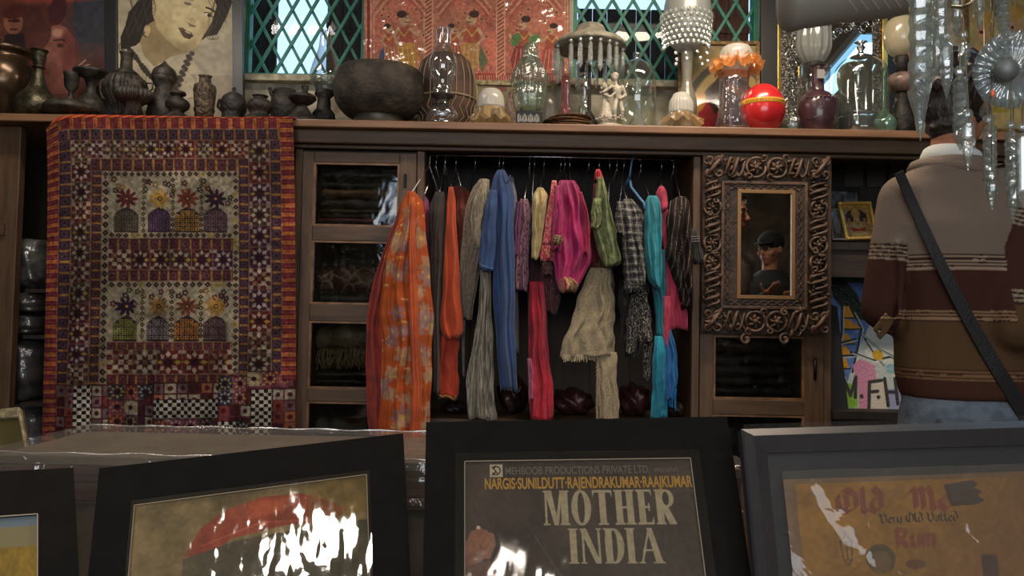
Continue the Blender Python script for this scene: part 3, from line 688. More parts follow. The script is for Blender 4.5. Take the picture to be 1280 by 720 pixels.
# ============================================================ garments
def sm(rows, n):
    rows = np.array(rows, float); y = np.linspace(rows[0, 0], rows[-1, 0], n)
    return y, [np.interp(y, rows[:, 0], rows[:, k]) for k in range(1, rows.shape[1])]
def drape(name, rows, Y, d, m, parent=None, k=3, amp=.25, seed=0, n=72, nr=34, hem=0, **kw):
    """closed cloth tube with folds; rows (y, xleft, xright) in photo px at depth Y, d half depth in m"""
    r = np.random.RandomState(seed); y, (xl, xr) = sm(rows, nr); rings = []; a = np.arange(n)*2*PI/n; ph = r.rand(4)*6; fq_ = np.array([2, 3, 4, k+3, 2*((2*k+2)//2), 2*k+5, 2*((3*k+4)//2)]); wt_ = (.55+.6*r.rand(7))/np.array([2.2, 2.2, 1.9, 1.8, 2.0, 2.6, 3.4]); pf_ = r.rand(7)*6; dr_ = r.randn(7)*1.6
    for i in range(nr):
        v = i/(nr-1); pl, pr = at(xl[i], y[i], Y), at(xr[i], y[i], Y); c = (pl+pr)/2; w = (pr[0]-pl[0])/2*(1+.05*math.sin(v*11+pf_[0])+.03*math.sin(v*27+pf_[1])); c[0] += .05*w*math.sin(v*8+pf_[2])
        g = min(1, .35+v*3.0); fold = 1+amp*g*sum(wt_[j]*(np.sin(fq_[j]*a+pf_[j]+dr_[j]*v) if j % 2 else 1.05-2.1*np.abs(np.sin((fq_[j]*a+pf_[j]+dr_[j]*v)/2))**.75) for j in range(7))+.05*np.sin(v*(14+9*pf_[0])+3*a+ph[2])*np.sin(v*9+pf_[1])
        q = np.stack([c[0]+w*np.cos(a)*(1+.0*fold), c[1]+d*g*np.sin(a)*fold, c[2]+0*a], 1)
        q[:, 0] += w*.10*np.sin(5*v*3+a*2+ph[3])*(np.abs(np.sin(a)))
        q[:, 2] += (v**6)*.006*np.sin(2*a+pf_[2])+(v**6)*.004*np.sin(5*a+pf_[4])
        if i == nr-1 and hem: q[:, 2] += hem*np.sin(k*3*a)
        rings.append(q)
    return MB().rings(rings).build(name, m, parent, smooth=True, **kw)
def hook(px, parent, gx, gy, yaw=.0, m=None, gY=YR):
    """wire hanger: hook over the rail and two sloping shoulders"""
    x = X(px, YR, 195); m = m or M_chrome; a = PI/2+yaw
    h = [(x+.009*math.cos(t_)*math.cos(a), YR+.009*math.cos(t_)*math.sin(a), rz+.0075+.009*math.sin(t_)) for t_ in np.linspace(PI, -.35, 9)]
    nk = at(gx, gy, gY); h += [(x+.002, YR+(.004), rz-.02), (x, YR, rz-.045)]
    MB().tube(h, .0016, 6).build('hook', m, parent, smooth=True)
    top = np.array((x, YR, rz-.045))
    L_ = nk-top; back = top+np.array([-L_[0]*.8, abs(L_[1])+.12, L_[2]])
    if back[1] > 3.55: back[1] = 3.55
    MB().tube([top, nk, nk+np.array([0, 0, -.02])], .0018, 6).build('shoulder_wire', m, parent, smooth=True)
    MB().tube([top, back], .0018, 6).build('shoulder_wire', m, parent, smooth=True)
def garment(label, cat, hk, top, Yg, hm=None, name=None):
    g = T(name or 'hanging_garment', label, cat, (at(top[0], top[1], Yg)), 'clothes on the rail')
    hg = T('wire_hanger', 'wire hanger holding the '+label.split(' hanging')[0], 'hanger', (X(hk, YR, 195), YR, rz), 'hangers on the rail')
    hook(hk, hg, top[0], top[1]+3, m=hm, gY=Yg)
    return g
def fab(n, c, c2, **k): return mat(n, c, k.pop('rough', .75), c2=c2, sheen=k.pop('sheen', .15), bump=k.pop('bump', .45), bsc=k.pop('bsc', 30), stretch=k.pop('stretch', (1.2, 1.2, .7)), **k)
# floral vertex painted drape
def paintdrape(name, rows, Y, d, m, parent, fn, **kw):
    o = drape(name, rows, Y, d, m, parent, n=110, nr=150, **kw); me = o.data
    co = np.zeros(len(me.vertices)*3); me.vertices.foreach_get('co', co); co = co.reshape(-1, 3)
    cc = fn(co); at_ = me.color_attributes.new('Col', 'FLOAT_COLOR', 'POINT'); q = np.ones((len(co), 4)); q[:, :3] = lin(cc); at_.data.foreach_set('color', q.ravel()); return o
def floral(base, blobs, seed, n=34):
    def fn(co):
        r = np.random.RandomState(seed); c = np.zeros((len(co), 3)); c[:] = base
        lo, hi = co.min(0), co.max(0); p = co[:, [0, 2]]
        ang = p[:, 0:1]
        for i in range(n):
            x = r.uniform(lo[0], hi[0]); z = r.uniform(lo[2], hi[2]); R = r.uniform(.018, .040); k = r.randint(5, 8); ph = r.rand()*6
            dx, dz = p[:, 0]-x, p[:, 1]-z; th = np.arctan2(dz, dx); rr = np.hypot(dx, dz)
            m = np.clip((R*(1+.25*np.sin(k*th+ph))-rr)/.002, 0, 1)[:, None]; col = np.array(blobs[r.randint(len(blobs))])
            c = c*(1-m*.8)+col*m*.8; m2 = np.clip((R*.28-rr)/.002, 0, 1)[:, None]; c = c*(1-m2)+np.array((196, 160, 90))*m2
            if r.rand() < .5:
                l = np.abs(dz-.7*dx-.012*np.sin(dx*60)); m3 = (np.clip((.0016-l)/.001, 0, 1)*(rr < .075))[:, None]; c = c*(1-m3)+np.array((216, 170, 96))*m3
        return c*(1+.05*np.sin(p[:, 1:2]*90))
    return fn
vcl = vmat('printed_cloth', .7, .5, 30, .2)
g = garment('orange floral sari with mauve blossoms hanging at the left end of the rail', 'sari', 537, (513, 240), 3.10, mat('white_plastic', (215, 212, 200), .4))
paintdrape('body', [(240, 509, 519), (252, 503, 529), (280, 496, 534), (320, 482, 537), (380, 476, 539), (450, 474, 540), (520, 475, 539), (558, 478, 532)], 3.10, .055, vcl, g, floral((180, 86, 42), [(150, 118, 122), (170, 134, 104), (180, 146, 120), (140, 110, 124)], 3, 52), k=4, amp=.4, seed=2)
drape('sheer_pallu', [(255, 500, 508), (300, 484, 500), (350, 468, 488), (400, 458, 482), (455, 457, 484), (520, 459, 486), (545, 462, 488)], 3.12, .03, fab('sheer_red', (150, 46, 30), (120, 34, 28), sc=30), g, k=3, amp=.4, seed=5)
drape('front_pleat', [(246, 514, 519), (300, 510, 519), (400, 512, 524), (480, 515, 528), (556, 512, 524)], 3.052, .014, fab('orange_silk', (196, 88, 38), (168, 70, 30), sc=20), g, k=2, amp=.3, seed=7)
g = garment('pink and purple scarf hanging behind the orange sari', 'scarf', 545, (528, 247), 3.2)
drape('body', [(244, 523, 530), (250, 522, 536), (266, 526, 537), (300, 528, 537), (370, 528, 538)], 3.2, .03, fab('pink_purple', (170, 66, 76), (76, 40, 96), sc=22), g, seed=3)
g = garment('dark brown cloth hanging between the two orange garments', 'garment', 556, (549, 240), 3.14)
drape('body', [(240, 545, 555), (256, 538, 558), (300, 537, 556), (350, 538, 552), (400, 541, 550), (490, 541, 550)], 3.14, .04, fab('dark_brown_cloth', (56, 44, 38), (38, 30, 28), sc=22), g, seed=4)
drape('patterned_lower', [(330, 545, 560), (400, 546, 560), (497, 548, 561)], 3.18, .03, fab('maroon_white', (92, 28, 28), (140, 110, 96), sc=50, mix=(.55, .62)), g, seed=6)
g = garment('bright orange dupatta with looped end hanging beside the rust shirt', 'scarf', 556.5, (566, 235), 3.13, name='hanging_scarf')
drape('body', [(234, 561, 567), (250, 559, 570), (300, 556, 571), (350, 553, 575), (400, 551, 579), (414, 552, 580), (423, 560, 572)], 3.13, .03, fab('orange_cotton', (196, 78, 36), (170, 62, 28), sc=12), g, k=3, amp=.35, seed=8)
drape('tail', [(405, 553, 574), (450, 549, 573), (494, 548, 573)], 3.16, .02, fab('orange_red_cotton', (180, 56, 20), (150, 42, 18), sc=12), g, k=2, seed=9)
drape('gold_hem', [(492, 548.5, 572.5), (497, 549, 572)], 3.158, .022, fab('gold_hem_cloth', (170, 120, 60), (130, 80, 44), sc=40), g, k=2, seed=9, nr=4)
g = garment('rust red short kurta hanging behind the orange dupatta', 'shirt', 570, (578, 237), 3.30)
drape('body', [(233, 567, 578), (241, 566, 590), (270, 568, 592), (330, 570, 594), (360, 570, 592)], 3.30, .05, fab('rust_cloth', (122, 46, 30), (96, 36, 26), sc=22), g, seed=10)
g = garment('beige textured kurta with gauzy cream scarf hanging left of the blue kurta', 'kurta', 594, (604, 224), 3.17)
drape('body', [(224, 600, 611), (235, 592, 612), (262, 580, 612), (300, 576, 610), (350, 575, 598), (399, 575, 590)], 3.17, .05, fab('grey_beige_knit', (142, 128, 110), (106, 94, 80), sc=110, bsc=140, bump=.6), g, k=4, amp=.35, seed=11)
drape('gauze_scarf', [(225, 604, 612), (245, 593, 613), (275, 588, 614), (300, 591, 613), (311, 597, 606)], 3.14, .04, fab('cream_gauze', (178, 166, 144), (140, 128, 108), sc=20, stretch=(9, 9, 1)), g, k=7, amp=.4, seed=12)
drape('crinkled_scarf', [(305, 598, 610), (345, 600, 614), (390, 597, 614), (430, 592, 616), (480, 582, 619), (505, 583, 620), (524, 586, 621)], 3.13, .035, fab('crinkled_cream', (190, 182, 164), (108, 100, 88), sc=12, stretch=(14, 14, 1.2), mix=(.42, .55), bump=.9, bsc=9), g, k=9, amp=.6, seed=13)
drape('grey_tassel', [(399, 575, 582), (430, 577, 581), (470, 578, 581)], 3.17, .012, fab('grey_wool', (110, 102, 104), (76, 70, 74), sc=60), g, seed=14)
blue = fab('blue_cotton', (46, 76, 124), (36, 62, 106), sc=8, det=3)
g = garment('royal blue cotton kurta with short sleeve hanging near the middle of the rail', 'kurta', 624, (627, 213), 3.11)
drape('body', [(213, 622, 631), (222, 617, 636), (245, 613, 643), (300, 614, 643), (350, 616, 643), (400, 619, 644), (450, 622, 646), (488, 625, 647)], 3.11, .05, blue, g, k=3, amp=.35, seed=15)
drape('sleeve', [(238, 611, 621), (262, 606, 621), (300, 601, 620), (325, 597, 618), (337, 599, 617)], 3.075, .028, blue, g, k=2, amp=.2, seed=16)
MB().tube([at(600, 330, 3.045), at(608, 334, 3.038), at(617, 336, 3.045)], .0015, 5).build('sleeve_hem', mat('pale_blue_thread', (96, 130, 178), .8), g)
MB().tube([at(px, py, 3.06) for px, py in ((628, 216), (631, 228), (634, 229), (638, 219))], .003, 6).build('neckline', mat('navy_trim', (30, 52, 96), .8), g, smooth=True)
g = garment('grey dotted garment hanging behind the blue kurta', 'garment', 629, (639, 232), 3.24)
drape('body', [(222, 636, 642), (245, 636, 646), (300, 634, 646), (380, 638, 648), (440, 640, 649)], 3.24, .05, fab('grey_dots', (64, 68, 88), (120, 120, 130), sc=150, pat='voronoi', mix=(.2, .3)), g, seed=17)
g = garment('plum paisley printed blouse hanging right of the blue kurta', 'blouse', 662, (655, 250), 3.16)
drape('body', [(249, 650, 660), (262, 646, 664), (300, 642, 663), (330, 640, 661), (362, 641, 659)], 3.16, .055, fab('plum_print', (64, 32, 56), (134, 96, 110), sc=90, pat='voronoi', mix=(.30, .5)), g, k=4, amp=.35, seed=18)
drape('sleeve', [(252, 645, 652), (290, 642, 650), (318, 642, 648)], 3.12, .02, fab('violet_silk', (110, 46, 96), (70, 30, 66), sc=40), g, seed=19)
g = garment('dark wine skirt with a long crimson dupatta hanging below the plum blouse', 'skirt', 668, (672, 322), 3.2)
drape('body', [(318, 660, 682), (350, 658, 684), (420, 662, 680), (524, 668, 680)], 3.22, .05, fab('wine_dark', (66, 20, 34), (44, 16, 26), sc=15), g, seed=20)
drape('dupatta', [(352, 661, 679), (400, 661, 683), (440, 661, 687), (480, 661, 690), (505, 661, 691), (524, 663, 691)], 3.15, .03, fab('crimson_silk', (190, 36, 56), (150, 26, 46), sc=16, rough=.5), g, k=3, amp=.45, seed=21)
drape('pink_edge', [(448, 659, 667), (500, 661, 668)], 3.125, .012, fab('dusty_rose', (176, 96, 122), (140, 70, 96), sc=16), g, k=2, seed=22)
fr = MB(); r = random.Random(8)
for i in range(16):
    a_ = at(664+i*1.7, 503, 3.145); b2 = at(664+i*1.7+r.uniform(-.6, .6), 524, 3.145); fr.tube([a_, b2], .0016, 4)
fr.build('fringe', mat('crimson_fringe', (170, 40, 58), .8), g, kind='stuff')
g = garment('small cream beige blouse hanging between plum and magenta garments', 'blouse', 680, (675, 235), 3.13)
drape('body', [(235, 671, 679), (244, 666, 685), (270, 665, 683), (300, 664, 678), (323, 664, 674)], 3.13, .045, fab('straw_cloth', (196, 178, 128), (166, 148, 102), sc=25), g, k=3, amp=.3, seed=23)
g = garment('pink brocade sleeve piece with mirrored gold border hanging beside the magenta blouse', 'blouse', 701, (692, 230), 3.10)
drape('body', [(226, 690, 696), (250, 686, 696), (290, 680, 694), (306, 677, 693)], 3.10, .035, fab('pink_brocade', (196, 42, 92), (214, 150, 120), sc=130, pat='voronoi', mix=(.5, .62)), g, seed=24)
drape('gold_border', [(305, 677, 692), (327, 675, 693)], 3.10, .037, fab('gold_pink_border', (206, 170, 120), (186, 48, 76), sc=95, pat='voronoi', mix=(.3, .5)), g, nr=6, seed=24)
drape('dark_cuff', [(327, 676, 691), (344, 680, 690)], 3.11, .03, fab('dark_sequin', (60, 26, 30), (150, 110, 90), sc=120, mix=(.55, .6)), g, nr=6, seed=24)
g = garment('magenta silk blouse with gold embroidered cuffs hanging at the centre of the rail', 'blouse', 706, (710, 226), 3.09)
mag = fab('magenta_silk', (172, 26, 96), (134, 18, 76), sc=9, rough=.5)
drape('body', [(226, 700, 718), (234, 697, 724), (262, 696, 731), (300, 694, 737), (330, 692, 738), (350, 695, 728), (364, 699, 721)], 3.10, .06, mag, g, k=4, amp=.4, seed=25)
drape('sleeve', [(232, 693, 701), (262, 691, 704), (295, 690, 704), (313, 690, 700)], 3.05, .022, mag, g, seed=26)
drape('sleeve', [(240, 722, 728), (280, 728, 738), (308, 727, 738), (318, 726, 735)], 3.075, .03, fab('cerise', (170, 20, 72), (130, 16, 60), sc=9), g, seed=27)
gold_e = fab('gold_embroidery', (170, 140, 70), (60, 44, 30), sc=170, pat='voronoi', mix=(.3, .5), rough=.4)
MB().ell(at(697, 300, 3.03), (.020, .008, .022)).build('embroidered_cuff', gold_e, g, smooth=True)
drape('embroidered_hem', [(346, 702, 716), (354, 698, 722), (364, 700, 721)], 3.08, .055, fab('dark_gold_work', (104, 40, 58), (176, 140, 88), sc=170, pat='voronoi', mix=(.35, .5)), g, nr=6, seed=25)
g = garment('maroon velvet top with silver embroidery hanging behind the magenta blouse', 'blouse', 712, (690, 330), 3.18)
drape('body', [(322, 678, 700), (345, 675, 702), (375, 676, 700), (391, 682, 695)], 3.18, .05, fab('maroon_velvet', (78, 18, 36), (140, 90, 92), sc=40, pat='edge', mix=(.015, .03)), g, seed=28)
_r = MC['maroon_velvet'].node_tree.nodes['Color Ramp'].color_ramp; _r.elements[0].color = (*lin((140, 96, 96)), 1); _r.elements[1].color = (*lin((74, 18, 34)), 1)
g = garment('red dress edge with gold brocade panel hanging behind the green blouse', 'dress', 736, (748, 214), 3.19)
drape('shoulder', [(212, 745, 750), (219, 743, 753), (225, 743, 754)], 3.15, .03, fab('coral_red', (186, 44, 58), (150, 34, 46), sc=20), g, nr=8, seed=29)
drape('body', [(230, 742, 754), (290, 737, 758), (330, 737, 760), (376, 738, 752)], 3.22, .05, fab('dark_red_cloth', (140, 24, 38), (104, 18, 30), sc=20), g, seed=30)
drape('brocade_panel', [(325, 745, 766), (376, 746, 768)], 3.17, .03, fab('brown_brocade', (110, 88, 58), (50, 36, 28), sc=80, mix=(.45, .55)), g, k=3, seed=31)
g = garment('crinkled olive green blouse hanging right of the magenta blouse', 'blouse', 749, (751, 223), 3.09)
gr = fab('olive_crinkle', (130, 142, 92), (98, 108, 66), sc=50, bump=1, bsc=70)
drape('body', [(222, 747, 754), (245, 744, 760), (262, 741, 764), (300, 742, 771), (320, 748, 777), (328, 752, 778), (332, 755, 770)], 3.10, .05, gr, g, k=3, amp=.3, seed=32)
drape('sleeve', [(248, 742, 752), (265, 739, 752), (284, 739, 751)], 3.055, .022, gr, g, seed=33)
g = garment('beige paisley shawl fanned out with fringed edge hanging below the green blouse', 'shawl', 762, (755, 345), 3.16, name='hanging_shawl')
psl = fab('paisley_wool', (172, 158, 128), (116, 102, 82), sc=75, pat='rings', det=26, mix=(.3, .7), rough=.9)
drape('body', [(335, 737, 765), (375, 722, 767), (410, 709, 768), (436, 704, 769), (446, 703, 770)], 3.15, .035, psl, g, k=5, amp=.4, seed=34)
drape('long_end', [(440, 746, 770), (480, 748, 772), (524, 748, 774)], 3.14, .025, psl, g, k=3, amp=.3, seed=35)
fr = MB()
for i in range(44):
    x = 704+i*1.0; a_ = at(x, 443, 3.13); fr.tube([a_, at(x+r.uniform(-.8, .8), 449+r.uniform(-1, 4), 3.125)], .0012, 4)
for i in range(30):
    y = 450+i*2.5; fr.tube([at(748, y, 3.13), at(745.0+r.uniform(-.6, .6), y+2.5, 3.125)], .0012, 4)
fr.build('fringe', mat('cream_fringe', (186, 174, 146), .9), g, kind='stuff')
# plaid, batik, teal, coral, striped
def plaid(co):
    c = np.zeros((len(co), 3)); c[:] = (96, 94, 92); x = co[:, 0]+.15*co[:, 2]; z = co[:, 2]
    for per, w, col, al, q in ((.030, .010, (46, 46, 50), .6, x), (.030, .010, (46, 46, 50), .6, z), (.030, .003, (196, 192, 182), .6, x+.012), (.030, .003, (196, 192, 182), .6, z+.012), (.015, .0014, (160, 156, 148), .5, x), (.015, .0014, (160, 156, 148), .5, z)):
        m = ((np.mod(q, per) < w)*al)[:, None]; c = c*(1-m)+np.array(col)*m
    return c
g = garment('grey plaid cotton shirt knotted at the top hanging under the blue hanger', 'shirt', 771, (785, 250), 3.10)
paintdrape('body', [(249, 779, 790), (258, 773, 798), (272, 770, 803), (300, 777, 804), (340, 779, 806), (356, 780, 807)], 3.10, .055, vcl, g, plaid, k=4, amp=.4, seed=36)
paintdrape('sleeve', [(252, 771, 781), (270, 769, 779), (292, 770, 780)], 3.065, .02, vcl, g, plaid, k=2, seed=37)
paintdrape('torn_hem', [(352, 779, 800), (362, 781, 804), (366, 784, 796)], 3.09, .045, vcl, g, plaid, k=5, amp=.5, seed=38, hem=.006)
g = garment('black and white batik skirt hanging beneath the plaid shirt', 'skirt', 780, (794, 362), 3.17)
bat = fab('batik', (30, 28, 28), (142, 136, 124), sc=42, pat='rings', det=18, mix=(.55, .75))
drape('body', [(350, 775, 812), (390, 774, 808), (440, 778, 800), (446, 780, 796)], 3.2, .06, fab('dark_batik', (26, 24, 24), (70, 66, 60), sc=40, mix=(.55, .65)), g, k=4, seed=39)
drape('pleat', [(362, 798, 808), (400, 790, 814), (428, 800, 816)], 3.14, .03, bat, g, seed=40)
drape('pleat', [(366, 790, 803), (395, 784, 800), (440, 782, 794)], 3.13, .025, bat, g, seed=41)
drape('pleat', [(428, 804, 815), (474, 804, 812)], 3.17, .02, bat, g, seed=42)
M_bluepl = mat('blue_plastic', (84, 124, 170), .35)
hg = T('plastic_hanger', 'pale blue plastic hanger above the plaid shirt', 'hanger', (X(787, YR, 195), YR, rz), 'hangers on the rail')
MB().tube([(X(787, YR)+.009*math.cos(q), YR+.0*q, rz+.0095+.010*math.sin(q)) for q in np.linspace(PI, -.2, 8)]+[(X(787, YR), YR-.01, rz-.02), at(787, 222, YR-.03)], .0042, 8).build('hook', M_bluepl, hg, smooth=True)
MB().tube([at(787, 222, YR-.03), at(789, 234, 3.18), at(800, 248, 3.12), at(805, 254, 3.10), at(806, 262, 3.10)], .0052, 8).build('shoulder_arm', M_bluepl, hg, smooth=True)
MB().tube([at(787, 222, YR-.03), at(781, 232, 3.3), at(778, 246, 3.34)], .0052, 8).build('shoulder_arm', M_bluepl, hg, smooth=True)
teal = fab('turquoise_cotton', (36, 146, 160), (26, 120, 136), sc=9)
g = garment('turquoise cotton scarf with blue fringed end hanging near the right of the rail', 'scarf', 801, (813, 247), 3.10, name='hanging_scarf')
drape('body', [(245, 810, 821), (252, 806, 825), (280, 805, 827), (320, 805, 828), (350, 810, 826), (359, 818, 824)], 3.11, .045, teal, g, k=3, amp=.35, seed=43)
drape('darker_fold', [(312, 819, 832), (360, 816, 833), (380, 818, 833), (420, 820, 832)], 3.16, .03, fab('deep_teal', (24, 124, 140), (16, 92, 108), sc=9), g, seed=44)  # lower fold in a deeper teal
drape('long_end', [(420, 818, 835), (470, 815, 834), (522, 814, 834)], 3.15, .03, fab('cyan_cotton', (20, 150, 176), (14, 116, 142), sc=9), g, k=4, amp=.4, seed=45)
drape('blue_end', [(408, 830, 838), (440, 831, 846), (480, 829, 847), (500, 829, 842)], 3.14, .025, fab('azure_cotton', (22, 120, 180), (14, 90, 150), sc=9), g, k=4, amp=.45, seed=46)
fr = MB()
for i in range(14):
    a_ = at(830+i*1.2, 486, 3.135); fr.tube([a_, at(829+i*1.2+r.uniform(-1.5, 1.5), 508+r.uniform(-6, 6), 3.13)], .0014, 4)
fr.build('fringe', mat('azure_fringe', (30, 126, 186), .8), g, kind='stuff')
cor = fab('coral_pink', (200, 66, 96), (166, 46, 76), sc=12)
g = garment('coral pink tunic hanging between turquoise scarf and striped jacket', 'tunic', 827, (827, 234), 3.15)
drape('shoulder', [(233, 824, 829), (242, 820, 834), (262, 822, 834)], 3.15, .035, cor, g, nr=10, seed=47)
drape('body', [(262, 824, 836), (312, 829, 842), (340, 831, 854), (380, 830, 859), (412, 830, 861)], 3.17, .035, cor, g, k=4, amp=.35, seed=48)
drape('tail', [(370, 829, 840), (420, 829, 838), (433, 831, 835)], 3.14, .02, cor, g, seed=49)
g = garment('dark brown striped jacket with tasselled edge hanging at the right end of the rail', 'jacket', 842, (851, 247), 3.11)
def strp(co):
    c = np.zeros((len(co), 3)); c[:] = (44, 36, 34); x = co[:, 0]-.12*(co[:, 2]-co[:, 2].max())
    m = (np.mod(x, .019) < .0022)[:, None]; return np.where(m, np.array((132, 118, 106)), c)
paintdrape('body', [(246, 847, 856), (252, 838, 861), (270, 832, 864), (320, 834, 865), (360, 846, 866), (385, 853, 864)], 3.12, .055, vcl, g, strp, k=4, amp=.35, seed=50)
drape('sleeve', [(286, 862, 871), (310, 866, 876), (328, 866, 880)], 3.10, .02, fab('charcoal_stripe', (50, 48, 48), (38, 36, 36), sc=20), g, nr=10, seed=51)
for yy in (296, 299, 302): MB().tube([at(864+(yy-296)*.2, yy, 3.076), at(875, yy-1, 3.076)], .001, 4).build('cuff_stripe', mat('pale_thread', (150, 146, 140), .8), g)
# cloth heaps on the alcove floor
for i, (a, c, yt, lb, c1, c2) in enumerate([(556, 588, 502, 'dark plum cloth heap on the alcove floor beside the orange sari', (44, 34, 40), (70, 52, 58)), (625, 664, 470, 'brown twisted cloth bundle on the alcove floor under the blue kurta', (70, 42, 38), (40, 26, 26)), (690, 746, 486, 'maroon plastic wrapped heap on the alcove floor left of the shawl', (50, 22, 26), (76, 40, 40)), (774, 816, 480, 'maroon plastic wrapped heap on the alcove floor right of the shawl', (52, 24, 28), (84, 48, 48)), (836, 860, 498, 'dark trinket bundle on the alcove floor beside the right cabinet', (46, 36, 32), (90, 70, 56))]):
    xm = (a+c)/2; zt = Z(yt, xm, 3.4); w = (c-a)/2*3.4/F; mb = MB().ell((0, 0, 0), (1, 1, 1), 40, 22); V = mb.v[0]; rr = np.random.RandomState(i)
    f_ = 1+.10*np.sin(8*V[:, 0:1]+6*V[:, 2:3]+i)+.07*np.sin(17*V[:, 0:1]-9*V[:, 1:2])
    mb.v[0] = V*f_*np.array([w, .09, (zt-ZA)/2])+np.array([X(xm, 3.4), 3.42, (zt+ZA)/2]); mb.v[0][:, 2] = np.maximum(mb.v[0][:, 2], ZA+.001)
    mb.build('cloth_heap', cm('heap_%d' % i, c1, c2, sc=14, rough=.3, bump=1, bsc=18), None, smooth=True, label=lb, cat='cloth', group='heaps on the alcove floor')
# ============================================================ carved mirror on the right cabinet
M_carve = mat('carved_wood', (104, 80, 62), .5, c2=(62, 46, 36), sc=20, mix=(.3, .7), bump=.4, bsc=60)
M_carved2 = mat('carved_wood_dark', (74, 55, 42), .6, c2=(46, 34, 27), sc=22, bump=.4, bsc=60)
YM = 3.155
cA, cB = at(876, 192, YM), at(1035, 420, YM); mx0, mx1 = X(876.5, YM, 300), X(1035.5, YM, 300); mz1, mz0 = Z(194, 955, YM), Z(419, 955, YM)
root = T('carved_mirror', 'mirror in a heavy wooden frame carved with twisting vines and rosettes', 'mirror', ((mx0+mx1)/2, YM, mz0))
s_ = YM/F; ix0, ix1, iz1, iz0 = mx0+24*s_, mx1-29*s_, mz1-35*s_, mz0+33*s_   # inner panel
gx0, gx1, gz1, gz0 = X(922, YM, 300), X(990, YM, 300), Z(240, 955, YM), Z(372, 955, YM)
def ringframe(nm, a, c, y0, y1, m, par, **k):   # a=(x0,z0,x1,z1) outer, c inner; four mitred members
    for q in range(4):
        (x0, z0, x1, z1), (u0, w0, u1, w1) = a, c
        P = [[(x0, z1), (x1, z1), (u1, w1), (u0, w1)], [(x1, z1), (x1, z0), (u1, w0), (u1, w1)], [(x1, z0), (x0, z0), (u0, w0), (u1, w0)], [(x0, z0), (x0, z1), (u0, w1), (u0, w0)]][q]
        MB().hexa([(x, y0, z) for x, z in P]+[(x, y1, z) for x, z in P]).build(nm, m, par, **k)
ringframe('backing_board', (mx0+.004, mz0+.004, mx1-.004, mz1-.004), (ix0, iz0, ix1, iz1), YM-.004, YM+.018, M_carved2, root)
ringframe('inner_board', (ix0, iz0, ix1, iz1), (gx0-.004, gz0-.004, gx1+.004, gz1+.004), YM-.016, YM+.016, M_carved2, root, bevel=.002)
ringframe('bead', (ix0-.002, iz0-.002, ix1+.002, iz1+.002), (ix0+.010, iz0+.010, ix1-.010, iz1-.010), YM-.022, YM-.014, M_carve, root, bevel=.002)
M_slip = mat('gilt_slip', (150, 116, 78), .35, .3)
ringframe('glass_slip', (gx0-.006, gz0-.006, gx1+.006, gz1+.006), (gx0+.008, gz0+.008, gx1-.008, gz1-.008), YM-.02, YM-.008, M_slip, root, bevel=.001)
MB().box((gx0+.004, YM-.012, gz0+.004), (gx1-.004, YM-.009, gz1-.004)).build('mirror_glass', mat('silvered_glass', (205, 208, 205), .01, 1), root)
def spiral(c, r0, turns, sgn, ph, n=26, yb=YM-.018):
    return [(c[0]+r0*(1-.75*t)*math.cos(ph+sgn*2*PI*turns*t), yb-.010*math.sin(t*PI), c[1]+r0*(1-.75*t)*math.sin(ph+sgn*2*PI*turns*t)) for t in np.linspace(0, 1, n)]
def leaf(mb, c, L, wd, an, y):
    ca, sa = math.cos(an), math.sin(an); n = 7; rings = []
    for i in range(n):
        t = i/(n-1); w = wd*math.sin(PI*min(1, t*.9+.08))**.8+.0006; cx, cz = c[0]+L*t*ca-.15*L*math.sin(t*PI)*sa, c[1]+L*t*sa+.15*L*math.sin(t*PI)*ca
        rings.append([(cx-sa*w*q, y-.006*(1-abs(q))*2-.006*math.sin(t*PI), cz+ca*w*q) for q in (-1, -.5, 0, .5, 1)]+[(cx, y+.004, cz)])
    mb.rings(rings)
def carving(cx, cz, w, h, horiz, seed, kind):
    r = random.Random(seed); mb = MB(); y = YM-.010; R = min(w, h)/2
    th = .0062
    if kind == 0:   # rosette in a vine ring
        mb.tube([(cx+R*.92*math.cos(a), YM-.018-.006*math.sin(3*a+seed), cz+R*.92*math.sin(a)) for a in np.linspace(0, 2*PI, 20)[:-1]], th, 6, closed=True)
        for k in range(6): leaf(mb, (cx, cz), R*.72, R*.22, k*PI/3+seed, y)
        mb.ell((cx, YM-.022, cz), (R*.26, .012, R*.26), 10, 6)
        for k in range(2): mb.tube(spiral((cx+(w/2)*(1 if k else -1)*.7*(1 if horiz else .5), cz+(h/2)*(1 if k else -1)*.7), R*.35, 1.1, 1 if k else -1, seed), th*.8, 6)
    elif kind == 1: # twisting dragon stems with leaves
        ax = np.linspace(-1, 1, 26)
        for q in (0, PI):
            P = [((cx+w/2*t, YM-.020-.010*math.cos(t*5+q), cz+h*.33*math.sin(t*4.2+q)) if horiz else (cx+w*.33*math.sin(t*4.2+q), YM-.020-.010*math.cos(t*5+q), cz+h/2*t)) for t in ax]
            mb.tube(P, [th*(1.25-.5*abs(t)) for t in ax], 7)
        for k in range(5):
            a = r.uniform(0, 2*PI); leaf(mb, (cx+r.uniform(-.35, .35)*w, cz+r.uniform(-.35, .35)*h), R*.7, R*.2, a, y-.004)
    else:           # corner scrolls
        for k in range(4): mb.tube(spiral((cx+(k % 2-.5)*w*.48, cz+(k//2-.5)*h*.48), R*.42, 1.3, 1 if k % 3 else -1, k*1.6+seed), th*.95, 6)
        mb.tube([(cx-w*.42, YM-.02, cz-h*.42), (cx, YM-.036, cz), (cx+w*.42, YM-.02, cz+h*.42)], th*1.4, 8)
        for k in range(3): leaf(mb, (cx, cz), R*.8, R*.22, seed+k*2.1, y-.008)
    mb.build('vine_carving', M_carve, root, smooth=True)
nW, nH = 6, 7; tw = (mx1-mx0); bw = 34*s_
hz1, hz0 = mz1-17*s_, mz0+17*s_
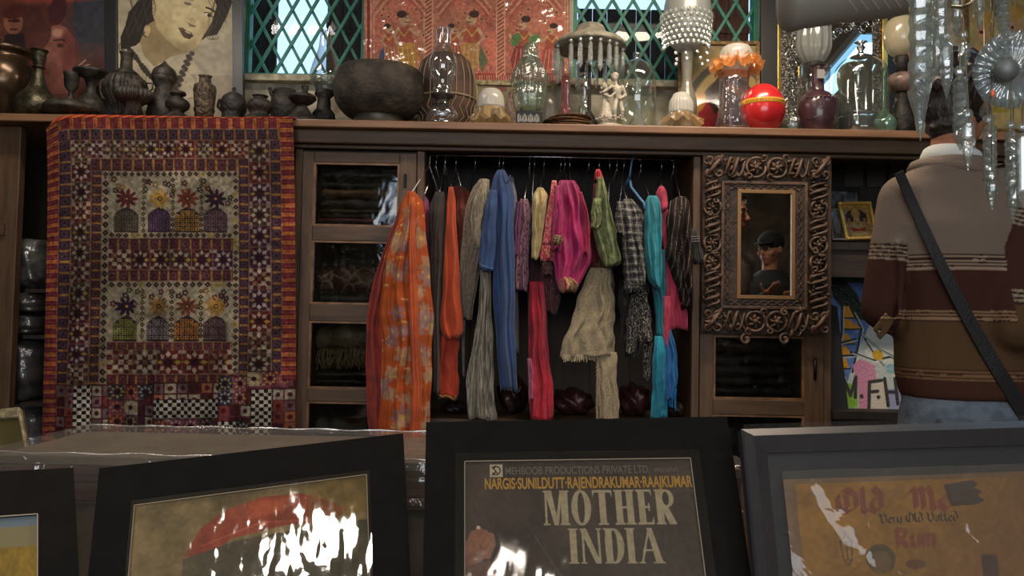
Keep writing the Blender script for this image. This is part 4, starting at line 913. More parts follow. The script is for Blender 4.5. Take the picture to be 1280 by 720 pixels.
for i in range(nW):
    cx = mx0+tw*(i+.5)/nW; kd = [2, 1, 0, 0, 1, 2][i]
    carving(cx, hz1, tw/nW, 34*s_, True, i*1.7+.3, kd); carving(cx, hz0, tw/nW, 34*s_, True, i*2.3+1.1, kd)
for side in (0, 1):
    cx = mx0+12.5*s_ if side == 0 else mx1-14.5*s_; wd = (25 if side == 0 else 29)*s_; zz0, zz1 = mz0+34*s_, mz1-34*s_
    for i in range(nH): carving(cx, zz1-(zz1-zz0)*(i+.5)/nH, wd, (zz1-zz0)/nH, False, i*1.3+side*5, [1, 0, 1, 0, 0, 1, 1][i])
for px in (930, 978):   # two pendants under the frame
    c = at(px, 424, YM); mb = MB(); mb.tube(spiral((c[0], c[2]), .022, 1.2, 1, 1.0), .006, 6); leaf(mb, (c[0], c[2]+.01), .035, .01, -PI/2, YM-.012); mb.build('pendant_scroll', M_carve, root, smooth=True)
mb = MB()
for i in range(40):   # incised wavy relief on the inner board
    pass
for (xa_, za_, xb_, zb_) in ((ix0+.02, iz1-.022, ix1-.02, iz1-.022), (ix0+.02, iz0+.022, ix1-.02, iz0+.022), (ix0+.024, iz0+.03, ix0+.024, iz1-.03), (ix1-.024, iz0+.03, ix1-.024, iz1-.03)):
    for q in (0, PI):
        L_ = max(abs(xb_-xa_), abs(zb_-za_)); n = int(L_/.006); P = []
        for t in np.linspace(0, 1, n):
            o_ = .009*math.sin(t*L_*95+q); P.append((xa_+(xb_-xa_)*t+(o_ if xa_ == xb_ else 0), YM-.0165, za_+(zb_-za_)*t+(o_ if za_ == zb_ else 0)))
        mb.tube(P, .003, 5)
mb.build('wavy_relief', M_carved2, root, smooth=True)
MB().tube([at(921+i*8, 188-6*math.sin(i/8*PI), YM+.02) for i in range(9)], .007, 8).build('crest', M_carved2, root, smooth=True)
# ============================================================ things on the long shelf
def items(name, label, cat, cx, Y, parts, ybase=158, group=None, n=32):
    """parts: (name, material, [(radius px, y px) top to bottom], opts). the last point of a part with base=1 rests on the shelf"""
    c = at(cx, ybase, Y); sc = Y/F; t = T(name, label, cat, (c[0], Y, ZS), group)
    for p in parts:
        nm, m, prof = p[:3]; op = p[3] if len(p) > 3 else {}
        if op.get('base'):
            yb_ = prj((c[0], Y, ZS))[1]; y0_, yl_ = prof[0][1], prof[-1][1]
            prof = [(r, y0_+(y-y0_)*(yb_-y0_)/(yl_-y0_)) for r, y in prof]
        zb = [float(at(cx+op.get('dx', 0), y, Y)[2]) for r, y in prof]; ax = c[0]+(op.get('dx', 0))*sc
        pr = [(r*sc, z-ZS) for (r, y), z in zip(prof, zb)]
        if op.get('base', 0): pr[-1] = (pr[-1][0], 0.0006)
        pr = [(r, max(z, .0006)) for r, z in pr]
        if op.get('sub'):   # smoother profile
            q = np.array(pr); k = np.linspace(0, len(q)-1, (len(q)-1)*4+1); i0 = np.clip(k.astype(int), 0, len(q)-2); f = k-i0
            g = lambda i: q[np.clip(i, 0, len(q)-1)]
            a, b_, c_, d = g(i0-1), g(i0), g(i0+1), g(i0+2); f = f[:, None]
            s = .5*((2*b_)+(-a+c_)*f+(2*a-5*b_+4*c_-d)*f**2+(-a+3*b_-3*c_+d)*f**3); s[:, 0] = np.maximum(s[:, 0], .0004); s[:, 1] = np.maximum(s[:, 1], .0006); pr = [tuple(v) for v in s]
        mb = MB().lathe(pr[::-1], (ax, Y, ZS), op.get('n', n), op.get('rip')); mb.build(nm, m, t, smooth=not op.get('hard'), autos=bool(op.get('hard')))
    return t
M_brass = mat('aged_brass', (92, 86, 66), .4, .75, c2=(52, 48, 38), sc=22, bump=.35, bsc=70)
M_bronze = mat('dark_bronze', (74, 67, 58), .55, .35, c2=(40, 36, 32), sc=26, bump=.4, bsc=70)
M_pot = mat('brown_metal_pot', (98, 78, 58), .26, .7, c2=(60, 46, 36), sc=5, bump=.1, bsc=12)
M_iron = mat('blackened_iron', (60, 54, 49), .55, .35, c2=(34, 31, 28), sc=22, bump=.5, bsc=80)
M_oldpot = mat('rough_dark_pot', (72, 64, 54), .75, .1, c2=(46, 41, 36), sc=15, bump=.9, bsc=38)
flute = lambda k, a_: (lambda a, z, r: r*(1+a_*np.cos(k*a)))
G_cl = glass('clear_lamp_glass', (232, 236, 236), .10, .04, .02, 0, edge=.75)
G_cl2 = glass('clear_dome_glass', (222, 230, 226), .08, .04, .03, 0, edge=.6)
items('metal_pot', 'large glossy brown round metal pot at the far left end of the shelf', 'pot', 4, 3.30, [('bowl', M_pot, [(26, 66), (30, 62), (31, 66), (25, 72), (34, 84), (38, 98), (36, 112), (26, 132), (16, 150)], {'sub': 1, 'base': 1}), ('rim', M_brass, [(28, 61), (31, 64), (28, 67)], {})])
items('brass_flask', 'tall necked aged brass flask beside the glossy brown pot', 'flask', 45, 3.22, [('body', M_brass, [(11, 63), (9, 66), (7.5, 76), (6, 83), (8, 84.5), (6.2, 87), (7.5, 98), (12, 110), (22, 122), (27, 133), (24, 143), (15, 151)], {'sub': 1, 'base': 1}), ('neck_ring', M_brass, [(6, 82.5), (8, 84), (6, 86)])])
items('bronze_goblet', 'small dark bronze goblet right of the brass flask', 'goblet', 87, 3.30, [('cup', M_bronze, [(10, 91), (9, 95), (8, 107), (3, 113), (3, 117), (9, 124), (12, 130), (12, 152)], {'base': 1})])
t = items('oil_lamp', 'low flat dark bronze oil lamp dish lying in front of the goblet', 'lamp', 88, 3.19, [('dish', M_bronze, [(20, 128), (28, 131), (33, 139), (26, 146), (14, 152)], {'base': 1, 'sub': 1})])
t = items('footed_dish', 'dark bronze footed dish with wide flat rim behind the oil lamps', 'dish', 112, 3.34, [('dish', M_bronze, [(22, 89), (21, 92), (9, 97), (6, 104), (6, 112), (14, 120), (18, 128), (18, 150)], {'base': 1})])
t = items('spouted_jug', 'dark bronze long necked fluted jug with looped handle in front of the portrait', 'jug', 155, 3.27, [('neck', M_bronze, [(9, 66), (7.5, 68), (7, 76), (7.5, 86), (13, 90), (17, 94)], {}), ('body', M_bronze, [(15, 93), (22, 98), (26, 106), (25, 116), (20, 124), (14, 134), (16, 150)], {'base': 1, 'rip': flute(20, .03), 'n': 120})])
MB().tube([at(x, y, 3.27) for x, y in ((134, 98), (127, 101), (125, 112), (128, 122), (136, 126))], .006, 8).build('handle', M_bronze, t, smooth=True)
t = items('ribbed_pot', 'squat ribbed dark bronze pot with small neck before the long necked jug', 'pot', 166, 3.20, [('body', M_bronze, [(9, 101), (8, 106), (10, 110), (20, 113), (24, 119), (21, 125), (12, 129), (9, 133), (14, 152)], {'base': 1, 'rip': flute(26, .04), 'n': 130})])
for s in (-1, 1): MB().tube([at(166+s*x, y, 3.20) for x, y in ((12, 112), (18, 104), (25, 104), (25, 111), (20, 115))], .004, 8).build('handle', M_bronze, t, smooth=True)
items('incense_burner', 'dark bronze incense burner with domed lid in front of the portrait', 'burner', 203, 3.30, [('lid', M_bronze, [(1, 76), (3, 79), (6, 82), (13, 88), (16, 97)], {'sub': 1}), ('bowl', M_bronze, [(17, 97), (14, 102), (10, 108), (13, 116), (18, 128), (20, 135), (16, 150)], {'base': 1})])
items('bronze_jar', 'small lidded dark bronze jar with wide foot beside the tumbler', 'jar', 221, 3.20, [('body', M_bronze, [(9, 115), (10, 118), (6, 121), (14, 127), (14, 134), (8, 140), (20, 148), (22, 152)], {'base': 1, 'sub': 1})])
items('water_tumbler', 'engraved upright metal tumbler with narrow neck on the shelf', 'tumbler', 254.5, 3.19, [('body', mat('engraved_pewter', (112, 98, 80), .4, .7, c2=(62, 54, 44), sc=70, bump=1, bsc=110), [(8.5, 95), (7, 97), (7.5, 104), (13, 107), (14, 112), (12, 134), (13, 137), (11.5, 141), (11.5, 152)], {'base': 1})])
t = items('metal_teapot', 'small dark metal teapot with pointed lid left of the squat pot', 'teapot', 291, 3.24, [('body', M_iron, [(13, 121), (16, 127), (16, 135), (14, 140), (16, 152)], {'base': 1, 'sub': 1}), ('lid', M_iron, [(1.5, 109), (3, 112), (1.5, 114), (6, 116), (13, 121)], {})])
MB().tube([at(x, y, 3.24) for x, y in ((279, 140), (272, 133), (274, 125), (280, 124))], .006, 8).build('spout', M_iron, t, smooth=True)
items('squat_pot', 'squat shiny dark metal pot with flared foot right of the teapot', 'pot', 324, 3.19, [('body', M_iron, [(10, 120), (8, 123), (13, 126), (16, 133), (12, 141), (18, 146), (24, 152)], {'base': 1, 'sub': 1})])
t = items('spouted_kettle', 'dark iron kettle with short raised spout behind the oil lamp', 'kettle', 355, 3.32, [('body', M_iron, [(14, 113), (15, 116), (14, 118), (17, 124), (18, 138), (14, 160)], {'base': 1})])
MB().tube([at(x, y, 3.30) for x, y in ((346, 126), (340, 118), (337, 110))], [.012, .009, .008], 8).build('spout', M_iron, t, smooth=True)
t = items('oil_lamp', 'pedestal oil lamp of dark metal with saucer bowl and upright wick holder', 'lamp', 377, 3.19, [('base', M_iron, [(5, 131), (7, 134), (14, 142), (24, 149), (25, 152)], {'base': 1, 'sub': 1}), ('bowl', M_iron, [(5, 116), (15, 119), (17.5, 123), (13, 128), (6, 132)], {'sub': 1}), ('wick_holder', M_iron, [(4, 107), (5, 109), (3.5, 114), (5, 118)], {'dx': 3})])
def chimney_lamp(label, cx, Y, pts, font, burner):
    t = items('glass_oil_lamp', label, 'lamp', cx, Y, [('chimney', G_cl, pts, {'sub': 1, 'n': 40}), ('burner', M_iron, burner, {}), ('font', *font)])
    return t
chimney_lamp('oil lamp with tall clear pear shaped chimney left of the big dark bowl', 404, 3.30, [(7, 40), (7.2, 48), (9, 62), (14, 76), (18, 90), (18.5, 98), (14, 107), (9, 116)], (G_cl2, [(18, 100), (18.5, 103), (12, 110), (10, 118)], {}), [(11, 113), (12, 119), (8, 123), (9, 136), (14, 142), (17, 165)])
for nm in (): pass
t = items('stone_bowl', 'wide rough black bowl standing on a low foot ring', 'bowl', 473, 3.31, [('bowl', M_oldpot, [(44, 91), (47, 89), (52, 91), (56, 103), (57, 118), (53, 132), (44, 143), (36, 148)], {'sub': 1, 'n': 48}), ('inside', M_oldpot, [(45, 90.5), (50, 104), (44, 125), (2, 130)], {}), ('foot_ring', mat('foot_metal', (92, 88, 78), .45, .5), [(30, 143), (31, 149), (30, 168)], {'base': 1})])
# rope strung drum
Yd = 3.40; c = at(557, 118, Yd); sc = Yd/F; cz = ZS+.155
t = T('hand_drum', 'brown two headed drum laced with pale cord behind the clear oil lamp', 'drum', (c[0], Yd, ZS))
M_drum = mat('drum_leather', (92, 66, 52), .7, c2=(64, 45, 36), sc=9, bump=.3)
R_ = 47*sc; hh = ZS+.001+.0
dz = float(at(557, 70, Yd)[2])-ZS
pr = [(.62, 0), (.80, .12), (.96, .35), (1.0, .55), (.97, .72), (.84, .9), (.60, .985), (.35, 1.0), (.01, .99)]
MB().lathe([(r*38*sc, .0008+z*dz) for r, z in pr], (c[0], Yd, ZS), 40).build('shell', M_drum, t, smooth=True)
rp = MB()
for i in range(22):
    a = i*2*PI/22; P = []
    for k in range(9):
        z = .12+.8*k/8; r = np.interp(z, [p[1] for p in pr], [p[0] for p in pr])*38*sc+.002; aa = a+(.14 if k % 2 else -.14)*(1 if z < .42 else .0)
        P.append((c[0]+r*math.cos(aa), Yd+r*math.sin(aa), ZS+z*dz))
    rp.tube(P, .0022, 5)
rp.build('lacing', mat('pale_cord', (150, 134, 110), .8), t, smooth=True)
MB().tube([(c[0]+38*sc*1.01*math.cos(a), Yd+38*sc*1.01*math.sin(a), ZS+.46*dz) for a in np.linspace(0, 2*PI, 30)[:-1]], .004, 6, closed=True).build('hoop', mat('pale_cord', (150, 134, 110), .8), t, smooth=True)
chimney_lamp('clear glass oil lamp with bulged chimney standing before the laced drum', 552, 3.19, [(10, 36), (9.5, 44), (9.5, 56), (14, 66), (18, 78), (17, 90), (13, 102), (12, 112), (13, 119)], (G_cl, [(11, 129), (13, 133), (20, 138), (20, 145), (17, 148), (19, 152)], {'base': 1, 'sub': 1}), [(14, 118), (14, 121), (8, 124), (9, 130), (12, 131)])
# milk glass shades
M_milk = frosted('milk_glass', (226, 224, 214), .95, .2, .4)
M_frill = frosted('amber_frill_glass', (228, 194, 140), .6, .12, .45)
def frillfn(k, am): return lambda a, z, r: r*(1+am*np.sin(k*a)*max(0, 1))
def shade(label, cx, Y, top, rt, rm, ym, yb, rb, fl=0, cat='lampshade', mm=None, frill=None, k=9):
    """bell glass shade standing on its frilled rim"""
    mm = mm or M_milk; rip = flute(24, .035) if fl else None
    t = items('glass_lampshade', label, cat, cx, Y, [('bell', mm, [(rt*.35, top), (rt*.8, top+2), (rt, top+6), (rm*.97, (top+ym)/2), (rm, ym)], {'sub': 1, 'rip': rip, 'n': 96})])
    sc = Y/F; c = at(cx, 158, Y); n = 120; a = np.arange(n)*2*PI/n; rings = []
    z0 = float(at(cx, ym, Y)[2]); z1 = max(float(at(cx, yb, Y)[2]), ZS+.0035)
    for v in np.linspace(0, 1, 9):
        r = (rm+(rb-rm)*v**1.4)*sc*(1+.10*v*np.sin(k*a)+.05*v*np.sin(2*k*a+1)); z = z0+(z1-z0)*v+.009*v*np.sin(k*a+PI/2)*1.0-.0*a
        rings.append(np.stack([c[0]+r*np.cos(a), Y+r*np.sin(a), np.maximum(z, ZS+.001)], 1))
    MB().rings(rings, cap=False).build('frilled_rim', frill or M_frill, t, smooth=True); return t
shade('small milk glass lampshade on a frilled amber rim right of the drum', 613, 3.19, 111, 14, 17.5, 136, 152, 27)
shade('white fluted glass lampshade with frilled amber rim below the beaded lamp', 851, 3.18, 115.5, 11, 15, 142, 154, 27, fl=1, k=11)
# little pink and frosted pieces behind
items('frosted_dome', 'small frosted glass dome behind the plates', 'dome', 685, 3.33, [('dome', frosted('smoked_frost', (150, 148, 138), .6, .2), [(2, 115), (8, 119), (12, 127), (13, 150)], {'base': 1, 'sub': 1})])
items('pink_vase', 'small pink flowered vase between milk shade and green lantern', 'vase', 640, 3.36, [('body', mat('pink_ceramic', (176, 112, 108), .4, c2=(206, 180, 160), sc=50), [(5, 116), (4, 120), (8, 128), (9, 140), (7, 165)], {'base': 1, 'sub': 1})])
# small gilt edged frame behind
def framed(name, label, f, bw, bh, cv, fm, gl=True, th=.012, cat='picture', inner=None, glm=None, dback=-.006, pm=None, group=None, rails='frame_rail', bevel=.0015):
    c = f(.5, 1.0, 0); t = T(name, label, cat, c, group); u, v = bw, bh
    MB().hexa([f(0, 0, 0), f(1, 0, 0), f(1, 1, 0), f(0, 1, 0), f(0, 0, dback), f(1, 0, dback), f(1, 1, dback), f(0, 1, dback)]).build('backing', mat('picture_backing', (60, 50, 42), .8), t)
    for q in ([(0, 0), (1, 0), (1-u, v), (u, v)], [(1, 0), (1, 1), (1-u, 1-v), (1-u, v)], [(1, 1), (0, 1), (u, 1-v), (1-u, 1-v)], [(0, 1), (0, 0), (u, v), (u, 1-v)]):
        MB().hexa([f(a, b_, th) for a, b_ in q]+[f(a, b_, .0005) for a, b_ in q]).build(rails, fm, t, bevel=bevel)
    cvprint('print', cv, f, u, v, 1-u, 1-v, .002, pm or vmat('print_paper', .6), t)
    if gl:
        mb = MB(); slab(mb, f, u, v, 1-u, 1-v, .004, .0055); mb.build('glass_pane', glm or glass('picture_glass', (240, 240, 240), .012, .08, edge=.08), t)
    return t
fb = quad(at(592, 101, 3.5), at(694, 103, 3.5), at(694, 168, 3.47), at(592, 168, 3.47))
cv = Cv(0, 0, 60, 38, 1.5, (176, 164, 128)); 
for i in range(14): cv.ell(random.Random(i).uniform(0, 60), random.Random(i+50).uniform(0, 38), 5, 3, [(120, 96, 80), (150, 70, 76), (110, 116, 84)][i % 3], i*30, .6)
framed('small_picture', 'pale cream framed picture behind the milk shade and the green lantern', fb, .05, .09, cv, mat('pale_gilt', (170, 158, 120), .5, .3, c2=(120, 108, 80), sc=60))
# green glass lantern
G_gr = glass('green_tinted_glass', (206, 220, 206), .14, .06, .10, .6, 40, edge=.7)
t = items('glass_lantern', 'embossed greenish glass lantern jar on a square black base', 'lantern', 661, 3.19, [('cap', G_gr, [(6, 54), (9, 57), (9.5, 70), (14, 76)], {'rip': flute(10, .03), 'n': 60}), ('shoulder', G_gr, [(13, 76), (18, 84), (23, 92), (23.5, 104), (21, 108)], {'rip': flute(10, .05), 'n': 80}), ('jar', G_gr, [(21, 108), (21, 122), (18.5, 134), (16, 142)], {'rip': flute(16, .035), 'n': 96}), ('candle', frosted('wax', (196, 214, 190), 1, .4), [(7, 118), (8, 120), (8, 142)], {})])
c = at(661, 150, 3.19); zt = float(at(661, 142.5, 3.19)[2])
MB().box((c[0]-.052, 3.19-.05, ZS+.0005), (c[0]+.052, 3.19+.05, zt)).build('base', mat('black_lacquer', (20, 20, 20), .3), t, bevel=.003)
fB = quad((c[0]-.05, 3.139, zt), (c[0]+.05, 3.139, zt), (c[0]+.05, 3.139, ZS), (c[0]-.05, 3.139, ZS))
mb = MB()
for i in range(11):
    u = .08+i*.08
    if i % 3 == 0: mb.tube([fB(u+.03*math.cos(a), .5+.28*math.sin(a), .0005) for a in np.linspace(0, 2*PI, 12)[:-1]], .0012, 4, closed=True)
    else: mb.tube([fB(u-.02, .75, .0005), fB(u, .3, .0005), fB(u+.02, .7, .0005)], .0012, 4)
mb.build('scroll_ornament', mat('silver_paint', (190, 190, 180), .4), t)
# dome lamp with prisms
M_dust = mat('dusty_metal_dome', (150, 146, 130), .7, .2, c2=(108, 104, 92), sc=20, bump=.5, bsc=60)
G_pr = glass('prism_crystal', (226, 232, 228), .18, .05, .26, .15, 60, edge=.7)
G_ros = glass('rose_glass', (206, 130, 128), .15, .05, .25, edge=.7)
Yl = 3.30
t = items('prism_lamp', 'table lamp with dusty grey metal dome shade ringed with long glass prisms', 'lamp', 736, Yl, [('shade', M_dust, [(1, 28), (8, 30), (17, 34), (21, 42), (29, 47), (40, 52), (46, 58), (45, 61)], {'sub': 1, 'n': 60}), ('stem', G_ros, [(5, 96), (6, 104), (5, 120), (7, 132), (8, 162)], {'base': 1, 'dx': -30}), ('stem', G_cl, [(7, 92), (5, 100), (7, 110), (5, 122), (8, 132), (10, 160)], {'base': 1, 'sub': 1, 'dx': -6}), ('post', M_iron, [(2, 58), (2, 100), (2.5, 135), (12, 150), (14, 165)], {'base': 1})])
c = at(736, 60, Yl); R_ = 43*Yl/F; rim = float(at(736, 59, Yl)[2])
for i in range(22):
    a = i*2*PI/22+.1; x, y = c[0]+R_*math.cos(a), Yl+R_*math.sin(a); L_ = .095+.012*math.sin(i*2.3)
    if i in (13, 20): continue
    MB().ell((x, y, rim-.014), (.009, .004, .009), 8, 6).build('rosette_bead', G_pr, t, smooth=True)
    MB().lathe([(.0005, -L_-.012), (.0105, -L_+.008), (.0085, -.006), (.0045, 0)], (x, y, rim-.026), 6).build('prism', G_pr, t)
# stack of plates
M_pl = mat('brass_plate', (122, 92, 62), .5, .5, c2=(74, 54, 40), sc=50, bump=.3)
lbs = ['topmost brown brass plate of the stack, tilted slightly', 'second brown brass plate of the stack', 'third brown brass plate of the stack', 'bottom brown brass plate of the stack']
zc = ZS+.0008
for i in range(4):
    R_ = [.098, .094, .096, .09][i]; h = .0085; xx = at(710+[0, 3, -2, 2][i], 150, 3.225)[0]; tl = [.0, .0, .0, .03][i]
    mb = MB().lathe([(.3*R_, 0), (.62*R_, .0008), (R_, h), (R_, h+.003), (.6*R_, .0045), (.01, .004)], (xx, 3.225, zc+tl*R_*.9), 40)
    if tl: mb.v[0][:, 2] += (mb.v[0][:, 0]-xx)*tl*1.0
    mb.build('brass_plate', M_pl, None, smooth=True, label=lbs[3-i], cat='plate', group='stacked plates'); zc += .0125
# porcelain figurine: boy and girl
M_porc = mat('white_bisque', (212, 206, 190), .5, c2=(160, 152, 136), sc=40, mix=(.25, .6), bump=.3, bsc=90)
Yf = 3.20; c0 = at(762, 150, Yf); k = Yf/F
t = T('porcelain_figurine', 'white bisque figurine of two embracing children on an oval base', 'figurine', (c0[0], Yf, ZS))
MB().lathe([(.0615, 0), (.064, .004), (.060, .012), (.063, .016), (.055, .022)], (c0[0]+0, Yf, ZS+.0006), 40, rip=lambda a, z, r: r*(1-.25*np.abs(np.sin(a)))).build('base', M_porc, t, smooth=True)
def P(px, py, dy=0): return np.array(at(px, py, Yf+dy))
def fig(nm, cap, ells):
    mb = MB()
    for a, b_, ra, rb in cap: mb.capsule(a, b_, ra, rb, 10)
    for e, r_ in ells: mb.ell(e, r_, 14, 9)
    o = mb.build(nm, M_porc, t, smooth=True); md = o.modifiers.new('r', 'REMESH'); md.mode = 'VOXEL'; md.voxel_size = .0022; md.use_smooth_shade = True; s2 = o.modifiers.new('s', 'SMOOTH'); s2.iterations = 3; s2.factor = .4
fig('boy', [(P(771, 112), P(772, 126), .019, .014), (P(770, 126, -.005), P(768, 138, -.02), .010, .009), (P(768, 138, -.02), P(769, 150, -.012), .008, .006), (P(775, 126), P(778, 138, -.01), .010, .009), (P(778, 138, -.01), P(777, 150, .0), .008, .006), (P(778, 109), P(782, 119), .009, .007), (P(782, 119), P(775, 123, -.02), .007, .006), (P(765, 108, -.01), P(754, 115, -.02), .008, .006), (P(770, 105), P(769, 101), .007, .006)], [(P(768, 97), (.014, .015, .016)), (P(769, 94), (.015, .015, .012)), (P(777, 150, -.01), (.008, .013, .005)), (P(769, 150, -.02), (.008, .013, .005))])
fig('girl', [(P(757, 118), P(757, 128), .013, .012), (P(757, 128), P(757, 148), .016, .034), (P(751, 116, -.005), P(762, 121, -.024), .007, .006), (P(763, 121, -.024), P(769, 116, -.02), .006, .005), (P(757, 114), P(757, 112), .006, .006)], [(P(756, 108), (.0125, .013, .014)), (P(755, 107), (.0135, .014, .013)), (P(752, 110), (.006, .008, .008))])
mb = MB(); rr = random.Random(3)
for i in range(22): mb.ell(P(745+rr.random()*34, 144+rr.random()*6, -.02-.02*rr.random()), (.005, .005, .004), 8, 5)
mb.build('flowers', M_porc, t, smooth=True)
# bell jar with crystal inside
t = items('glass_cloche', 'tall clear glass bell jar with knob right of the figurine', 'cloche', 795, 3.27, [('dome', G_cl2, [(2, 65), (5, 66), (5, 70), (2.5, 73), (9, 75), (19, 82), (24, 94), (25, 112), (25, 160)], {'base': 1, 'n': 48})])
t = items('crystal_candlestick', 'cut crystal candlestick standing inside the tall bell jar', 'candlestick', 797, 3.27, [('stick', G_pr, [(4, 98), (4, 110), (3, 124), (6, 140), (11, 148), (11, 160)], {'base': 1, 'n': 8, 'hard': 1})])
# beaded crystal lamp
Yb = 3.38
t = items('beaded_lamp', 'tall lamp with frosted globe veiled in crystal beads on pale glass stem', 'lamp', 858, Yb, [('globe', frosted('pale_frosted_globe', (186, 190, 184), .85, .25, .4), [(10, -14), (20, -10), (27, -2), (30, 12), (30, 30), (26, 48), (14, 62)], {'sub': 1}), ('stem', frosted('pale_glass_stem', (176, 172, 158), .8, .2, .4), [(8, 60), (7, 76), (6, 96), (9, 108), (13, 122), (12, 134), (7, 144), (16, 152), (17, 165)], {'base': 1, 'sub': 1})])
c = at(858, 30, Yb); sc = Yb/F
bead0 = None; nb = 0
for row in range(7):
    y = 22+row*6.4; n = 26; zr = float(at(858, y, Yb)[2])
    for i in range(n):
        a = i*2*PI/n+(row % 2)*PI/n
        if math.sin(a) > .35: continue
        r = (31.5-(row*.5))*sc
        p = (c[0]+r*math.cos(a), Yb+r*math.sin(a), zr)
        if bead0 is None: bead0 = MB().ell(p, (.0088, .0055, .0088), 8, 6).build('crystal_bead', G_pr, t, smooth=False); bl = np.array(p)
        else:
            o = bead0.copy(); COL.objects.link(o); o.location = tuple(np.array(p)-bl)
for i, (dx, y) in enumerate([(-28, 60), (-13, 66), (0, 66), (1, 73), (14, 64), (28, 58), (26, 66), (18, 72), (-12, 74), (20, 80), (-13, 80), (27, 76)]):
    p = np.array(at(858+dx, y, Yb-.05)); o = bead0.copy(); COL.objects.link(o); o.location = tuple(p-bl)
# gilt framed abstract picture and the orange frilled shade
cv = Cv(0, 0, 96, 96, 1.3, (186, 166, 116)); cv.noise(.1, 8, 3)
for r_, c_ in ((62, (92, 88, 82)), (53, (196, 170, 110)), (42, (84, 78, 76)), (34, (206, 160, 70)), (24, (60, 50, 44))): cv.ell(60, 78, r_*.9, r_, c_, 20)
cv.ell(40, 82, 18, 20, (170, 40, 46)); cv.ell(78, 30, 12, 8, (200, 190, 150)); cv.poly([(30, 60), (52, 30), (58, 62), (44, 80)], (64, 50, 44)); cv.ell(24, 66, 7, 12, (204, 140, 46), 20)
f = quad(at(847, 53, 3.52), at(949, 53, 3.52), at(949, 166, 3.42), at(847, 166, 3.42))
framed('abstract_picture', 'gilt framed picture of curved grey and ochre shapes behind the orange frilled shade', f, .045, .04, cv, mat('dull_gilt', (140, 112, 70), .45, .5, c2=(92, 72, 44), sc=50))
G_vase = glass('vase_glass', (206, 196, 200), .12, .06, .08, .4, 14, edge=.6)
t = items('glass_vase', 'clear cylindrical vase carrying the orange frilled shade', 'vase', 917, 3.215, [('body', G_vase, [(19, 92), (18, 104), (18, 125), (20, 140), (24, 156)], {'base': 1, 'rip': flute(8, .03), 'n': 64})])
zt = float(at(917, 92, 3.215)[2]); c = at(920, 90, 3.215)
t = T('glass_lampshade', 'upturned white glass lampshade with vivid orange ruffle on top of the clear vase', 'lampshade', (c[0], 3.215, zt+.001))
sc = 3.215/F; n = 200; a = np.arange(n)*2*PI/n
z = lambda y: float(at(920, y, 3.215)[2])
MB().lathe([(.044, z(92)+.001), (.056, z(82)), (.062, z(76)), (.066, z(68)), (.055, z(60)), (.036, z(57)), (.001, z(56))], (c[0], 3.215, 0), 72, rip=flute(24, .02)).build('bell', M_milk, t, smooth=True)
for q, (rb, zz, kk, ph) in enumerate(((.104, 83, 13, 0), (.095, 90, 11, 1.3), (.088, 79, 15, 2.2))):
    rings = []
    for v in np.linspace(0, 1, 8):
        r = .058+(rb-.058)*v; r = r*(1+.10*v*np.sin(kk*a+ph)+.05*v*np.sin(2.0*kk*a+ph*2)); zq = z(74)+(z(zz)-z(74))*v+.016*v*np.sin(kk*a+ph+1.2)+.007*v*np.sin(31*a)
        rings.append(np.stack([c[0]+r*np.cos(a), 3.215+r*np.sin(a), np.maximum(zq, zt+.002)], 1))
    MB().rings(rings, cap=False).build('orange_ruffle', frosted('orange_glass', (250, 182, 104), .72, .06, .5), t, smooth=True)
# red ball
t = items('red_ball', 'glossy red ball tin with a yellow lettered band round its middle', 'ball', 953, 3.19, [('sphere', mat('red_lacquer', (196, 40, 42), .25, c2=(176, 30, 36), sc=6, coat=.5), [(28*math.sin(q), 131-26*math.cos(q)) for q in np.linspace(.02, PI-.45, 26)], {'n': 48, 'base': 1}), ('band', mat('yellow_band', (222, 160, 40), .4), [(28.1, 128.4), (28.5, 129), (28.5, 133.6), (28.1, 134.4)], {'n': 48})])
mb = MB(); c = at(953, 131, 3.19); rb_ = 28.6*3.19/F; rq = random.Random(2)
for i in range(30):
    a = -PI/2-1.05+i*.07; z0 = c[2]-.0042; h = .0075
    p = lambda da, zz: (c[0]+(rb_+.0006)*math.cos(a+da), 3.19+(rb_+.0006)*math.sin(a+da), z0+zz)
    s_q = rq.choice([[(0, 0), (0, h)], [(0, 0), (.02, h), (.04, 0)], [(0, h), (.03, h), (0, 0), (.03, 0)], [(.03, h), (0, h), (0, 0), (.03, 0)]])
    mb.tube([p(u, v) for u, v in s_q], .0009, 4)
mb.build('lettering', mat('black_print', (20, 18, 18), .6), t)
# dark stout bottle: purple decanter
M_dec = mat('purple_ceramic', (70, 45, 52), .3, c2=(56, 36, 43), sc=20, coat=.4)
t = items('ceramic_decanter', 'dark purple embossed ceramic decanter right of the red ball', 'decanter', 1022, 3.20, [('body', M_dec, [(9.5, 83), (8, 86), (8, 109), (14, 113), (22, 120), (24.5, 131), (22, 146), (16, 158)], {'base': 1, 'sub': 1, 'n': 48})])
mb = MB(); c = at(1022, 137, 3.20)
for i in range(9): 
    a = -PI/2+(i-4)*.22; r_ = 24.4*3.2/F; mb.ell((c[0]+r_*math.cos(a), 3.2+r_*math.sin(a), c[2]+.034), (.006, .003, .004), 8, 5)
for i in range(14):
    rr = random.Random(i); a = -PI/2+rr.uniform(-.45, .45); r_ = 24*3.2/F; z0 = c[2]+rr.uniform(-.018, .022); mb.tube([(c[0]+r_*math.cos(a+d), 3.2+r_*math.sin(a+d), z0+.006*math.sin(q)) for d, q in ((-.1, 0), (-.04, 2), (.03, 4), (.1, 6))], .0022, 5)
for z_ in (-.045,): mb.tube([(c[0]+22.6*3.2/F*math.cos(a), 3.2+22.6*3.2/F*math.sin(a), c[2]+z_+.008*math.cos(4*(a+PI/2))) for a in np.linspace(-PI/2-1, -PI/2+1, 20)], .002, 5)
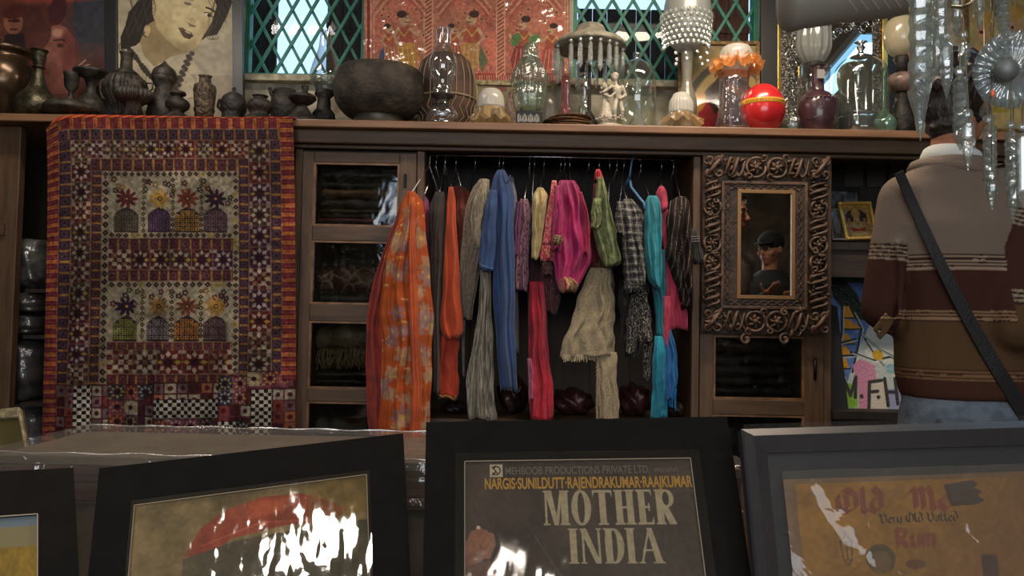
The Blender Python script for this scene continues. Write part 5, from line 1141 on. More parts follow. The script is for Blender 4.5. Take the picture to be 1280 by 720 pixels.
mb.build('embossing', M_dec, t, smooth=True)
MB().box((c[0]-.014, 3.165, float(at(1022, 101, 3.2)[2])), (c[0]+.014, 3.172, float(at(1022, 90, 3.2)[2]))).build('neck_label', mat('silver_label', (150, 146, 142), .4), t)
items('green_dish', 'small greenish glass dish between the red ball and the decanter', 'dish', 990, 3.26, [('dish', G_gr, [(11, 148), (14, 151), (8, 160)], {'base': 1})])
# frosted tulip lamp
items('tulip_lamp', 'oil lamp with crimped frosted tulip shade behind the purple decanter', 'lamp', 1017, 3.33, [('shade', frosted('frost_tulip', (180, 184, 178), .65, .15, .4), [(22, 32), (20, 38), (21, 50), (20, 64), (15, 74), (9, 79)], {'sub': 1, 'rip': flute(12, .05), 'n': 96}), ('collar', M_iron, [(11, 79), (12, 82), (8, 86), (8, 96)], {}), ('chimney', G_cl, [(20, 84), (19, 100), (20, 118), (22, 165)], {'base': 1})])
# cloche with silver candlestick
M_sil = mat('polished_silver', (200, 200, 196), .16, 1)
items('silver_candlestick', 'polished silver candlestick standing inside the rounded bell jar', 'candlestick', 1072, 3.25, [('stick', M_sil, [(9, 78), (10, 80), (6, 84), (7, 92), (5, 112), (9, 117), (4, 121), (6, 128), (14, 138), (20, 143)], {'sub': 1}), ('base', M_sil, [(22, 144), (25, 148), (23, 152), (26, 162)], {'base': 1, 'rip': flute(6, .05), 'n': 60})], ybase=160)
items('glass_cloche', 'rounded glass bell jar with silver knob over the silver candlestick', 'cloche', 1076, 3.25, [('dome', G_cl2, [(3, 70), (14, 72), (27, 80), (33, 94), (33.5, 120), (33.5, 165)], {'base': 1, 'sub': 1, 'n': 56}), ('knob', M_sil, [(2, 52), (8, 53), (3, 56), (6, 60), (3, 64), (5, 68), (13, 71)], {})], ybase=160)
items('green_bottle', 'squat pale green glass bottle with slim neck at the right end', 'bottle', 1106, 3.20, [('body', glass('pale_green_glass', (150, 196, 168), .14, .06, .3, edge=.6), [(3, 84), (4, 87), (3, 90), (3.2, 128), (5, 134), (12, 141), (14, 148), (10, 160)], {'base': 1, 'sub': 1})], ybase=160)
items('globe_lamp', 'oil lamp with cream glass globe and dark flared base near the chandelier', 'lamp', 1127, 3.28, [('globe', frosted('cream_globe', (214, 204, 172), .97, .2, .4), [(9, 22), (16, 26), (21, 36), (21, 52), (16, 64), (8, 71)], {'sub': 1}), ('burner', M_iron, [(9, 71), (10, 74), (7, 80), (7, 92)], {}), ('bowl', mat('mottled_pink', (142, 116, 104), .3, c2=(96, 80, 72), sc=20), [(8, 91), (16, 96), (18, 104), (13, 112), (7, 115)], {'sub': 1}), ('base', M_iron, [(6, 115), (8, 124), (14, 140), (18, 165)], {'base': 1})], ybase=160)
# big silver framed mirror at the back
Yk = 3.50
M_silf = mat('silver_filigree', (170, 168, 158), .4, .7, c2=(74, 72, 66), sc=110, pat='voronoi', mix=(.25, .5), bump=1, bsc=90)
M_gold = mat('gold_strip', (206, 164, 84), .25, .9)
M_blk = mat('black_frame', (34, 34, 36), .4)
f = quad(at(950, -60, Yk+.06), at(1128, -60, Yk+.06), at(1128, 158, Yk), at(950, 158, Yk))
t = T('silver_mirror', 'large mirror with black, gold and silver filigree frame leaning behind the decanter', 'mirror', f(.5, 1, 0))
u = lambda p: (p-950)/178
v0 = .02
MB().hexa([f(a, b_, d) for d in (0, -.008) for a, b_ in ((0, 0), (1, 0), (1, 1), (0, 1))]).build('backing', M_blk, t)
for a, b_, d, m, nm in ((992, 1003, .010, M_silf, 'inner_filigree'), (1090, 1100, .010, M_silf, 'inner_filigree'), (950, 970, .02, M_blk, 'outer_rail'), (970, 974, .024, M_gold, 'gold_strip'), (974, 992, .016, M_silf, 'filigree_band'), (1100, 1107, .024, M_gold, 'gold_strip'), (1107, 1128, .02, M_blk, 'outer_rail')):
    mb = MB(); slab(mb, f, u(a), 0, u(b_), 1, .0005, d); mb.build(nm, m, t, bevel=.002)
mb = MB(); slab(mb, f, u(992), .935, u(1100), 1, .0005, .016); mb.build('filigree_band', M_silf, t)
mb = MB(); slab(mb, f, u(992), 0, u(1100), .935, .0005, .004); mb.build('mirror_glass', mat('silvered_glass', (205, 208, 205), .01, 1), t)
mb = MB()
for i in range(11):
    y = 40+i*11; cx, cy = 993+6*math.sin(i*1.3), y
    P_ = [f(u(cx+9*(1-.8*q)*math.cos(6*q+i)), (cy+60+9*(1-.8*q)*math.sin(6*q+i))/218, .014) for q in np.linspace(0, 1, 16)]
    mb.tube(P_, .0035, 5)
for i in range(9):
    cx, cy = 1004+i*11, 40+3*math.sin(i*2)-8*(i > 5)
    mb.tube([f(u(cx+9*(1-.8*q)*math.cos(6*q+i*2)), (cy+60+8*(1-.8*q)*math.sin(6*q+i*2))/218, .012) for q in np.linspace(0, 1, 16)], .0035, 5)
mb.build('silver_scrollwork', M_sil, t, smooth=True)
# ============================================================ posters on the shelf, wall hanging
M_bf = mat('black_frame', (34, 34, 36), .4)
sep = [(206, 192, 150), (150, 136, 104), (92, 80, 62), (44, 38, 32)]
# portrait of a woman (flat print)
cv = Cv(147, -60, 291, 150, 2.0, (176, 166, 138)); cv.noise(.10, 26, 2); cv.rect(147, 90, 291, 150, (122, 108, 92), .5); cv.ell(262, 78, 40, 30, (150, 140, 124), 0, .6, .8)
cv.poly([(186, -40), (176, -5), (160, 14), (156, 30), (150, 44), (150, 60), (162, 62), (172, 52), (186, 44), (196, 20), (204, -20), (250, -45)], (44, 38, 34))
cv.poly([(236, -50), (270, -30), (290, -2), (284, 14), (276, 30), (270, 40), (258, 42), (250, 48), (262, 20), (266, 0), (250, -20)], (48, 40, 36))
cv.poly([(174, 50), (182, 30), (192, 24), (214, 50), (240, 52), (232, 62), (212, 68), (192, 80), (178, 66)], (150, 130, 92))       # neck
cv.poly([(190, -10), (204, -30), (236, -44), (262, -24), (270, 4), (264, 24), (254, 40), (246, 54), (234, 61), (222, 58), (208, 48), (196, 34), (190, 16)], (200, 182, 136))  # face
cv.ell(205, 30, 11, 20, (176, 154, 110), -18, .55, .9); cv.ell(236, 54, 14, 6, (160, 140, 100), -24, .6, .9); cv.ell(196, 50, 12, 14, (122, 104, 76), -30, .5, .9)
cv.ell(183, 36, 4, 7, (190, 166, 122), 8); cv.line([(180, 38), (178, 42), (182, 44)], 1.2, (60, 50, 44))
cv.line([(257, 6), (263, 8), (270, 13)], 2.2, (44, 36, 32)); cv.line([(228, -6), (240, -3)], 2, (44, 36, 32))
cv.ell(260, 16, 5.5, 2.6, (226, 214, 178), 28); cv.ell(260.5, 16, 2.3, 2.3, (36, 30, 28)); cv.line([(254.5, 12.5), (260, 12.6), (266, 19)], 1.3, (40, 32, 30)); cv.ell(234, 2, 5, 1.8, (70, 56, 46), 14)
cv.ell(240, 23, 4.5, 4, (170, 146, 104), 20); cv.poly([(233, 24), (238, 27), (244, 29), (247, 25), (243, 31), (236, 30)], (104, 84, 64)); cv.line([(241, 4), (236, 16), (233, 22)], 1.2, (172, 150, 108), .8)
cv.poly([(222, 32), (228, 32), (232, 35), (238, 37), (241, 42), (236, 46), (229, 44), (225, 38)], (76, 52, 44)); cv.line([(223, 33.5), (230, 38), (238, 42)], .8, (40, 28, 26)); cv.ell(234, 37.5, 4, 1.2, (190, 170, 134), 20, .9)
cv.poly([(150, 60), (172, 54), (182, 72), (192, 92), (206, 82), (234, 62), (246, 80), (262, 96), (266, 150), (150, 150)], (178, 166, 138))
for i in range(46):
    q = i/45; x = 158+30*q; y = 56+38*q; cv.ell(x+2*math.sin(i*3), y, 2.6, 1.8, (52, 46, 40), i*40, .85); cv.ell(238-20*q+3*math.sin(i), 62+46*q, 2.6, 2, (58, 50, 44), i*50, .7)
for i in range(7): cv.line([(160+i*7, 90+i*3), (170+i*5, 118), (176+i*8, 150)], 1.3, (130, 116, 94), .6)
for i in range(26):   # wavy strands, curls and soft modelling of the printed face
    q = i/25; P_ = [(196-30*q+3*math.sin(y*.16+i*.5)+(y*-.10), -40+y*1.0) for y in range(int(8+34*q), int(66+26*q), 6)]; cv.line(P_, .9, (84, 72, 60) if i % 3 else (24, 20, 20), .5)
for i in range(14): cv.line([(262+i*1.6+3*math.sin(y*.2+i), -30+y) for y in range(0, 66-i, 6)], .9, (88, 76, 62) if i % 2 else (28, 24, 22), .5)
for i in range(7): cv.line([(168+5*math.cos(a_)*(1-i*.1)-i*3, 48+i*1.5+5*math.sin(a_)) for a_ in np.linspace(i, i+5, 10)], 1.1, (40, 34, 30), .8)
for i in range(3): cv.line([(262+i*3+4*math.cos(a_), 42+4*math.sin(a_)) for a_ in np.linspace(0, 5, 10)], .8, (60, 52, 44), .8)
cv.ell(226, 10, 24, 26, (216, 200, 158), 0, .35, .9); cv.ell(256, 30, 7, 12, (150, 130, 94), 20, .35, .9); cv.ell(222, 55, 20, 7, (120, 102, 74), 12, .45, .9); cv.ell(212, -22, 26, 10, (150, 132, 98), -20, .4, .9)
for i in range(60):
    r_ = random.Random(i+70); cv.ell(r_.uniform(155, 262), r_.uniform(88, 146), r_.uniform(1.5, 4), r_.uniform(.8, 1.6), (112, 100, 80), r_.uniform(0, 180), .45)
cv.noise(.07, 5, 8)
f = quad(at(135, -70, 3.53), at(304, -64, 3.53), at(306, 168, 3.42), at(136, 168, 3.42))
fx = lambda p: (p-135)/169.5
t = framed('portrait_poster', 'sepia portrait poster of a smiling dark haired woman in a black frame', f, .075, .045, cv, M_bf, th=.02, gl=False)
# dramatic red brown collage poster
cv = Cv(-40, -60, 134, 150, 1.6, (92, 52, 44)); cv.noise(.25, 24, 4)
cv.rect(96, -60, 134, 52, (50, 54, 64), .9); cv.ell(112, 40, 26, 30, (56, 56, 62), 0, .7, .8); cv.ell(20, -8, 50, 10, (150, 74, 54), 10, .6, .8); cv.ell(100, -2, 60, 5, (150, 66, 56), -4, .8, .6)
for (x, y, s) in ((27, 28, 1.0), (3, 36, .8), (-20, 30, .9)):
    cv.ell(x, y, 11*s, 14*s, (134, 88, 66)); cv.ell(x, y-12*s, 13*s, 8*s, (84, 40, 34), -10); cv.ell(x+3*s, y-2, 5*s, 2*s, (60, 36, 30)); cv.ell(x-4*s, y-2, 2.4*s, 1.4*s, (50, 30, 28)); cv.line([(x-3*s, y+8*s), (x+4*s, y+8*s)], 2*s, (70, 36, 32)); cv.poly([(x-10*s, y+14*s), (x+12*s, y+13*s), (x+16*s, y+40), (x-14*s, y+40)], (44, 34, 34))
cv.poly([(66, 70), (58, 64), (68, 50), (72, 40), (70, 34), (76, 28), (88, 34), (98, 48), (98, 84), (90, 110), (66, 112), (60, 96), (62, 86)], (136, 84, 70))
cv.ell(78, 40, 7, 5, (176, 128, 108), 0, .9, .6); cv.line([(74, 49), (84, 48), (88, 52)], 2, (60, 32, 32)); cv.ell(82, 55, 5, 2.4, (66, 36, 36)); cv.ell(62, 66, 5, 4, (160, 106, 86), 0, .8, .5); cv.ell(64, 86, 5, 3, (130, 56, 52)); cv.ell(92, 62, 10, 24, (100, 50, 46), 0, .7, .7); cv.ell(78, 14, 10, 18, (70, 36, 38), 15)
for i in range(5): cv.line([(98, 82), (110+i*4, 72+i*5)], 1.2, (196, 166, 150), .8)
cv.ell(40, 100, 40, 30, (76, 38, 36), 0, .5, .8); cv.noise(.12, 6, 9)
f = quad(at(-60, -70, 3.53), at(137, -70, 3.53), at(138, 168, 3.42), at(-60, 168, 3.42))
framed('film_poster', 'dark red brown collage poster with profile face at the far left', f, .022, .03, cv, M_bf, th=.02, gl=False)
# red figured wall hanging in clear plastic
cv = Cv(455, -30, 712, 104, 2.1, (206, 116, 94)); cv.noise(.15, 20, 3)
lc = (222, 182, 150); n1 = cv.noise(None, 7, 5); n2 = cv.noise(None, 4.5, 6); n3 = cv.noise(None, 30, 9)
cv.put((np.abs(np.sin(n1*16+n2*9)) < .30), (220, 172, 142), .8); cv.put((np.abs(np.sin(n2*14+n1*6)) < .16), (120, 46, 42), .6)
cv.put(np.clip((n3-.5)*3, 0, 1), (206, 158, 124), .35)
for x in (457, 463, 467, 706, 709): cv.rect(x, -30, x+1.2, 104, lc)
cv.rect(458.5, -30, 462.5, 104, (160, 56, 46)); cv.rect(455, 92, 712, 104, (174, 70, 56)); 
for x in range(470, 706, 3): cv.rect(x, 94, x+1.2, 101, lc, .8)
for x in (535.5, 626):
    cv.rect(x-5, -30, x+5, 95, (176, 84, 62)); cv.rect(x-6, -30, x-4.6, 95, lc); cv.rect(x+4.6, -30, x+6, 95, lc)
    for y in range(-30, 95, 5): cv.line([(x-4.5, y+6), (x+4.5, y)], 1.6, lc)
for xc in (500, 580, 668):
    for k_ in range(4): cv.line([(xc-34+k_*1.5+ (q*68-0)*(1-k_*.04), 18+k_*4-26*math.sin(q*PI)*1.0-8) for q in np.linspace(0, 1, 14)], 1.5, lc if k_ % 2 == 0 else (196, 88, 66))
    for i in range(14): a = i*.45+xc; cv.ell(xc+26*math.cos(a)+3, 42+30*math.sin(a*1.7), 3.2, 3.2, (204, 160, 120), 0, .7); cv.ell(xc+26*math.cos(a)+3, 42+30*math.sin(a*1.7), 1.4, 1.4, (150, 50, 44))
def person(x, y, s, flip, rob, sash, skin=(212, 178, 138)):
    g = -1 if flip else 1; q = lambda P_: [(x+g*a*s, y+b_*s) for a, b_ in P_]
    cv.poly(q([(-10, 34), (-13, 60), (-4, 74), (14, 76), (20, 58), (12, 34)]), rob); cv.poly(q([(-9, 16), (9, 14), (13, 36), (-11, 38)]), (182, 96, 70))
    cv.poly(q([(-12, 40), (-22, 62), (-14, 76), (-8, 60)]), sash); cv.ell(x, y+5*s, 6.5*s, 8*s, skin); cv.poly(q([(5, 2), (9.5, 6), (5, 8)]), skin); cv.ell(x-g*3*s, y-2*s, 7*s, 5*s, (70, 40, 36), 0); cv.ell(x+g*3*s, y+3*s, 1.4*s, .8*s, (40, 26, 26)); cv.line(q([(2, 9), (7, 9)]), 1.1, (60, 34, 30))
    cv.line(q([(8, 18), (18, 26), (22, 18)]), 4*s, skin); cv.line(q([(-8, 18), (-16, 30), (-6, 40)]), 4*s, skin); cv.ell(x+g*22*s, y+15*s, 4*s, 5*s, (186, 120, 86))
    for k_ in range(4): cv.line(q([(-8+k_*6, 42), (-9+k_*8, 74)]), .9, (226, 196, 150), .9)
    cv.line(q([(-8, 18), (0, 28), (8, 17)]), 1.2, (224, 190, 90))
person(505, 20, .92, 0, (200, 150, 60), (72, 84, 130)); person(486, 34, .6, 0, (190, 110, 80), (70, 84, 124))
person(590, 20, .92, 1, (196, 150, 84), (110, 120, 80)); person(655, 26, .85, 1, (150, 60, 56), (96, 134, 84)); person(690, 34, .7, 1, (190, 90, 80), (90, 128, 84)); person(566, 34, .6, 0, (176, 96, 70), (196, 180, 130))
cv.ell(645, 50, 6, 9, (96, 140, 84), 30); cv.ell(668, 50, 8, 6, (100, 150, 90), -30); cv.noise(.12, 3, 22)
fh = quad(at(455, -45, 3.56), at(712, -45, 3.56), at(711.5, 103.5, 3.56), at(455.5, 103.5, 3.56))
t = T('wall_hanging', 'red painted cloth with figures between rope columns hung between the windows in clear plastic', 'hanging', fh(.5, 1, 0))
cv.b = (455, -45, 712, 103.5)
cvprint('cloth', Cv.mesh and cv, fh, 0, 0, 1, 1, .002, vmat('print_cloth', .8), t)
mb = MB(); slab(mb, fh, 0, 0, 1, 1, -.02, .0); mb.build('board', mat('picture_backing', (60, 50, 42)), t)
film('plastic_cover', fh, -.003, -.01, 1.003, 1.006, .006, glass('glossy_film', (242, 240, 240), .07, .07, .02, .3, 9, edge=.3), t, amp=.012, n=60, seed=3)
# ============================================================ right hand shelf pictures
Ysh = 3.33
cv = Cv(0, 0, 42, 50, 3, (196, 160, 80)); cv.rect(3, 3, 39, 47, (176, 150, 96)); cv.noise(.18, 3, 4)
cv.poly([(5, 26), (5, 14), (12, 8), (30, 8), (37, 14), (37, 26)], (52, 40, 38)); cv.ell(21, 13, 7, 7, (196, 150, 60)); cv.rect(7, 20, 11, 32, (170, 120, 70)); cv.rect(31, 20, 35, 32, (170, 120, 70)); cv.poly([(17, 11), (21, 3), (25, 11)], (220, 180, 80)); cv.ell(21, 14.5, 3, 4, (196, 156, 124))
cv.poly([(14, 28), (17, 19), (25, 19), (28, 28), (32, 36), (10, 36)], (206, 176, 110)); cv.poly([(9, 33), (21, 37), (33, 33), (30, 41), (12, 41)], (190, 50, 44)); cv.line([(16, 22), (21, 30), (26, 22)], 1.2, (120, 70, 40)); cv.ell(21, 43, 13, 3.5, (200, 180, 120)); cv.line([(12, 26), (8, 34)], 2, (200, 160, 130)); cv.line([(30, 26), (34, 34)], 2, (200, 160, 130))
f = quad(at(1045, 254, Ysh+.02), at(1088, 254, Ysh+.05), at(1098, 302, Ysh), at(1057, 302, Ysh-.03))
f = quad(at(1045, 254, Ysh+.05), at(1087, 253.5, Ysh+.05), at(1097, 300, Ysh), at(1056, 301.5, Ysh))
t = framed('gilt_picture', 'small gilt framed picture of a seated robed figure on the open shelf', f, .09, .07, cv, mat('bright_gilt', (222, 182, 92), .3, .7), th=.016)
mb = MB()
for i in range(22):
    q = (i+.5)/22
    for a, b_ in ((q, .03), (q, .97), (.03, q), (.97, q)): mb.ell(f(a, b_, .018), (.0028, .0028, .0028), 6, 4)
mb.build('beading', mat('gold_bead', (236, 206, 130), .25, .8), t, smooth=True)
cv = Cv(0, 0, 36, 30, 2, (112, 116, 122)); cv.noise(.5, 4, 3)
f = quad(at(1034, 234, Ysh+.14), at(1074, 236, Ysh+.14), at(1078, 296, Ysh+.08), at(1038, 296, Ysh+.08))
framed('small_picture', 'grey blue small picture leaning behind the gilt framed one on the open shelf', f, .08, .08, cv, M_bf)
cv = Cv(0, 0, 30, 40, 2, (84, 80, 78)); cv.noise(.4, 5, 3); cv.ell(14, 20, 8, 12, (140, 130, 124))
f = quad(at(1036, 262, Ysh+.04), at(1050, 262, Ysh+.04), at(1060, 301, Ysh-.0), at(1040, 301, Ysh-.0))
framed('small_picture', 'narrow dark photograph at the left edge of the open shelf', f, .06, .05, cv, mat('grey_mount', (120, 116, 112), .6))
# big colourful canvas
cv = Cv(1034, 344, 1160, 512, 1.6, (92, 124, 190)); cv.noise(.2, 9, 3); dk = (34, 50, 44); wt = (206, 218, 214)
cv.rect(1034, 344, 1160, 356, (70, 84, 84)); cv.poly([(1034, 350), (1050, 346), (1068, 366), (1080, 390), (1082, 404), (1068, 400), (1052, 388), (1042, 376)], (28, 44, 36)); cv.noise(.1, 4, 8)
cv.poly([(1090, 400), (1120, 430), (1160, 440), (1160, 512), (1048, 512), (1060, 470), (1076, 430)], (196, 206, 204)); cv.ell(1108, 450, 30, 10, (220, 224, 216), 20, .9)
for x0, y0, x1, y1 in ((1054, 386, 1066, 400), (1054, 402, 1074, 414), (1052, 420, 1066, 432), (1050, 435, 1062, 446), (1050, 450, 1060, 462)): cv.poly([(x0, y0), (x0+6, y0-1), (x1, y1-2), (x1, y1), (x0-2, y1)], (214, 152, 40)); cv.line([(x0-2, y0), (x0-2, y1), (x1+1, y1)], 1.8, dk)
for P_ in ([(1052, 384), (1051, 420), (1046, 440), (1050, 466), (1056, 478)], [(1066, 392), (1076, 412), (1070, 440), (1064, 466)], [(1044, 432), (1068, 426)], [(1046, 447), (1066, 446)], [(1074, 418), (1100, 440), (1124, 452)], [(1080, 426), (1096, 450), (1104, 458)], [(1062, 442), (1090, 452), (1110, 448), (1130, 456)]): cv.line(P_, 2.6, dk); cv.line([(a+2.2, b_+1.6) for a, b_ in P_], 1.2, wt)
cv.poly([(1064, 458), (1074, 450), (1092, 458), (1094, 478), (1084, 512), (1072, 512), (1070, 480)], (212, 146, 174)); cv.poly([(1052, 478), (1070, 482), (1070, 508), (1054, 509)], (134, 186, 60)); cv.poly([(1084, 480), (1104, 476), (1110, 510), (1084, 511)], (214, 206, 190)); cv.rect(1108, 486, 1140, 510, (160, 164, 200))
for a, b_, c_ in ((1096, 446, (214, 170, 50)), (1122, 466, (222, 160, 50)), (1128, 450, (220, 204, 80)), (1136, 480, (226, 150, 60)), (1112, 462, (150, 190, 200))): cv.ell(a, b_, 7, 6, c_, 30)
dk2 = (60, 58, 58)
for P_ in ([(1050, 500), (1053, 474), (1061, 494), (1068, 472), (1067, 496)], [(1084, 508), (1085, 478), (1100, 476)], [(1085, 490), (1095, 489)], [(1104, 474), (1108, 506)], [(1106, 490), (1116, 490)], [(1117, 474), (1120, 504)], [(1124, 482), (1127, 502), (1136, 500), (1136, 480), (1138, 502)]): cv.line(P_, 4.2, dk2)
cv.ell(1075, 495, 2.6, 2.6, dk2); cv.ell(1096, 496, 2.4, 2.4, dk2)
f = quad(at(1034, 342, 3.42), at(1160, 342, 3.42), at(1162, 513.5, 3.30), at(1036, 513.5, 3.30))
t = T('bright_canvas', 'bright blue yellow and pink painted canvas lettered M.F.Hu leaning behind the man', 'painting', f(.5, 1, 0))
cvprint('painted_face', cv, f, 0, 0, 1, 1, .002, vmat('oil_paint', .45, .5, 40, .4), t)
mb = MB(); slab(mb, f, 0, 0, 1, 1, -.02, .001); mb.build('stretcher', mat('black_edge', (28, 26, 26), .6), t)
f2 = quad(at(1037, 380, 3.36), at(1046, 384, 3.36), at(1060, 513.4, 3.24), at(1037, 513.4, 3.24))
mb = MB(); slab(mb, f2, 0, 0, 1, 1, -.01, .004); o = mb.build('black_folder', mat('black_edge', (28, 26, 26), .6), None, label='black folder leaning against the left edge of the painted canvas', cat='folder')
# ============================================================ counter in front
M_mat_ = mat('black_mount_board', (25, 23, 21), .75, c2=(22, 20, 19), sc=40, spec=.08)
M_core = mat('mount_core', (170, 158, 140), .8)
ZT_ = .50
t = T('display_counter', 'wooden display counter along the foreground holding the framed pictures', 'counter', (0, 1.1, 0))
MB().box((-1.0, .60, ZT_-.03), (1.2, 1.6, ZT_)).build('top', M_edge, t, bevel=.004)
MB().box((-.98, .62, 0), (1.18, .64, ZT_-.03)).build('front_panel', M_woodh, t); MB().box((-.98, 1.56, 0), (1.18, 1.58, ZT_-.03)).build('rear_panel', M_woodh, t)
for x in (-.98, 1.16): MB().box((x, .641, 0), (x+.02, 1.559, ZT_-.03)).build('side_panel', M_wood, t)
# plastic wrapped stack lying on a grey carton
z_top = float(at(300, 572, 1.17)[2]); xl, xr = float(at(22, 560, 1.25)[0]), float(at(930, 560, 1.2)[0]); z_b = float(at(500, 634, 1.17)[2])
box('grey_carton', (xl+.02, 1.19, ZT_+.001), (xr, 1.42, z_b-.001), mat('grey_card', (120, 112, 100), .8, c2=(98, 90, 80), sc=30), None, label='long grey carton standing on the counter behind the mounted prints', cat='carton', bevel=.004)
t = T('wrapped_print_stack', 'stack of brown boards in clear plastic lying on the grey carton', 'package', ((xl+xr)/2, 1.3, z_b))
nb_ = 5; h = (z_top-z_b-.004)/nb_
for i in range(nb_): box('board', (xl+.01+.004*(i % 2), 1.175+.003*(i % 3), z_b+i*h+.0004), (xr-.01, 1.43-.004*(i % 2), z_b+(i+1)*h-.0006), mat('brown_board', (96, 62, 44), .6, c2=(74, 48, 36), sc=12) if i < 4 else mat('tan_cover', (120, 108, 88), .55, c2=(100, 90, 74), sc=8), t)
Gw = glass('wrap_film_bright', (232, 230, 226), .06, .10, .06, .6, 16, edge=.35)
f = quad((xl, 1.45, z_top+.002), (xr, 1.45, z_top+.002), (xr, 1.165, z_top+.002), (xl, 1.165, z_top+.002)); film('plastic_sleeve', f, 0, 0, 1, 1, 0, Gw, t, amp=.004, n=70, seed=5)
f = quad((xl, 1.165, z_top), (xr, 1.165, z_top), (xr, 1.16, z_b), (xl, 1.16, z_b)); film('sleeve_front', f, 0, 0, 1, 1, 0, Gw, t, amp=.005, n=80, seed=9)
for yy, zz in ((1.166, z_top+.002), (1.45, z_top+.004)): MB().tube([(xl+(xr-xl)*q, yy+.002*math.sin(q*40), zz+.0012*math.sin(q*70)) for q in np.linspace(0, 1, 60)], .0014, 5).build('sleeve_seam', glass('seam_film', (240, 240, 236), .45, .15, .35, edge=.7), t, smooth=True)
# black frame lying behind
f = quad(at(340, 536, 1.62), at(508, 549, 1.50), at(512, 640, 1.46), at(338, 640, 1.56))
cv = Cv(0, 0, 20, 10, 1, (30, 28, 28)); 
tq = f(0, 1, 0); 
def lean(tl, tr, bl, br, k, zstop=None):
    """rectangle seen by its two top corners and the points where its sides leave the frame; run down to the counter"""
    TL, TR, BL, BR = [np.array(at(*p)) for p in (tl, tr, bl, br)]
    zs = ZT_+.004 if zstop is None else zstop
    n_ = np.cross(BL-TL, TR-TL); dd_ = BR-CAM; BR = CAM+dd_*((TL-CAM)@n_)/(dd_@n_)
    kl = (TL[2]-zs)/(TL[2]-BL[2]); kr = (TR[2]-zs)/(TR[2]-BR[2])
    return quad(TL, TR, TR+(BR-TR)*kr, TL+(BL-TL)*kl)
f = lean((340, 536, 1.56), (512, 549, 1.50), (338, 600, 1.52), (514, 613, 1.46), 1)
framed('black_picture_frame', 'black framed picture standing low behind the plastic wrapped stack', f, .08, .1, cv, mat('black_frame', (34, 34, 36)), gl=False)
cv = Cv(0, 0, 40, 40, 2, (120, 106, 60)); cv.rect(0, 8, 40, 11, (206, 196, 150)); cv.ell(30, 22, 16, 8, (50, 74, 120), 10, .9, .6); cv.ell(12, 30, 14, 9, (36, 34, 30)); cv.rect(0, 36, 40, 40, (190, 130, 60)); cv.noise(.25, 4, 5)
f = lean((-80, 524, 1.55), (28, 512, 1.55), (-80, 575, 1.50), (40, 575, 1.50), 1)
framed('small_landscape', 'yellow and blue small picture peeping up at the left edge behind the wrapped stack', f, .03, .04, cv, mat('pale_gilt', (170, 158, 120)))
# mounted prints -------------------------------------------------------
def mount(name, label, f, iu0, iv0, iu1, cv, th=.004, extra=None, iv1=.88):
    c = f(.5, 1, 0); t = T(name, label, 'print', c)
    # rounded corner mount with window
    def member(P_): MB().hexa([f(a, b_, th) for a, b_ in P_]+[f(a, b_, 0) for a, b_ in P_]).build('mount_board', M_mat_, t)
    member([(0, 0), (1, 0), (iu1, iv0), (iu0, iv0)]); member([(1, 0), (1, 1), (iu1, iv1), (iu1, iv0)]); member([(1, 1), (0, 1), (iu0, iv1), (iu1, iv1)]); member([(0, 1), (0, 0), (iu0, iv0), (iu0, iv1)])
    bv = MB()
    for a, b_ in (((iu0, iv0), (iu1, iv0)), ((iu1, iv0), (iu1, iv1)), ((iu0, iv1), (iu0, iv0))): bv.tube([f(*a, th), f(*b_, th)], .0007, 4)
    bv.tube([f(0, .0, .002), f(1, .0, .002)], .0006, 4); bv.build('bevel_edge', M_core, t)
    mb = MB(); slab(mb, f, .01, .01, .99, .99, -.006, -.001); mb.build('backing', mat('picture_backing', (60, 50, 42)), t)
    cvprint('print', cv, f, iu0-.004, iv0-.004, iu1+.004, iv1, .0008, vmat('print_paper', .6), t)
    return t
G_f = glass('sleeve_film', (246, 244, 240), .03, .05, .0, .10, 7, edge=.3)
# centre print
f3 = lean((533, 529, 1.06), (908, 522, 1.06), (529, 720, .965), (938, 720, .965), 1)
def uvof(f, px, py):   # solve f(u,v) -> pixel
    u, v = .5, .3
    for _ in range(14):
        x, y = prj(f(u, v, .003)); e = 1e-3; x1, y1 = prj(f(u+e, v, .003)); x2, y2 = prj(f(u, v+e, .003))
        J = np.array([[(x1-x)/e, (x2-x)/e], [(y1-y)/e, (y2-y)/e]]); du = np.linalg.solve(J, [px-x, py-y]); u += du[0]; v += du[1]
    return u, v
a = uvof(f3, 581, 577); b_ = uvof(f3, 863, 574); b2 = uvof(f3, 582, 720)
L3 = np.linalg.norm(f3(0, 1, 0)-f3(0, 0, 0)); W3 = np.linalg.norm(f3(1, 0, 0)-f3(0, 0, 0)); asp = W3/L3
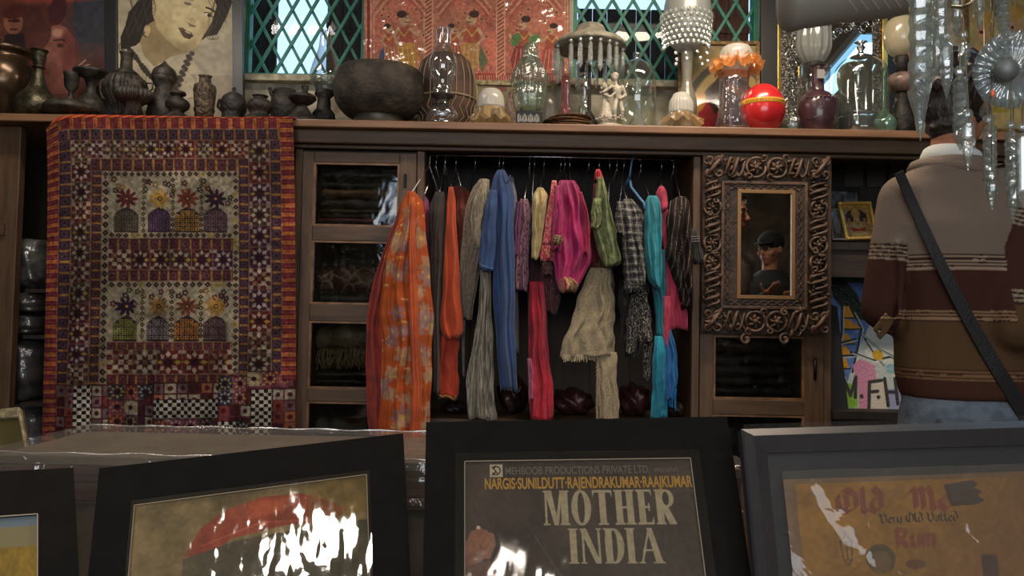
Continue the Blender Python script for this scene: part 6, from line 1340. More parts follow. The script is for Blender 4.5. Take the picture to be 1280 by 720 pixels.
# canvas in plane units: width 282 -> height by aspect
cw = 282.0; ch = 143.0*(.88-a[1])/(uvof(f3, 720, 720)[1]-a[1])
cv = Cv(0, 0, cw, ch, 1.9, (66, 57, 49)); cv.noise(.14, 30, 1)
cv.ell(72, 70, 40, 60, (54, 45, 40), 20, .7, .8); cv.ell(60, 60, 22, 26, (74, 64, 54), 0, .7, .7); cv.ell(116, 70, 18, 30, (76, 66, 56), -20, .5, .8); cv.line([(84, 96), (104, 130), (140, 180), (170, 240)], 1.4, (104, 94, 82), .5); cv.ell(220, 110, 60, 60, (72, 64, 58), 0, .5, .9)
sk = (136, 94, 74)
for P_, w in (([(-2, 128), (10, 118), (24, 112)], 22), ([(-4, 140), (14, 132)], 20)): cv.line(P_, w, (122, 82, 66))
for (x0, y0, x1, y1, w) in ((4, 108, 12, 93, 7), (10, 106, 18, 88, 7.4), (17, 106, 25, 92, 7), (24, 108, 30, 98, 6.4)): cv.line([(x0-1, y0+8), (x0, y0), (x1, y1), (x1+3, y1+4)], w, sk); cv.line([(x0+3, y0+4), (x1+3.5, y1+3)], .8, (84, 54, 46))
cv.line([(28, 120), (34, 106), (32, 96)], 8, (140, 98, 78)); cv.ell(17.5, 86, 2.2, 2.2, (196, 176, 156)); cv.poly([(0, 134), (30, 124), (40, 150), (10, 200), (0, 200)], (96, 70, 60))
# serif title letters, drawn into the print
tc_ = (158, 146, 118)
def serif(s, x, y, h, ws, w=.30):
    for ch_, wd in zip(s, ws):
        X0, X1, Y0, Y1 = x, x+wd-2.2, y, y+h; st = h*w*.62; th = 2.0; sf = 2.0
        V = lambda xc: (cv.rect(xc-st/2, Y0, xc+st/2, Y1, tc_), cv.rect(xc-st/2-2, Y0, xc+st/2+2, Y0+sf, tc_), cv.rect(xc-st/2-2, Y1-sf, xc+st/2+2, Y1, tc_))
        if ch_ == 'M': cv.rect(X0+2, Y0, X0+4.6, Y1, tc_); cv.rect(X0, Y1-sf, X0+8, Y1, tc_); cv.rect(X0, Y0, X0+9, Y0+sf, tc_); V(X1-st/2-2); cv.poly([(X0+2.5, Y0), (X0+2.5+st, Y0), ((X0+X1)/2+2, Y1), ((X0+X1)/2-3, Y1)], tc_); cv.poly([(X1-st-3, Y0), (X1-st, Y0), ((X0+X1)/2+2, Y1), ((X0+X1)/2-2, Y1)], tc_)
        elif ch_ == 'O': cv.ell((X0+X1)/2, (Y0+Y1)/2, (X1-X0)/2, h/2+.6, tc_); cv.ell((X0+X1)/2, (Y0+Y1)/2, (X1-X0)/2-st*.95, h/2-2.4, (66, 57, 49))
        elif ch_ == 'T': V((X0+X1)/2); cv.rect(X0, Y0, X1, Y0+3, tc_); cv.poly([(X0, Y0), (X0+3, Y0), (X0, Y0+10)], tc_); cv.poly([(X1-3, Y0), (X1, Y0), (X1, Y0+10)], tc_)
        elif ch_ == 'H': V(X0+st/2+2); V(X1-st/2-2); cv.rect(X0+2, (Y0+Y1)/2-1.2, X1-2, (Y0+Y1)/2+1.6, tc_)
        elif ch_ == 'E': V(X0+st/2+2); cv.rect(X0, Y0, X1-1, Y0+2.6, tc_); cv.rect(X0, Y1-2.6, X1, Y1, tc_); cv.rect(X0+3, (Y0+Y1)/2-1.2, X1-4, (Y0+Y1)/2+1.4, tc_); cv.poly([(X1-4, Y0), (X1-1, Y0), (X1-1, Y0+10)], tc_); cv.poly([(X1-4, Y1), (X1, Y1), (X1, Y1-11)], tc_); cv.rect(X1-6, (Y0+Y1)/2-5, X1-4.4, (Y0+Y1)/2+5, tc_)
        elif ch_ == 'R': V(X0+st/2+2); cv.ell(X1-9, Y0+h*.26, 8.5, h*.26, tc_); cv.ell(X1-10, Y0+h*.26, 4, h*.26-2.6, (66, 57, 49)); cv.rect(X0+st+2, Y0, X1-10, Y0+2.4, tc_); cv.rect(X0+st+2, Y0+h*.5-1, X1-10, Y0+h*.5+1.6, tc_); cv.poly([(X1-16, Y0+h*.5), (X1-8, Y0+h*.5), (X1+1, Y1), (X1-8, Y1)], tc_)
        elif ch_ == 'I': V((X0+X1)/2)
        elif ch_ == 'N': cv.rect(X0+2, Y0, X0+4.6, Y1, tc_); cv.rect(X0, Y1-sf, X0+7, Y1, tc_); cv.rect(X1-4.6, Y0, X1-2, Y1, tc_); cv.rect(X1-7, Y0, X1, Y0+sf, tc_); cv.poly([(X0, Y0), (X0+st, Y0), (X1-2, Y1), (X1-2-st*.8, Y1)], tc_)
        elif ch_ == 'D': V(X0+st/2+2); cv.ell(X0+st+4, (Y0+Y1)/2, X1-X0-st-4, h/2, tc_); cv.ell(X0+st+4, (Y0+Y1)/2, X1-X0-st*2-4, h/2-2.6, (66, 57, 49)); cv.rect(X0+2, Y0, X0+2+st, Y1, tc_); cv.rect(X0-1, Y0+3, X0+1.6, Y1-3, (66, 57, 49), 1)
        elif ch_ == 'A': cv.poly([((X0+X1)/2-3, Y0), ((X0+X1)/2+3, Y0), (X1-1, Y1), (X1-1-st*1.1, Y1)], tc_); cv.poly([((X0+X1)/2-1.5, Y0), ((X0+X1)/2+1, Y0), (X0+5, Y1), (X0+2.4, Y1)], tc_); cv.rect(X0+6, Y0+h*.6, X1-9, Y0+h*.6+2.2, tc_); cv.rect(X0, Y1-sf, X0+8, Y1, tc_); cv.rect(X1-st-5, Y1-sf, X1+1, Y1, tc_)
        x += wd
serif('MOTHER', 96, 41, 43, (34, 26, 26, 27, 22, 26)); serif('INDIA', 124, 88, 42, (14, 28, 26, 14, 32))
cv.noise(.08, 4, 12)
iu1 = b_[0]
t3 = mount('mounted_film_print', 'black mounted film print lettered MOTHER INDIA in the middle of the counter', f3, a[0], a[1], iu1, cv)
du = (iu1-a[0]); cu_ = lambda x: a[0]+x/cw*du; cvv = lambda y: a[1]+y/ch*(.88-a[1])
M_tg = mat('grey_ink', (104, 98, 88), .7); M_ty = mat('yellow_ink', (176, 132, 48), .7); M_tp = mat('pale_ink', (176, 164, 140), .7); M_tk = mat('dark_ink', (40, 32, 28), .7)
def prt(nm, s, x, y, hh, sx, m, w=None):
    """x, y baseline start in print units; hh em height; total width w"""
    o = text(nm, s, f3, cu_(x), cvv(y), hh*sx/cw*du, hh/ch*(.88-a[1]), .0014, m, t3)
    return o
text('lettering', 'MEHBOOB PRODUCTIONS PRIVATE LTD.', f3, cu_(50), cvv(17.5), 14/cw*du, 14/ch*(.88-a[1]), .0014, M_tg, t3, fit=180/cw*du, bold=.006); text('lettering', 'PRESENT', f3, cu_(236), cvv(17), 9/cw*du, 8/ch*(.88-a[1]), .0014, M_tg, t3, fit=30/cw*du)
_names = text('lettering', 'NARGIS·SUNILDUTT·RAJENDRAKUMAR·RAAJKUMAR', f3, cu_(24), cvv(36), 17.5*.61/cw*du, 20/ch*(.88-a[1]), .0014, M_ty, t3, fit=257/cw*du, bold=.022)
for o_ in list(t3.children):
    if o_.name.startswith('lettering'):
        xs = [(np.array(v.co)+BASE[t3.name]) for v in o_.data.vertices]
mb = MB(); slab(mb, f3, cu_(31), cvv(4), cu_(47), cvv(20.5), .001, .0016); mb.build('studio_emblem', M_tp, t3)
mb = MB(); mb.tube([f3(cu_(39+5.2*math.cos(q)), cvv(12.2+5.4*math.sin(q)), .0018) for q in np.linspace(-1.9, 2.6, 14)], .0008, 5); mb.tube([f3(cu_(34), cvv(18.4), .0018), f3(cu_(38), cvv(14), .0018)], .0009, 5); mb.tube([f3(cu_(33.5), cvv(7), .0018), f3(cu_(41), cvv(16), .0018)], .0007, 5); mb.tube([f3(cu_(35.5), cvv(9), .0018), f3(cu_(38), cvv(6), .0018)], .0013, 5); mb.build('emblem_mark', M_tk, t3)
film('plastic_sleeve', f3, a[0]-.03, a[1]-.02, iu1+.03, .9, .0055, G_f, t3, amp=.0022, n=60, seed=4)
# left print
f2 = lean((124, 587, .93), (503, 543, 1.11), (110, 720, .87), (512, 720, 1.03), 1)
a2 = uvof(f2, 168, 632); b2_ = uvof(f2, 458, 598)
h2_ = 105.0*(.88-a2[1])/(uvof(f2, 310, 720)[1]-a2[1]); cv = Cv(0, 0, 290, h2_, 1.5, (128, 112, 82)); cv.noise(.18, 34, 6)
cv.poly([(60, 72), (78, 40), (110, 22), (150, 12), (200, 14), (240, 30), (262, 44), (240, 56), (180, 52), (120, 58), (84, 72)], (150, 70, 54)); cv.ell(150, 26, 50, 10, (178, 92, 66), -4, .8, .5); cv.line([(80, 62), (150, 44), (230, 52)], 2.2, (176, 92, 74))
cv.poly([(60, 74), (120, 62), (240, 58), (290, 60), (290, 400), (50, 400)], (84, 80, 68)); cv.ell(40, 100, 30, 60, (120, 104, 76), 0, .5, .8); cv.ell(200, 120, 70, 40, (70, 66, 56), 0, .5, .8); cv.rect(210, 0, 290, 50, (122, 98, 48), .5); cv.noise(.15, 14, 8); cv.noise(.08, 4, 2)
t2 = mount('mounted_art_print', 'black mounted art print with a reddish streak under glary plastic, left of centre', f2, a2[0], a2[1], b2_[0], cv)
film('plastic_sleeve', f2, a2[0]-.01, a2[1]-.01, b2_[0]+.01, .9, .0055, glass('sleeve_film_shiny', (246, 242, 232), .10, .045, .0, .05, 9, edge=.4), t2, amp=.0018, n=90, seed=12)
# far left print
f1 = lean((-250, 604, .86), (92, 587, .97), (-290, 720, .79), (99, 720, .90), 1)
b1 = uvof(f1, 47, 643); a1 = (.13, b1[1]+.01)
cv = Cv(0, 0, 200, 200, 1, (126, 100, 30)); cv.noise(.12, 8, 2); cv.noise(.1, 2, 3); cv.rect(0, 0, 200, 7, (96, 108, 116)); cv.rect(0, 7, 200, 17, (118, 108, 76))
mount('mounted_art_print', 'black mounted print with an ochre yellow field at the far left corner', f1, a1[0], b1[1], b1[0], cv)
# right framed print
f4 = lean((922, 540, 1.0), (1345, 527, 1.05), (939, 720, .93), (1372, 720, .97), 1)
t4 = T('framed_label_print', 'dark grey framed yellow print lettered Old in blackletter at the right of the counter', 'print', f4(.5, 1, 0))
i0 = uvof(f4, 956, 568); o0 = (0, 0); e0 = uvof(f4, 973, 592); r0_ = uvof(f4, 1310, 556)
iu, iv = i0; M_gf = mat('grey_frame', (48, 48, 52), .38, c2=(42, 42, 46), sc=4)
for q in ([(0, 0), (1, 0), (1-iu, iv), (iu, iv)], [(1, 0), (1, 1), (1-iu, 1-iv), (1-iu, iv)], [(1, 1), (0, 1), (iu, 1-iv), (1-iu, 1-iv)], [(0, 1), (0, 0), (iu, iv), (iu, 1-iv)]):
    m_ = [((a_*.62+c_*.38), (b2*.62+d_*.38)) for (a_, b2), (c_, d_) in zip(q[:2], (q[3], q[2]))]
    mb = MB()
    mb.hexa([f4(*q[0], .012), f4(*q[1], .012), f4(*m_[1], .022), f4(*m_[0], .022)]+[f4(*p, 0) for p in (q[0], q[1], m_[1], m_[0])])
    mb.hexa([f4(*m_[0], .022), f4(*m_[1], .022), f4(*q[2], .010), f4(*q[3], .010)]+[f4(*p, 0) for p in (m_[0], m_[1], q[2], q[3])])
    mb.build('frame_rail', M_gf, t4)
mb = MB(); slab(mb, f4, iu, iv, 1-iu, 1-iv, .001, .004); mb.build('mount_board', mat('dark_mount', (32, 33, 36), .6), t4)
p0 = uvof(f4, 978, 600); p1 = uvof(f4, 1306, 585); cw4 = 330.0; pv1 = .86
H4 = np.linalg.norm(f4(0, 1, 0)-f4(0, 0, 0)); W4 = np.linalg.norm(f4(1, 0, 0)-f4(0, 0, 0)); ch4 = 124.0*(pv1-p0[1])/(uvof(f4, 1130, 720)[1]-uvof(f4, 1130, 596)[1])
cv = Cv(0, 0, cw4, ch4, 1.7, (126, 98, 70)); cv.rect(14, 7, cw4, ch4, (166, 120, 34)); cv.noise(.10, 26, 3)
cv.put(np.clip((cv.X-150)/120+ (cv.Y-60)/200, 0, 1), (128, 88, 44), .75)
rd = (140, 70, 38)
def bl(P_, w=9, c=rd): cv.pen(P_, w, 42, c)
# blackletter "Old Mo"
def gl_(ch_, x, y, h, w, c=rd):
    s = lambda P_: bl([(x+a_*h, y+b_*h) for a_, b_ in P_], w, c)
    if ch_ == 'O': s([(.32, .08), (.1, .3), (.1, .7), (.4, .95), (.78, .75), (.78, .3), (.5, .06), (.32, .08)]); s([(.42, .2), (.42, .8)])
    elif ch_ == 'l': s([(.08, .02), (.08, .85), (.2, .98)])
    elif ch_ == 'd': s([(.35, .4), (.08, .55), (.08, .85), (.25, .97), (.46, .8), (.46, .3), (.2, .02)])
    elif ch_ == 'M': s([(.02, .3), (.18, .1), (.28, .3), (.28, .85), (.12, .98)]); s([(.28, .2), (.48, .08), (.56, .3), (.56, .9)]); s([(.56, .2), (.78, .08), (.88, .3), (.88, .85), (1.0, .96)])
    elif ch_ == 'o': s([(.26, .38), (.06, .55), (.06, .82), (.26, .98), (.46, .82), (.46, .55), (.26, .38)])
    elif ch_ == 'V': s([(.04, .1), (.16, .3), (.16, .8), (.4, .98), (.62, .75), (.62, .3), (.45, .08)])
    elif ch_ == 'e': s([(.4, .6), (.3, .4), (.08, .55), (.08, .82), (.28, .98), (.42, .88)]); s([(.1, .7), (.4, .58)])
    elif ch_ == 'r': s([(.08, .42), (.08, .92)]); s([(.1, .5), (.34, .42)])
    elif ch_ == 'y': s([(.08, .42), (.08, .85), (.3, .95)]); s([(.42, .4), (.42, .95), (.2, 1.25)])
    elif ch_ == 't': s([(.15, .2), (.15, .85), (.32, .97)]); s([(.02, .42), (.34, .42)])
    elif ch_ == 'a': s([(.1, .45), (.4, .45), (.4, .95)]); s([(.4, .65), (.08, .75), (.12, .95), (.4, .9)])
    elif ch_ == 'R': s([(.12, .08), (.12, .96)]); s([(.12, .1), (.55, .2), (.5, .45), (.15, .5), (.6, .96)])
    elif ch_ == 'u': s([(.08, .42), (.08, .88), (.3, .96)]); s([(.42, .4), (.42, .96)])
    elif ch_ == 'm': s([(.06, .42), (.06, .96)]); s([(.06, .48), (.3, .42), (.3, .96)]); s([(.3, .48), (.56, .42), (.56, .96)])
wd = dict(O=.95, l=.3, d=.62, M=1.15, o=.6, V=.78, e=.52, r=.42, y=.55, t=.42, a=.52, R=.72, u=.56, m=.74)
wd[' '] = .35
def word(s, x, y, h, w, c=rd, k=1.0):
    for ch_ in s:
        if ch_ != ' ': gl_(ch_, x, y, h, w, c)
        x += wd[ch_]*h*k
    return x
word('Old', 60, 14, 33, 9.5, k=1.0); word('Mo', 150, 14, 33, 9.5)
word('Very Old Vatted', 112, 48, 13, 2.6, (70, 46, 30), .93)
word('Rum', 128, 66, 26, 7, (140, 72, 40)); 
cv.poly([(196, 14), (232, 9), (240, 14), (234, 20), (244, 24), (238, 30), (246, 36), (236, 41), (204, 42), (200, 32)], (72, 54, 46))
for P_ in ([(68, 74), (60, 82), (76, 82), (68, 74), (68, 68)], [(61, 82), (63, 104), (73, 104), (75, 82)], [(68, 82), (68, 104)], [(63, 104), (68, 110), (73, 104)]): cv.line(P_, 1.2, (84, 66, 30))
cv.ell(108, 104, 18, 18, (92, 78, 42)); cv.ell(108, 108, 13, 14, (118, 92, 56)); cv.rect(232, 104, 252, 130, (84, 60, 46)); cv.ell(150, 112, 12, 6, (110, 70, 34)); cv.noise(.08, 5, 8)
cvprint('print', cv, f4, p0[0], p0[1], p1[0], pv1, .0055, vmat('print_paper', .6), t4)
film('plastic_sleeve', f4, e0[0], e0[1], r0_[0]+.01, .9, .008, glass('sleeve_film_hazy', (238, 234, 224), .04, .06, .06, .4, 10, edge=.3), t4, amp=.010, n=80, seed=21)
film('outer_wrap', f4, -.004, -.004, 1.0, .96, .024, glass('outer_wrap_film', (245, 245, 245), .02, .06, .012, .3, 9, edge=.2), t4, amp=.003, n=40, seed=22)
# ============================================================ people
def evald(o, name, m, parent, cols=None, **k):
    dg = bpy.context.evaluated_depsgraph_get(); me = bpy.data.meshes.new_from_object(o.evaluated_get(dg))
    V = np.zeros(len(me.vertices)*3); me.vertices.foreach_get('co', V); V = V.reshape(-1, 3)
    loc = np.array(o.location); Wd = V+loc; me.vertices.foreach_set('co', (Wd-BASE[parent.name]).ravel())
    me.materials.clear(); me.materials.append(m); me.polygons.foreach_set('use_smooth', [True]*len(me.polygons))
    if cols is not None:
        a_ = me.color_attributes.new('Col', 'FLOAT_COLOR', 'POINT'); c = np.ones((len(Wd), 4)); c[:, :3] = lin(cols(Wd)); a_.data.foreach_set('color', c.ravel())
    bpy.data.objects.remove(o); r = bpy.data.objects.new(name, me); COL.objects.link(r); r.parent = parent; BASE[r.name] = BASE[parent.name]
    return r
def melt(mb, name, m, parent, vox=.008, it=8, sub=0, cols=None, disp=0):
    o = mb.build('tmp', None, None); o.location = (0, 0, 0)
    r = o.modifiers.new('r', 'REMESH'); r.mode = 'VOXEL'; r.voxel_size = vox
    s = o.modifiers.new('s', 'SMOOTH'); s.iterations = it; s.factor = .5
    if sub: q = o.modifiers.new('u', 'SUBSURF'); q.levels = sub
    return evald(o, name, m, parent, cols)
def V3(*a): return np.array(a, float)
M_skin = mat('skin', (176, 124, 98), .55, c2=(160, 108, 84), sc=14, spec=.3)
M_hair = mat('black_hair', (26, 21, 19), .45, c2=(44, 36, 32), sc=60, stretch=(1, 1, .25), bump=.8, bsc=90)
def headparts(mb, c, f, u):
    f = f/np.linalg.norm(f); u = u-f*(u@f); u /= np.linalg.norm(u); s = np.cross(f, u)
    Mx = np.stack([s, f, u], 1)
    W_ = lambda a, b_, d: c+s*a+f*b_+u*d
    mb.ell(W_(0, -.008, .02), (.074, .094, .096), 24, 16, Mx); mb.ell(W_(0, .03, -.045), (.056, .060, .070), 20, 12, Mx)
    mb.ell(W_(0, .066, -.090), (.024, .022, .020), 12, 8, Mx)              # chin
    mb.capsule(W_(0, .086, .008), W_(0, .108, -.026), .008, .013, 10); mb.ell(W_(.010, .098, -.03), (.008, .009, .007), 8, 6, Mx); mb.ell(W_(-.010, .098, -.03), (.008, .009, .007), 8, 6, Mx)
    mb.capsule(W_(-.03, .078, .022), W_(.03, .078, .022), .012, .012, 10)  # brow
    mb.capsule(W_(-.018, .088, -.056), W_(.018, .088, -.056), .008, .008, 8); mb.capsule(W_(-.016, .086, -.066), W_(.016, .086, -.066), .008, .008, 8)
    for q in (-1, 1):
        mb.ell(W_(q*.075, -.004, -.012), (.008, .018, .031), 10, 8, Mx); mb.ell(W_(q*.045, .062, -.028), (.022, .022, .022), 12, 8, Mx)
    return W_, Mx, s, f, u
def facebits(W_, Mx, t):
    for q in (-1, 1):
        MB().ell(W_(q*.031, .081, .004), (.013, .009, .008), 12, 8, Mx).build('eye', mat('eye_white', (220, 214, 204), .3), t, smooth=True)
        MB().ell(W_(q*.031, .0885, .004), (.0055, .003, .0055), 10, 6, Mx).build('iris', mat('iris_brown', (40, 26, 18), .2), t, smooth=True)
        MB().tube([W_(q*.014, .092, .024), W_(q*.032, .092, .030), W_(q*.048, .080, .024)], [.003, .004, .002], 6).build('eyebrow', M_hair, t, smooth=True)
    MB().tube([W_(-.022, .092, -.060), W_(0, .0965, -.059), W_(.022, .092, -.060)], [.002, .0042, .002], 6).build('lips', mat('lips', (140, 78, 70), .5), t, smooth=True)
def hand(mb, w, d, n, curl, side):
    """palm and five fingers in one mesh; w wrist, d direction, n palm normal"""
    d = d/np.linalg.norm(d); n = n-d*(n@d); n /= np.linalg.norm(n); s = np.cross(d, n)*side
    mb.ell(w+d*.045, (.040, .016, .050), 12, 8, np.stack([s, n, d], 1))
    for i, (o_, L_) in enumerate(((-.030, .066), (-.010, .076), (.010, .072), (.029, .056))):
        p = w+d*.082+s*o_; dd = d.copy()
        for j, q in enumerate((.45, .32, .23)):
            p2 = p+dd*L_*q; mb.capsule(p, p2, .0088-.001*j, .0080-.001*j, 8, k=4); p = p2; a = curl*(.5+.3*j); dd = dd*math.cos(a)+n*math.sin(a); dd /= np.linalg.norm(dd)
    p = w+d*.025-s*.028; dd = d*.55-s*.75+n*.35; dd /= np.linalg.norm(dd)
    for q in (.034, .028, .022):
        p2 = p+dd*q; mb.capsule(p, p2, .011, .0095, 8, k=4); p = p2; dd = dd*.85+d*.25+n*.2; dd /= np.linalg.norm(dd)
def torso(mb, rows):   # rows: (cx, cy, z, rx, ry)
    n = 40; a = np.arange(n)*2*PI/n; R = []
    for cx, cy, z, rx, ry in rows:
        ca, sa = np.cos(a), np.sin(a); R.append(np.stack([cx+rx*np.sign(ca)*np.abs(ca)**.85, cy+ry*np.sign(sa)*np.abs(sa)**.85, z+0*a], 1))
    mb.rings(R)
YP = 2.0; mp = lambda px, py, dy=0: np.array(at(px, py, YP+dy))
man = T('person', 'man seen from behind in a grey and brown striped sweater with a black cross-body strap', 'person', (mp(1195, 500)[0], YP, 0))
zz = lambda py: float(at(1195, py, YP)[2]); xx = lambda px: float(at(px, 330, YP)[0])
hc = mp(1196, 128, .06); neck = mp(1187, 209, .0); hip = mp(1200, 500)
Ls, Rs = mp(1122, 250), mp(1262, 246); Le, Re = mp(1106, 385, .02), mp(1266, 405, -.10); Lw, Rw = mp(1136, 410, .24), mp(1252, 420, .22)
b = MB(); Wf, Mx, hs, hf, hu = headparts(b, hc, V3(.74, .66, -.10), V3(.16, .14, 1))
b.capsule(neck+V3(0, .0, -.02), hc+V3(-.01, -.01, -.04), .050, .052, 18)
torso(b, [(xx(1203), YP, zz(530), .11, .07), (xx(1203), YP, zz(505), .11, .075), (xx(1195), YP, zz(420), .11, .08), (xx(1192), YP, zz(300), .13, .08), (xx(1190), YP, zz(262), .13, .07), (xx(1190), YP, zz(232), .07, .05), (xx(1190), YP, zz(215), .045, .045)])
for S_, E_, Wr, sd in ((Ls, Le, Lw, 1), (Rs, Re, Rw, -1)):
    b.capsule(S_+V3(0, 0, -.03), E_, .036, .034, 14); b.capsule(E_, Wr, .038, .026, 14); hand(b, Wr, (Wr-E_), V3(0, 0, 1.0) if 0 else V3(-.2*sd, .2, .9), .55, sd)
for q, sx in ((-1, -.085), (1, .085)):
    b.capsule(V3(xx(1200)+sx*.8, YP, zz(540)), V3(xx(1200)+sx*1.1, YP+.03, .50), .052, .048, 14); b.capsule(V3(xx(1200)+sx*1.1, YP+.03, .50), V3(xx(1200)+sx*1.2, YP-.01, .08), .052, .036, 14)
melt(b, 'body', M_skin, man, .0075, 3); facebits(Wf, Mx, man)
# hair
hb = MB(); hb.ell(Wf(0, -.020, .030), (.083, .100, .100), 24, 16, Mx); hb.ell(Wf(0, -.062, -.03), (.062, .045, .065), 18, 12, Mx); hb.ell(Wf(0, -.058, -.075), (.05, .034, .05), 18, 12, Mx)
rr = random.Random(6)
for i in range(190):
    th = rr.uniform(0, 2*PI); ph = rr.uniform(-1.2, 1.5); v = V3(math.cos(ph)*math.cos(th), math.cos(ph)*math.sin(th), math.sin(ph))
    if v[1] > .45 and v[2] < .35: continue
    if abs(v[0]) > .75 and v[2] < -.1: continue
    p = Wf(v[0]*.083, v[1]*.100-.020, v[2]*.098+.028); t1 = np.cross(p-hc, V3(rr.uniform(-1, 1), rr.uniform(-1, 1), rr.uniform(-1, 1))); t1 /= np.linalg.norm(t1)
    o_ = (p-hc)/np.linalg.norm(p-hc); hb.tube([p-t1*.022, p+o_*.009, p+t1*.022+o_*.002], [.004, .008, .004], 6)
for i in range(16):
    a = (i-7.5)*.13; p = Wf(math.sin(a)*.06, -.088*math.cos(a)-.0, -.072+.004*math.sin(i*2)); hb.tube([p, p+V3(0, 0, -.014)-hf*.006, p+V3(.006*math.sin(i), 0, -.022)-hf*.014], [.008, .007, .002], 6)
o = melt(hb, 'hair', M_hair, man, .0045, 1)
# shirt collar
cc = neck+V3(0, .0, .0); a = np.arange(44)*2*PI/44; R = []
for r_, z_ in ((.053, .030), (.055, .040), (.060, .036), (.066, .010), (.069, -.006), (.066, -.010), (.060, -.008)):
    R.append(np.stack([cc[0]+r_*1.1*np.cos(a)+.006, cc[1]+r_*np.sin(a), cc[2]+z_+.020*np.sin(a)*-.2-.30*r_*np.cos(a)*.6*(z_ < .02)-.010*np.cos(a)], 1))
MB().rings(R, cap=False).build('shirt_collar', mat('white_shirt', (206, 208, 204), .8, bump=.1, bsc=60), man, smooth=True, solid=.002)
# sweater
grey, mar, olive, mar2, dkc, ltc = (124, 110, 99), (68, 43, 36), (90, 69, 48), (74, 47, 38), (56, 41, 36), (150, 133, 115)
def bandcol(s, seq):   # s: array of row positions
    c = np.zeros((len(s), 3)); c[:] = seq[0][1]
    for p, col in seq[1:]: c[s >= p] = col
    return c
def stripes(p0, n=4, st=4.6, base=None, nxt=None):
    out = []
    for i in range(n): out += [(p0+i*st, dkc), (p0+i*st+st*.5, ltc if i < n-1 else base)]
    return out
seqT = [(-999, grey)]+[(323+i*4.6+(2.3 if j else 0), (dkc, (158, 138, 118))[j]) for i in range(4) for j in (0, 1)]+[(342, mar)]+[(390+i*4.4+(2.2 if j else 0), ((150, 122, 96), (66, 44, 36))[j]) for i in range(3) for j in (0, 1)]+[(403, olive)]+[(460+i*4.2+(2.1 if j else 0), ((72, 48, 38), (128, 98, 70))[j]) for i in range(3) for j in (0, 1)]+[(473, mar2)]
zr = lambda z: 500-(z-zz(500))/(zz(200)-zz(500))*300
Sh = {'L': (Ls, Le, Lw), 'R': (Rs, Re, Rw)}
def seqA(p0): return [(-9, grey)]+[(p0+i*.035+(.0175 if j else 0), (dkc, ltc)[j]) for i in range(4) for j in (0, 1)]+[(p0+.14, mar)]+[(p0+.62+i*.035+(.0175 if j else 0), (ltc, dkc)[j]) for i in range(3) for j in (0, 1)]+[(p0+.73, olive)]+[(1.72, mar2)]
def sweatcol(W0):
    c = bandcol(zr(W0[:, 2]), seqT); xc = xx(1192)
    for k, p0 in (('L', .42), ('R', .20)):
        S_, E_, Wr = Sh[k]
        def seg(A, B):
            d = B-A; t_ = np.clip((W0-A)@d/(d@d), 0, 1); return t_, np.linalg.norm(W0-A-t_[:, None]*d, axis=1)
        t1, d1 = seg(S_, E_); t2, d2 = seg(E_, Wr); s = np.where(d1 < d2, t1, 1+t2); dm = np.minimum(d1, d2)
        lim = xx(1119) if k == 'L' else xx(1222)
        ins = (dm < .085) & ((W0[:, 0] < lim+.02*np.sin(0)) if k == 'L' else ((W0[:, 0] > lim) & ((W0[:, 1] < YP-.03) | (W0[:, 0] > xx(1262)))))
        ins = ins | ((s > 1.12) & (dm < .07)); ins &= ~((W0[:, 2] > zz(262)))
        c[ins] = bandcol(s[ins], seqA(p0))
    n = .5+.5*np.sin(W0[:, 0]*900)*np.sin(W0[:, 2]*700); return c*(.94+.08*n[:, None])
b = MB()
torso(b, [(xx(1205), YP, zz(498), .146, .108), (xx(1205), YP, zz(490), .152, .112), (xx(1200), YP, zz(465), .153, .112), (xx(1197), YP, zz(430), .148, .108), (xx(1195), YP, zz(380), .150, .112), (xx(1193), YP, zz(330), .160, .118), (xx(1192), YP, zz(285), .172, .115), (xx(1191), YP+.01, zz(256), .168, .100), (xx(1190), YP+.01, zz(238), .150, .092), (xx(1189), YP+.01, zz(224), .122, .085), (xx(1188), YP+.0, zz(212), .094, .080), (xx(1188), YP, zz(203), .078, .074), (xx(1188), YP, zz(199), .070, .068)])
b.capsule(Ls+V3(.02, 0, .0), Le, .066, .058, 18); b.capsule(Le, Lw, .058, .040, 16); b.capsule(Rs+V3(-.02, 0, 0), Re, .074, .066, 18); b.capsule(Re, Rw, .066, .046, 16)
rr = random.Random(1)   # soft folds
for P_ in ([(1122, 300), (1128, 350), (1124, 400)], [(1110, 392), (1100, 402), (1092, 415)], [(1116, 398), (1108, 412), (1098, 424)], [(1240, 360), (1256, 384), (1272, 396)], [(1236, 392), (1252, 410), (1270, 418)]):
    pts = [mp(x, y, -.112 if 1130 < x < 1230 else -.06) for x, y in P_]; b.tube(pts, .008, 8)
sw = melt(b, 'sweater', vmat('knit', .9, .35, 260, .1), man, .0075, 5, 1, sweatcol)
R = [np.stack([cc[0]+r_*1.12*np.cos(a), cc[1]+.004+r_*np.sin(a), cc[2]+z_-.012*np.cos(a)-.02*np.sin(a)*0], 1) for r_, z_ in ((.066, -.002), (.072, .006), (.080, .002), (.088, -.014), (.084, -.020))]
MB().rings(R, cap=False).build('neck_ribbing', mat('grey_rib', (118, 104, 93), .9, bump=.4, bsc=200), man, smooth=True)
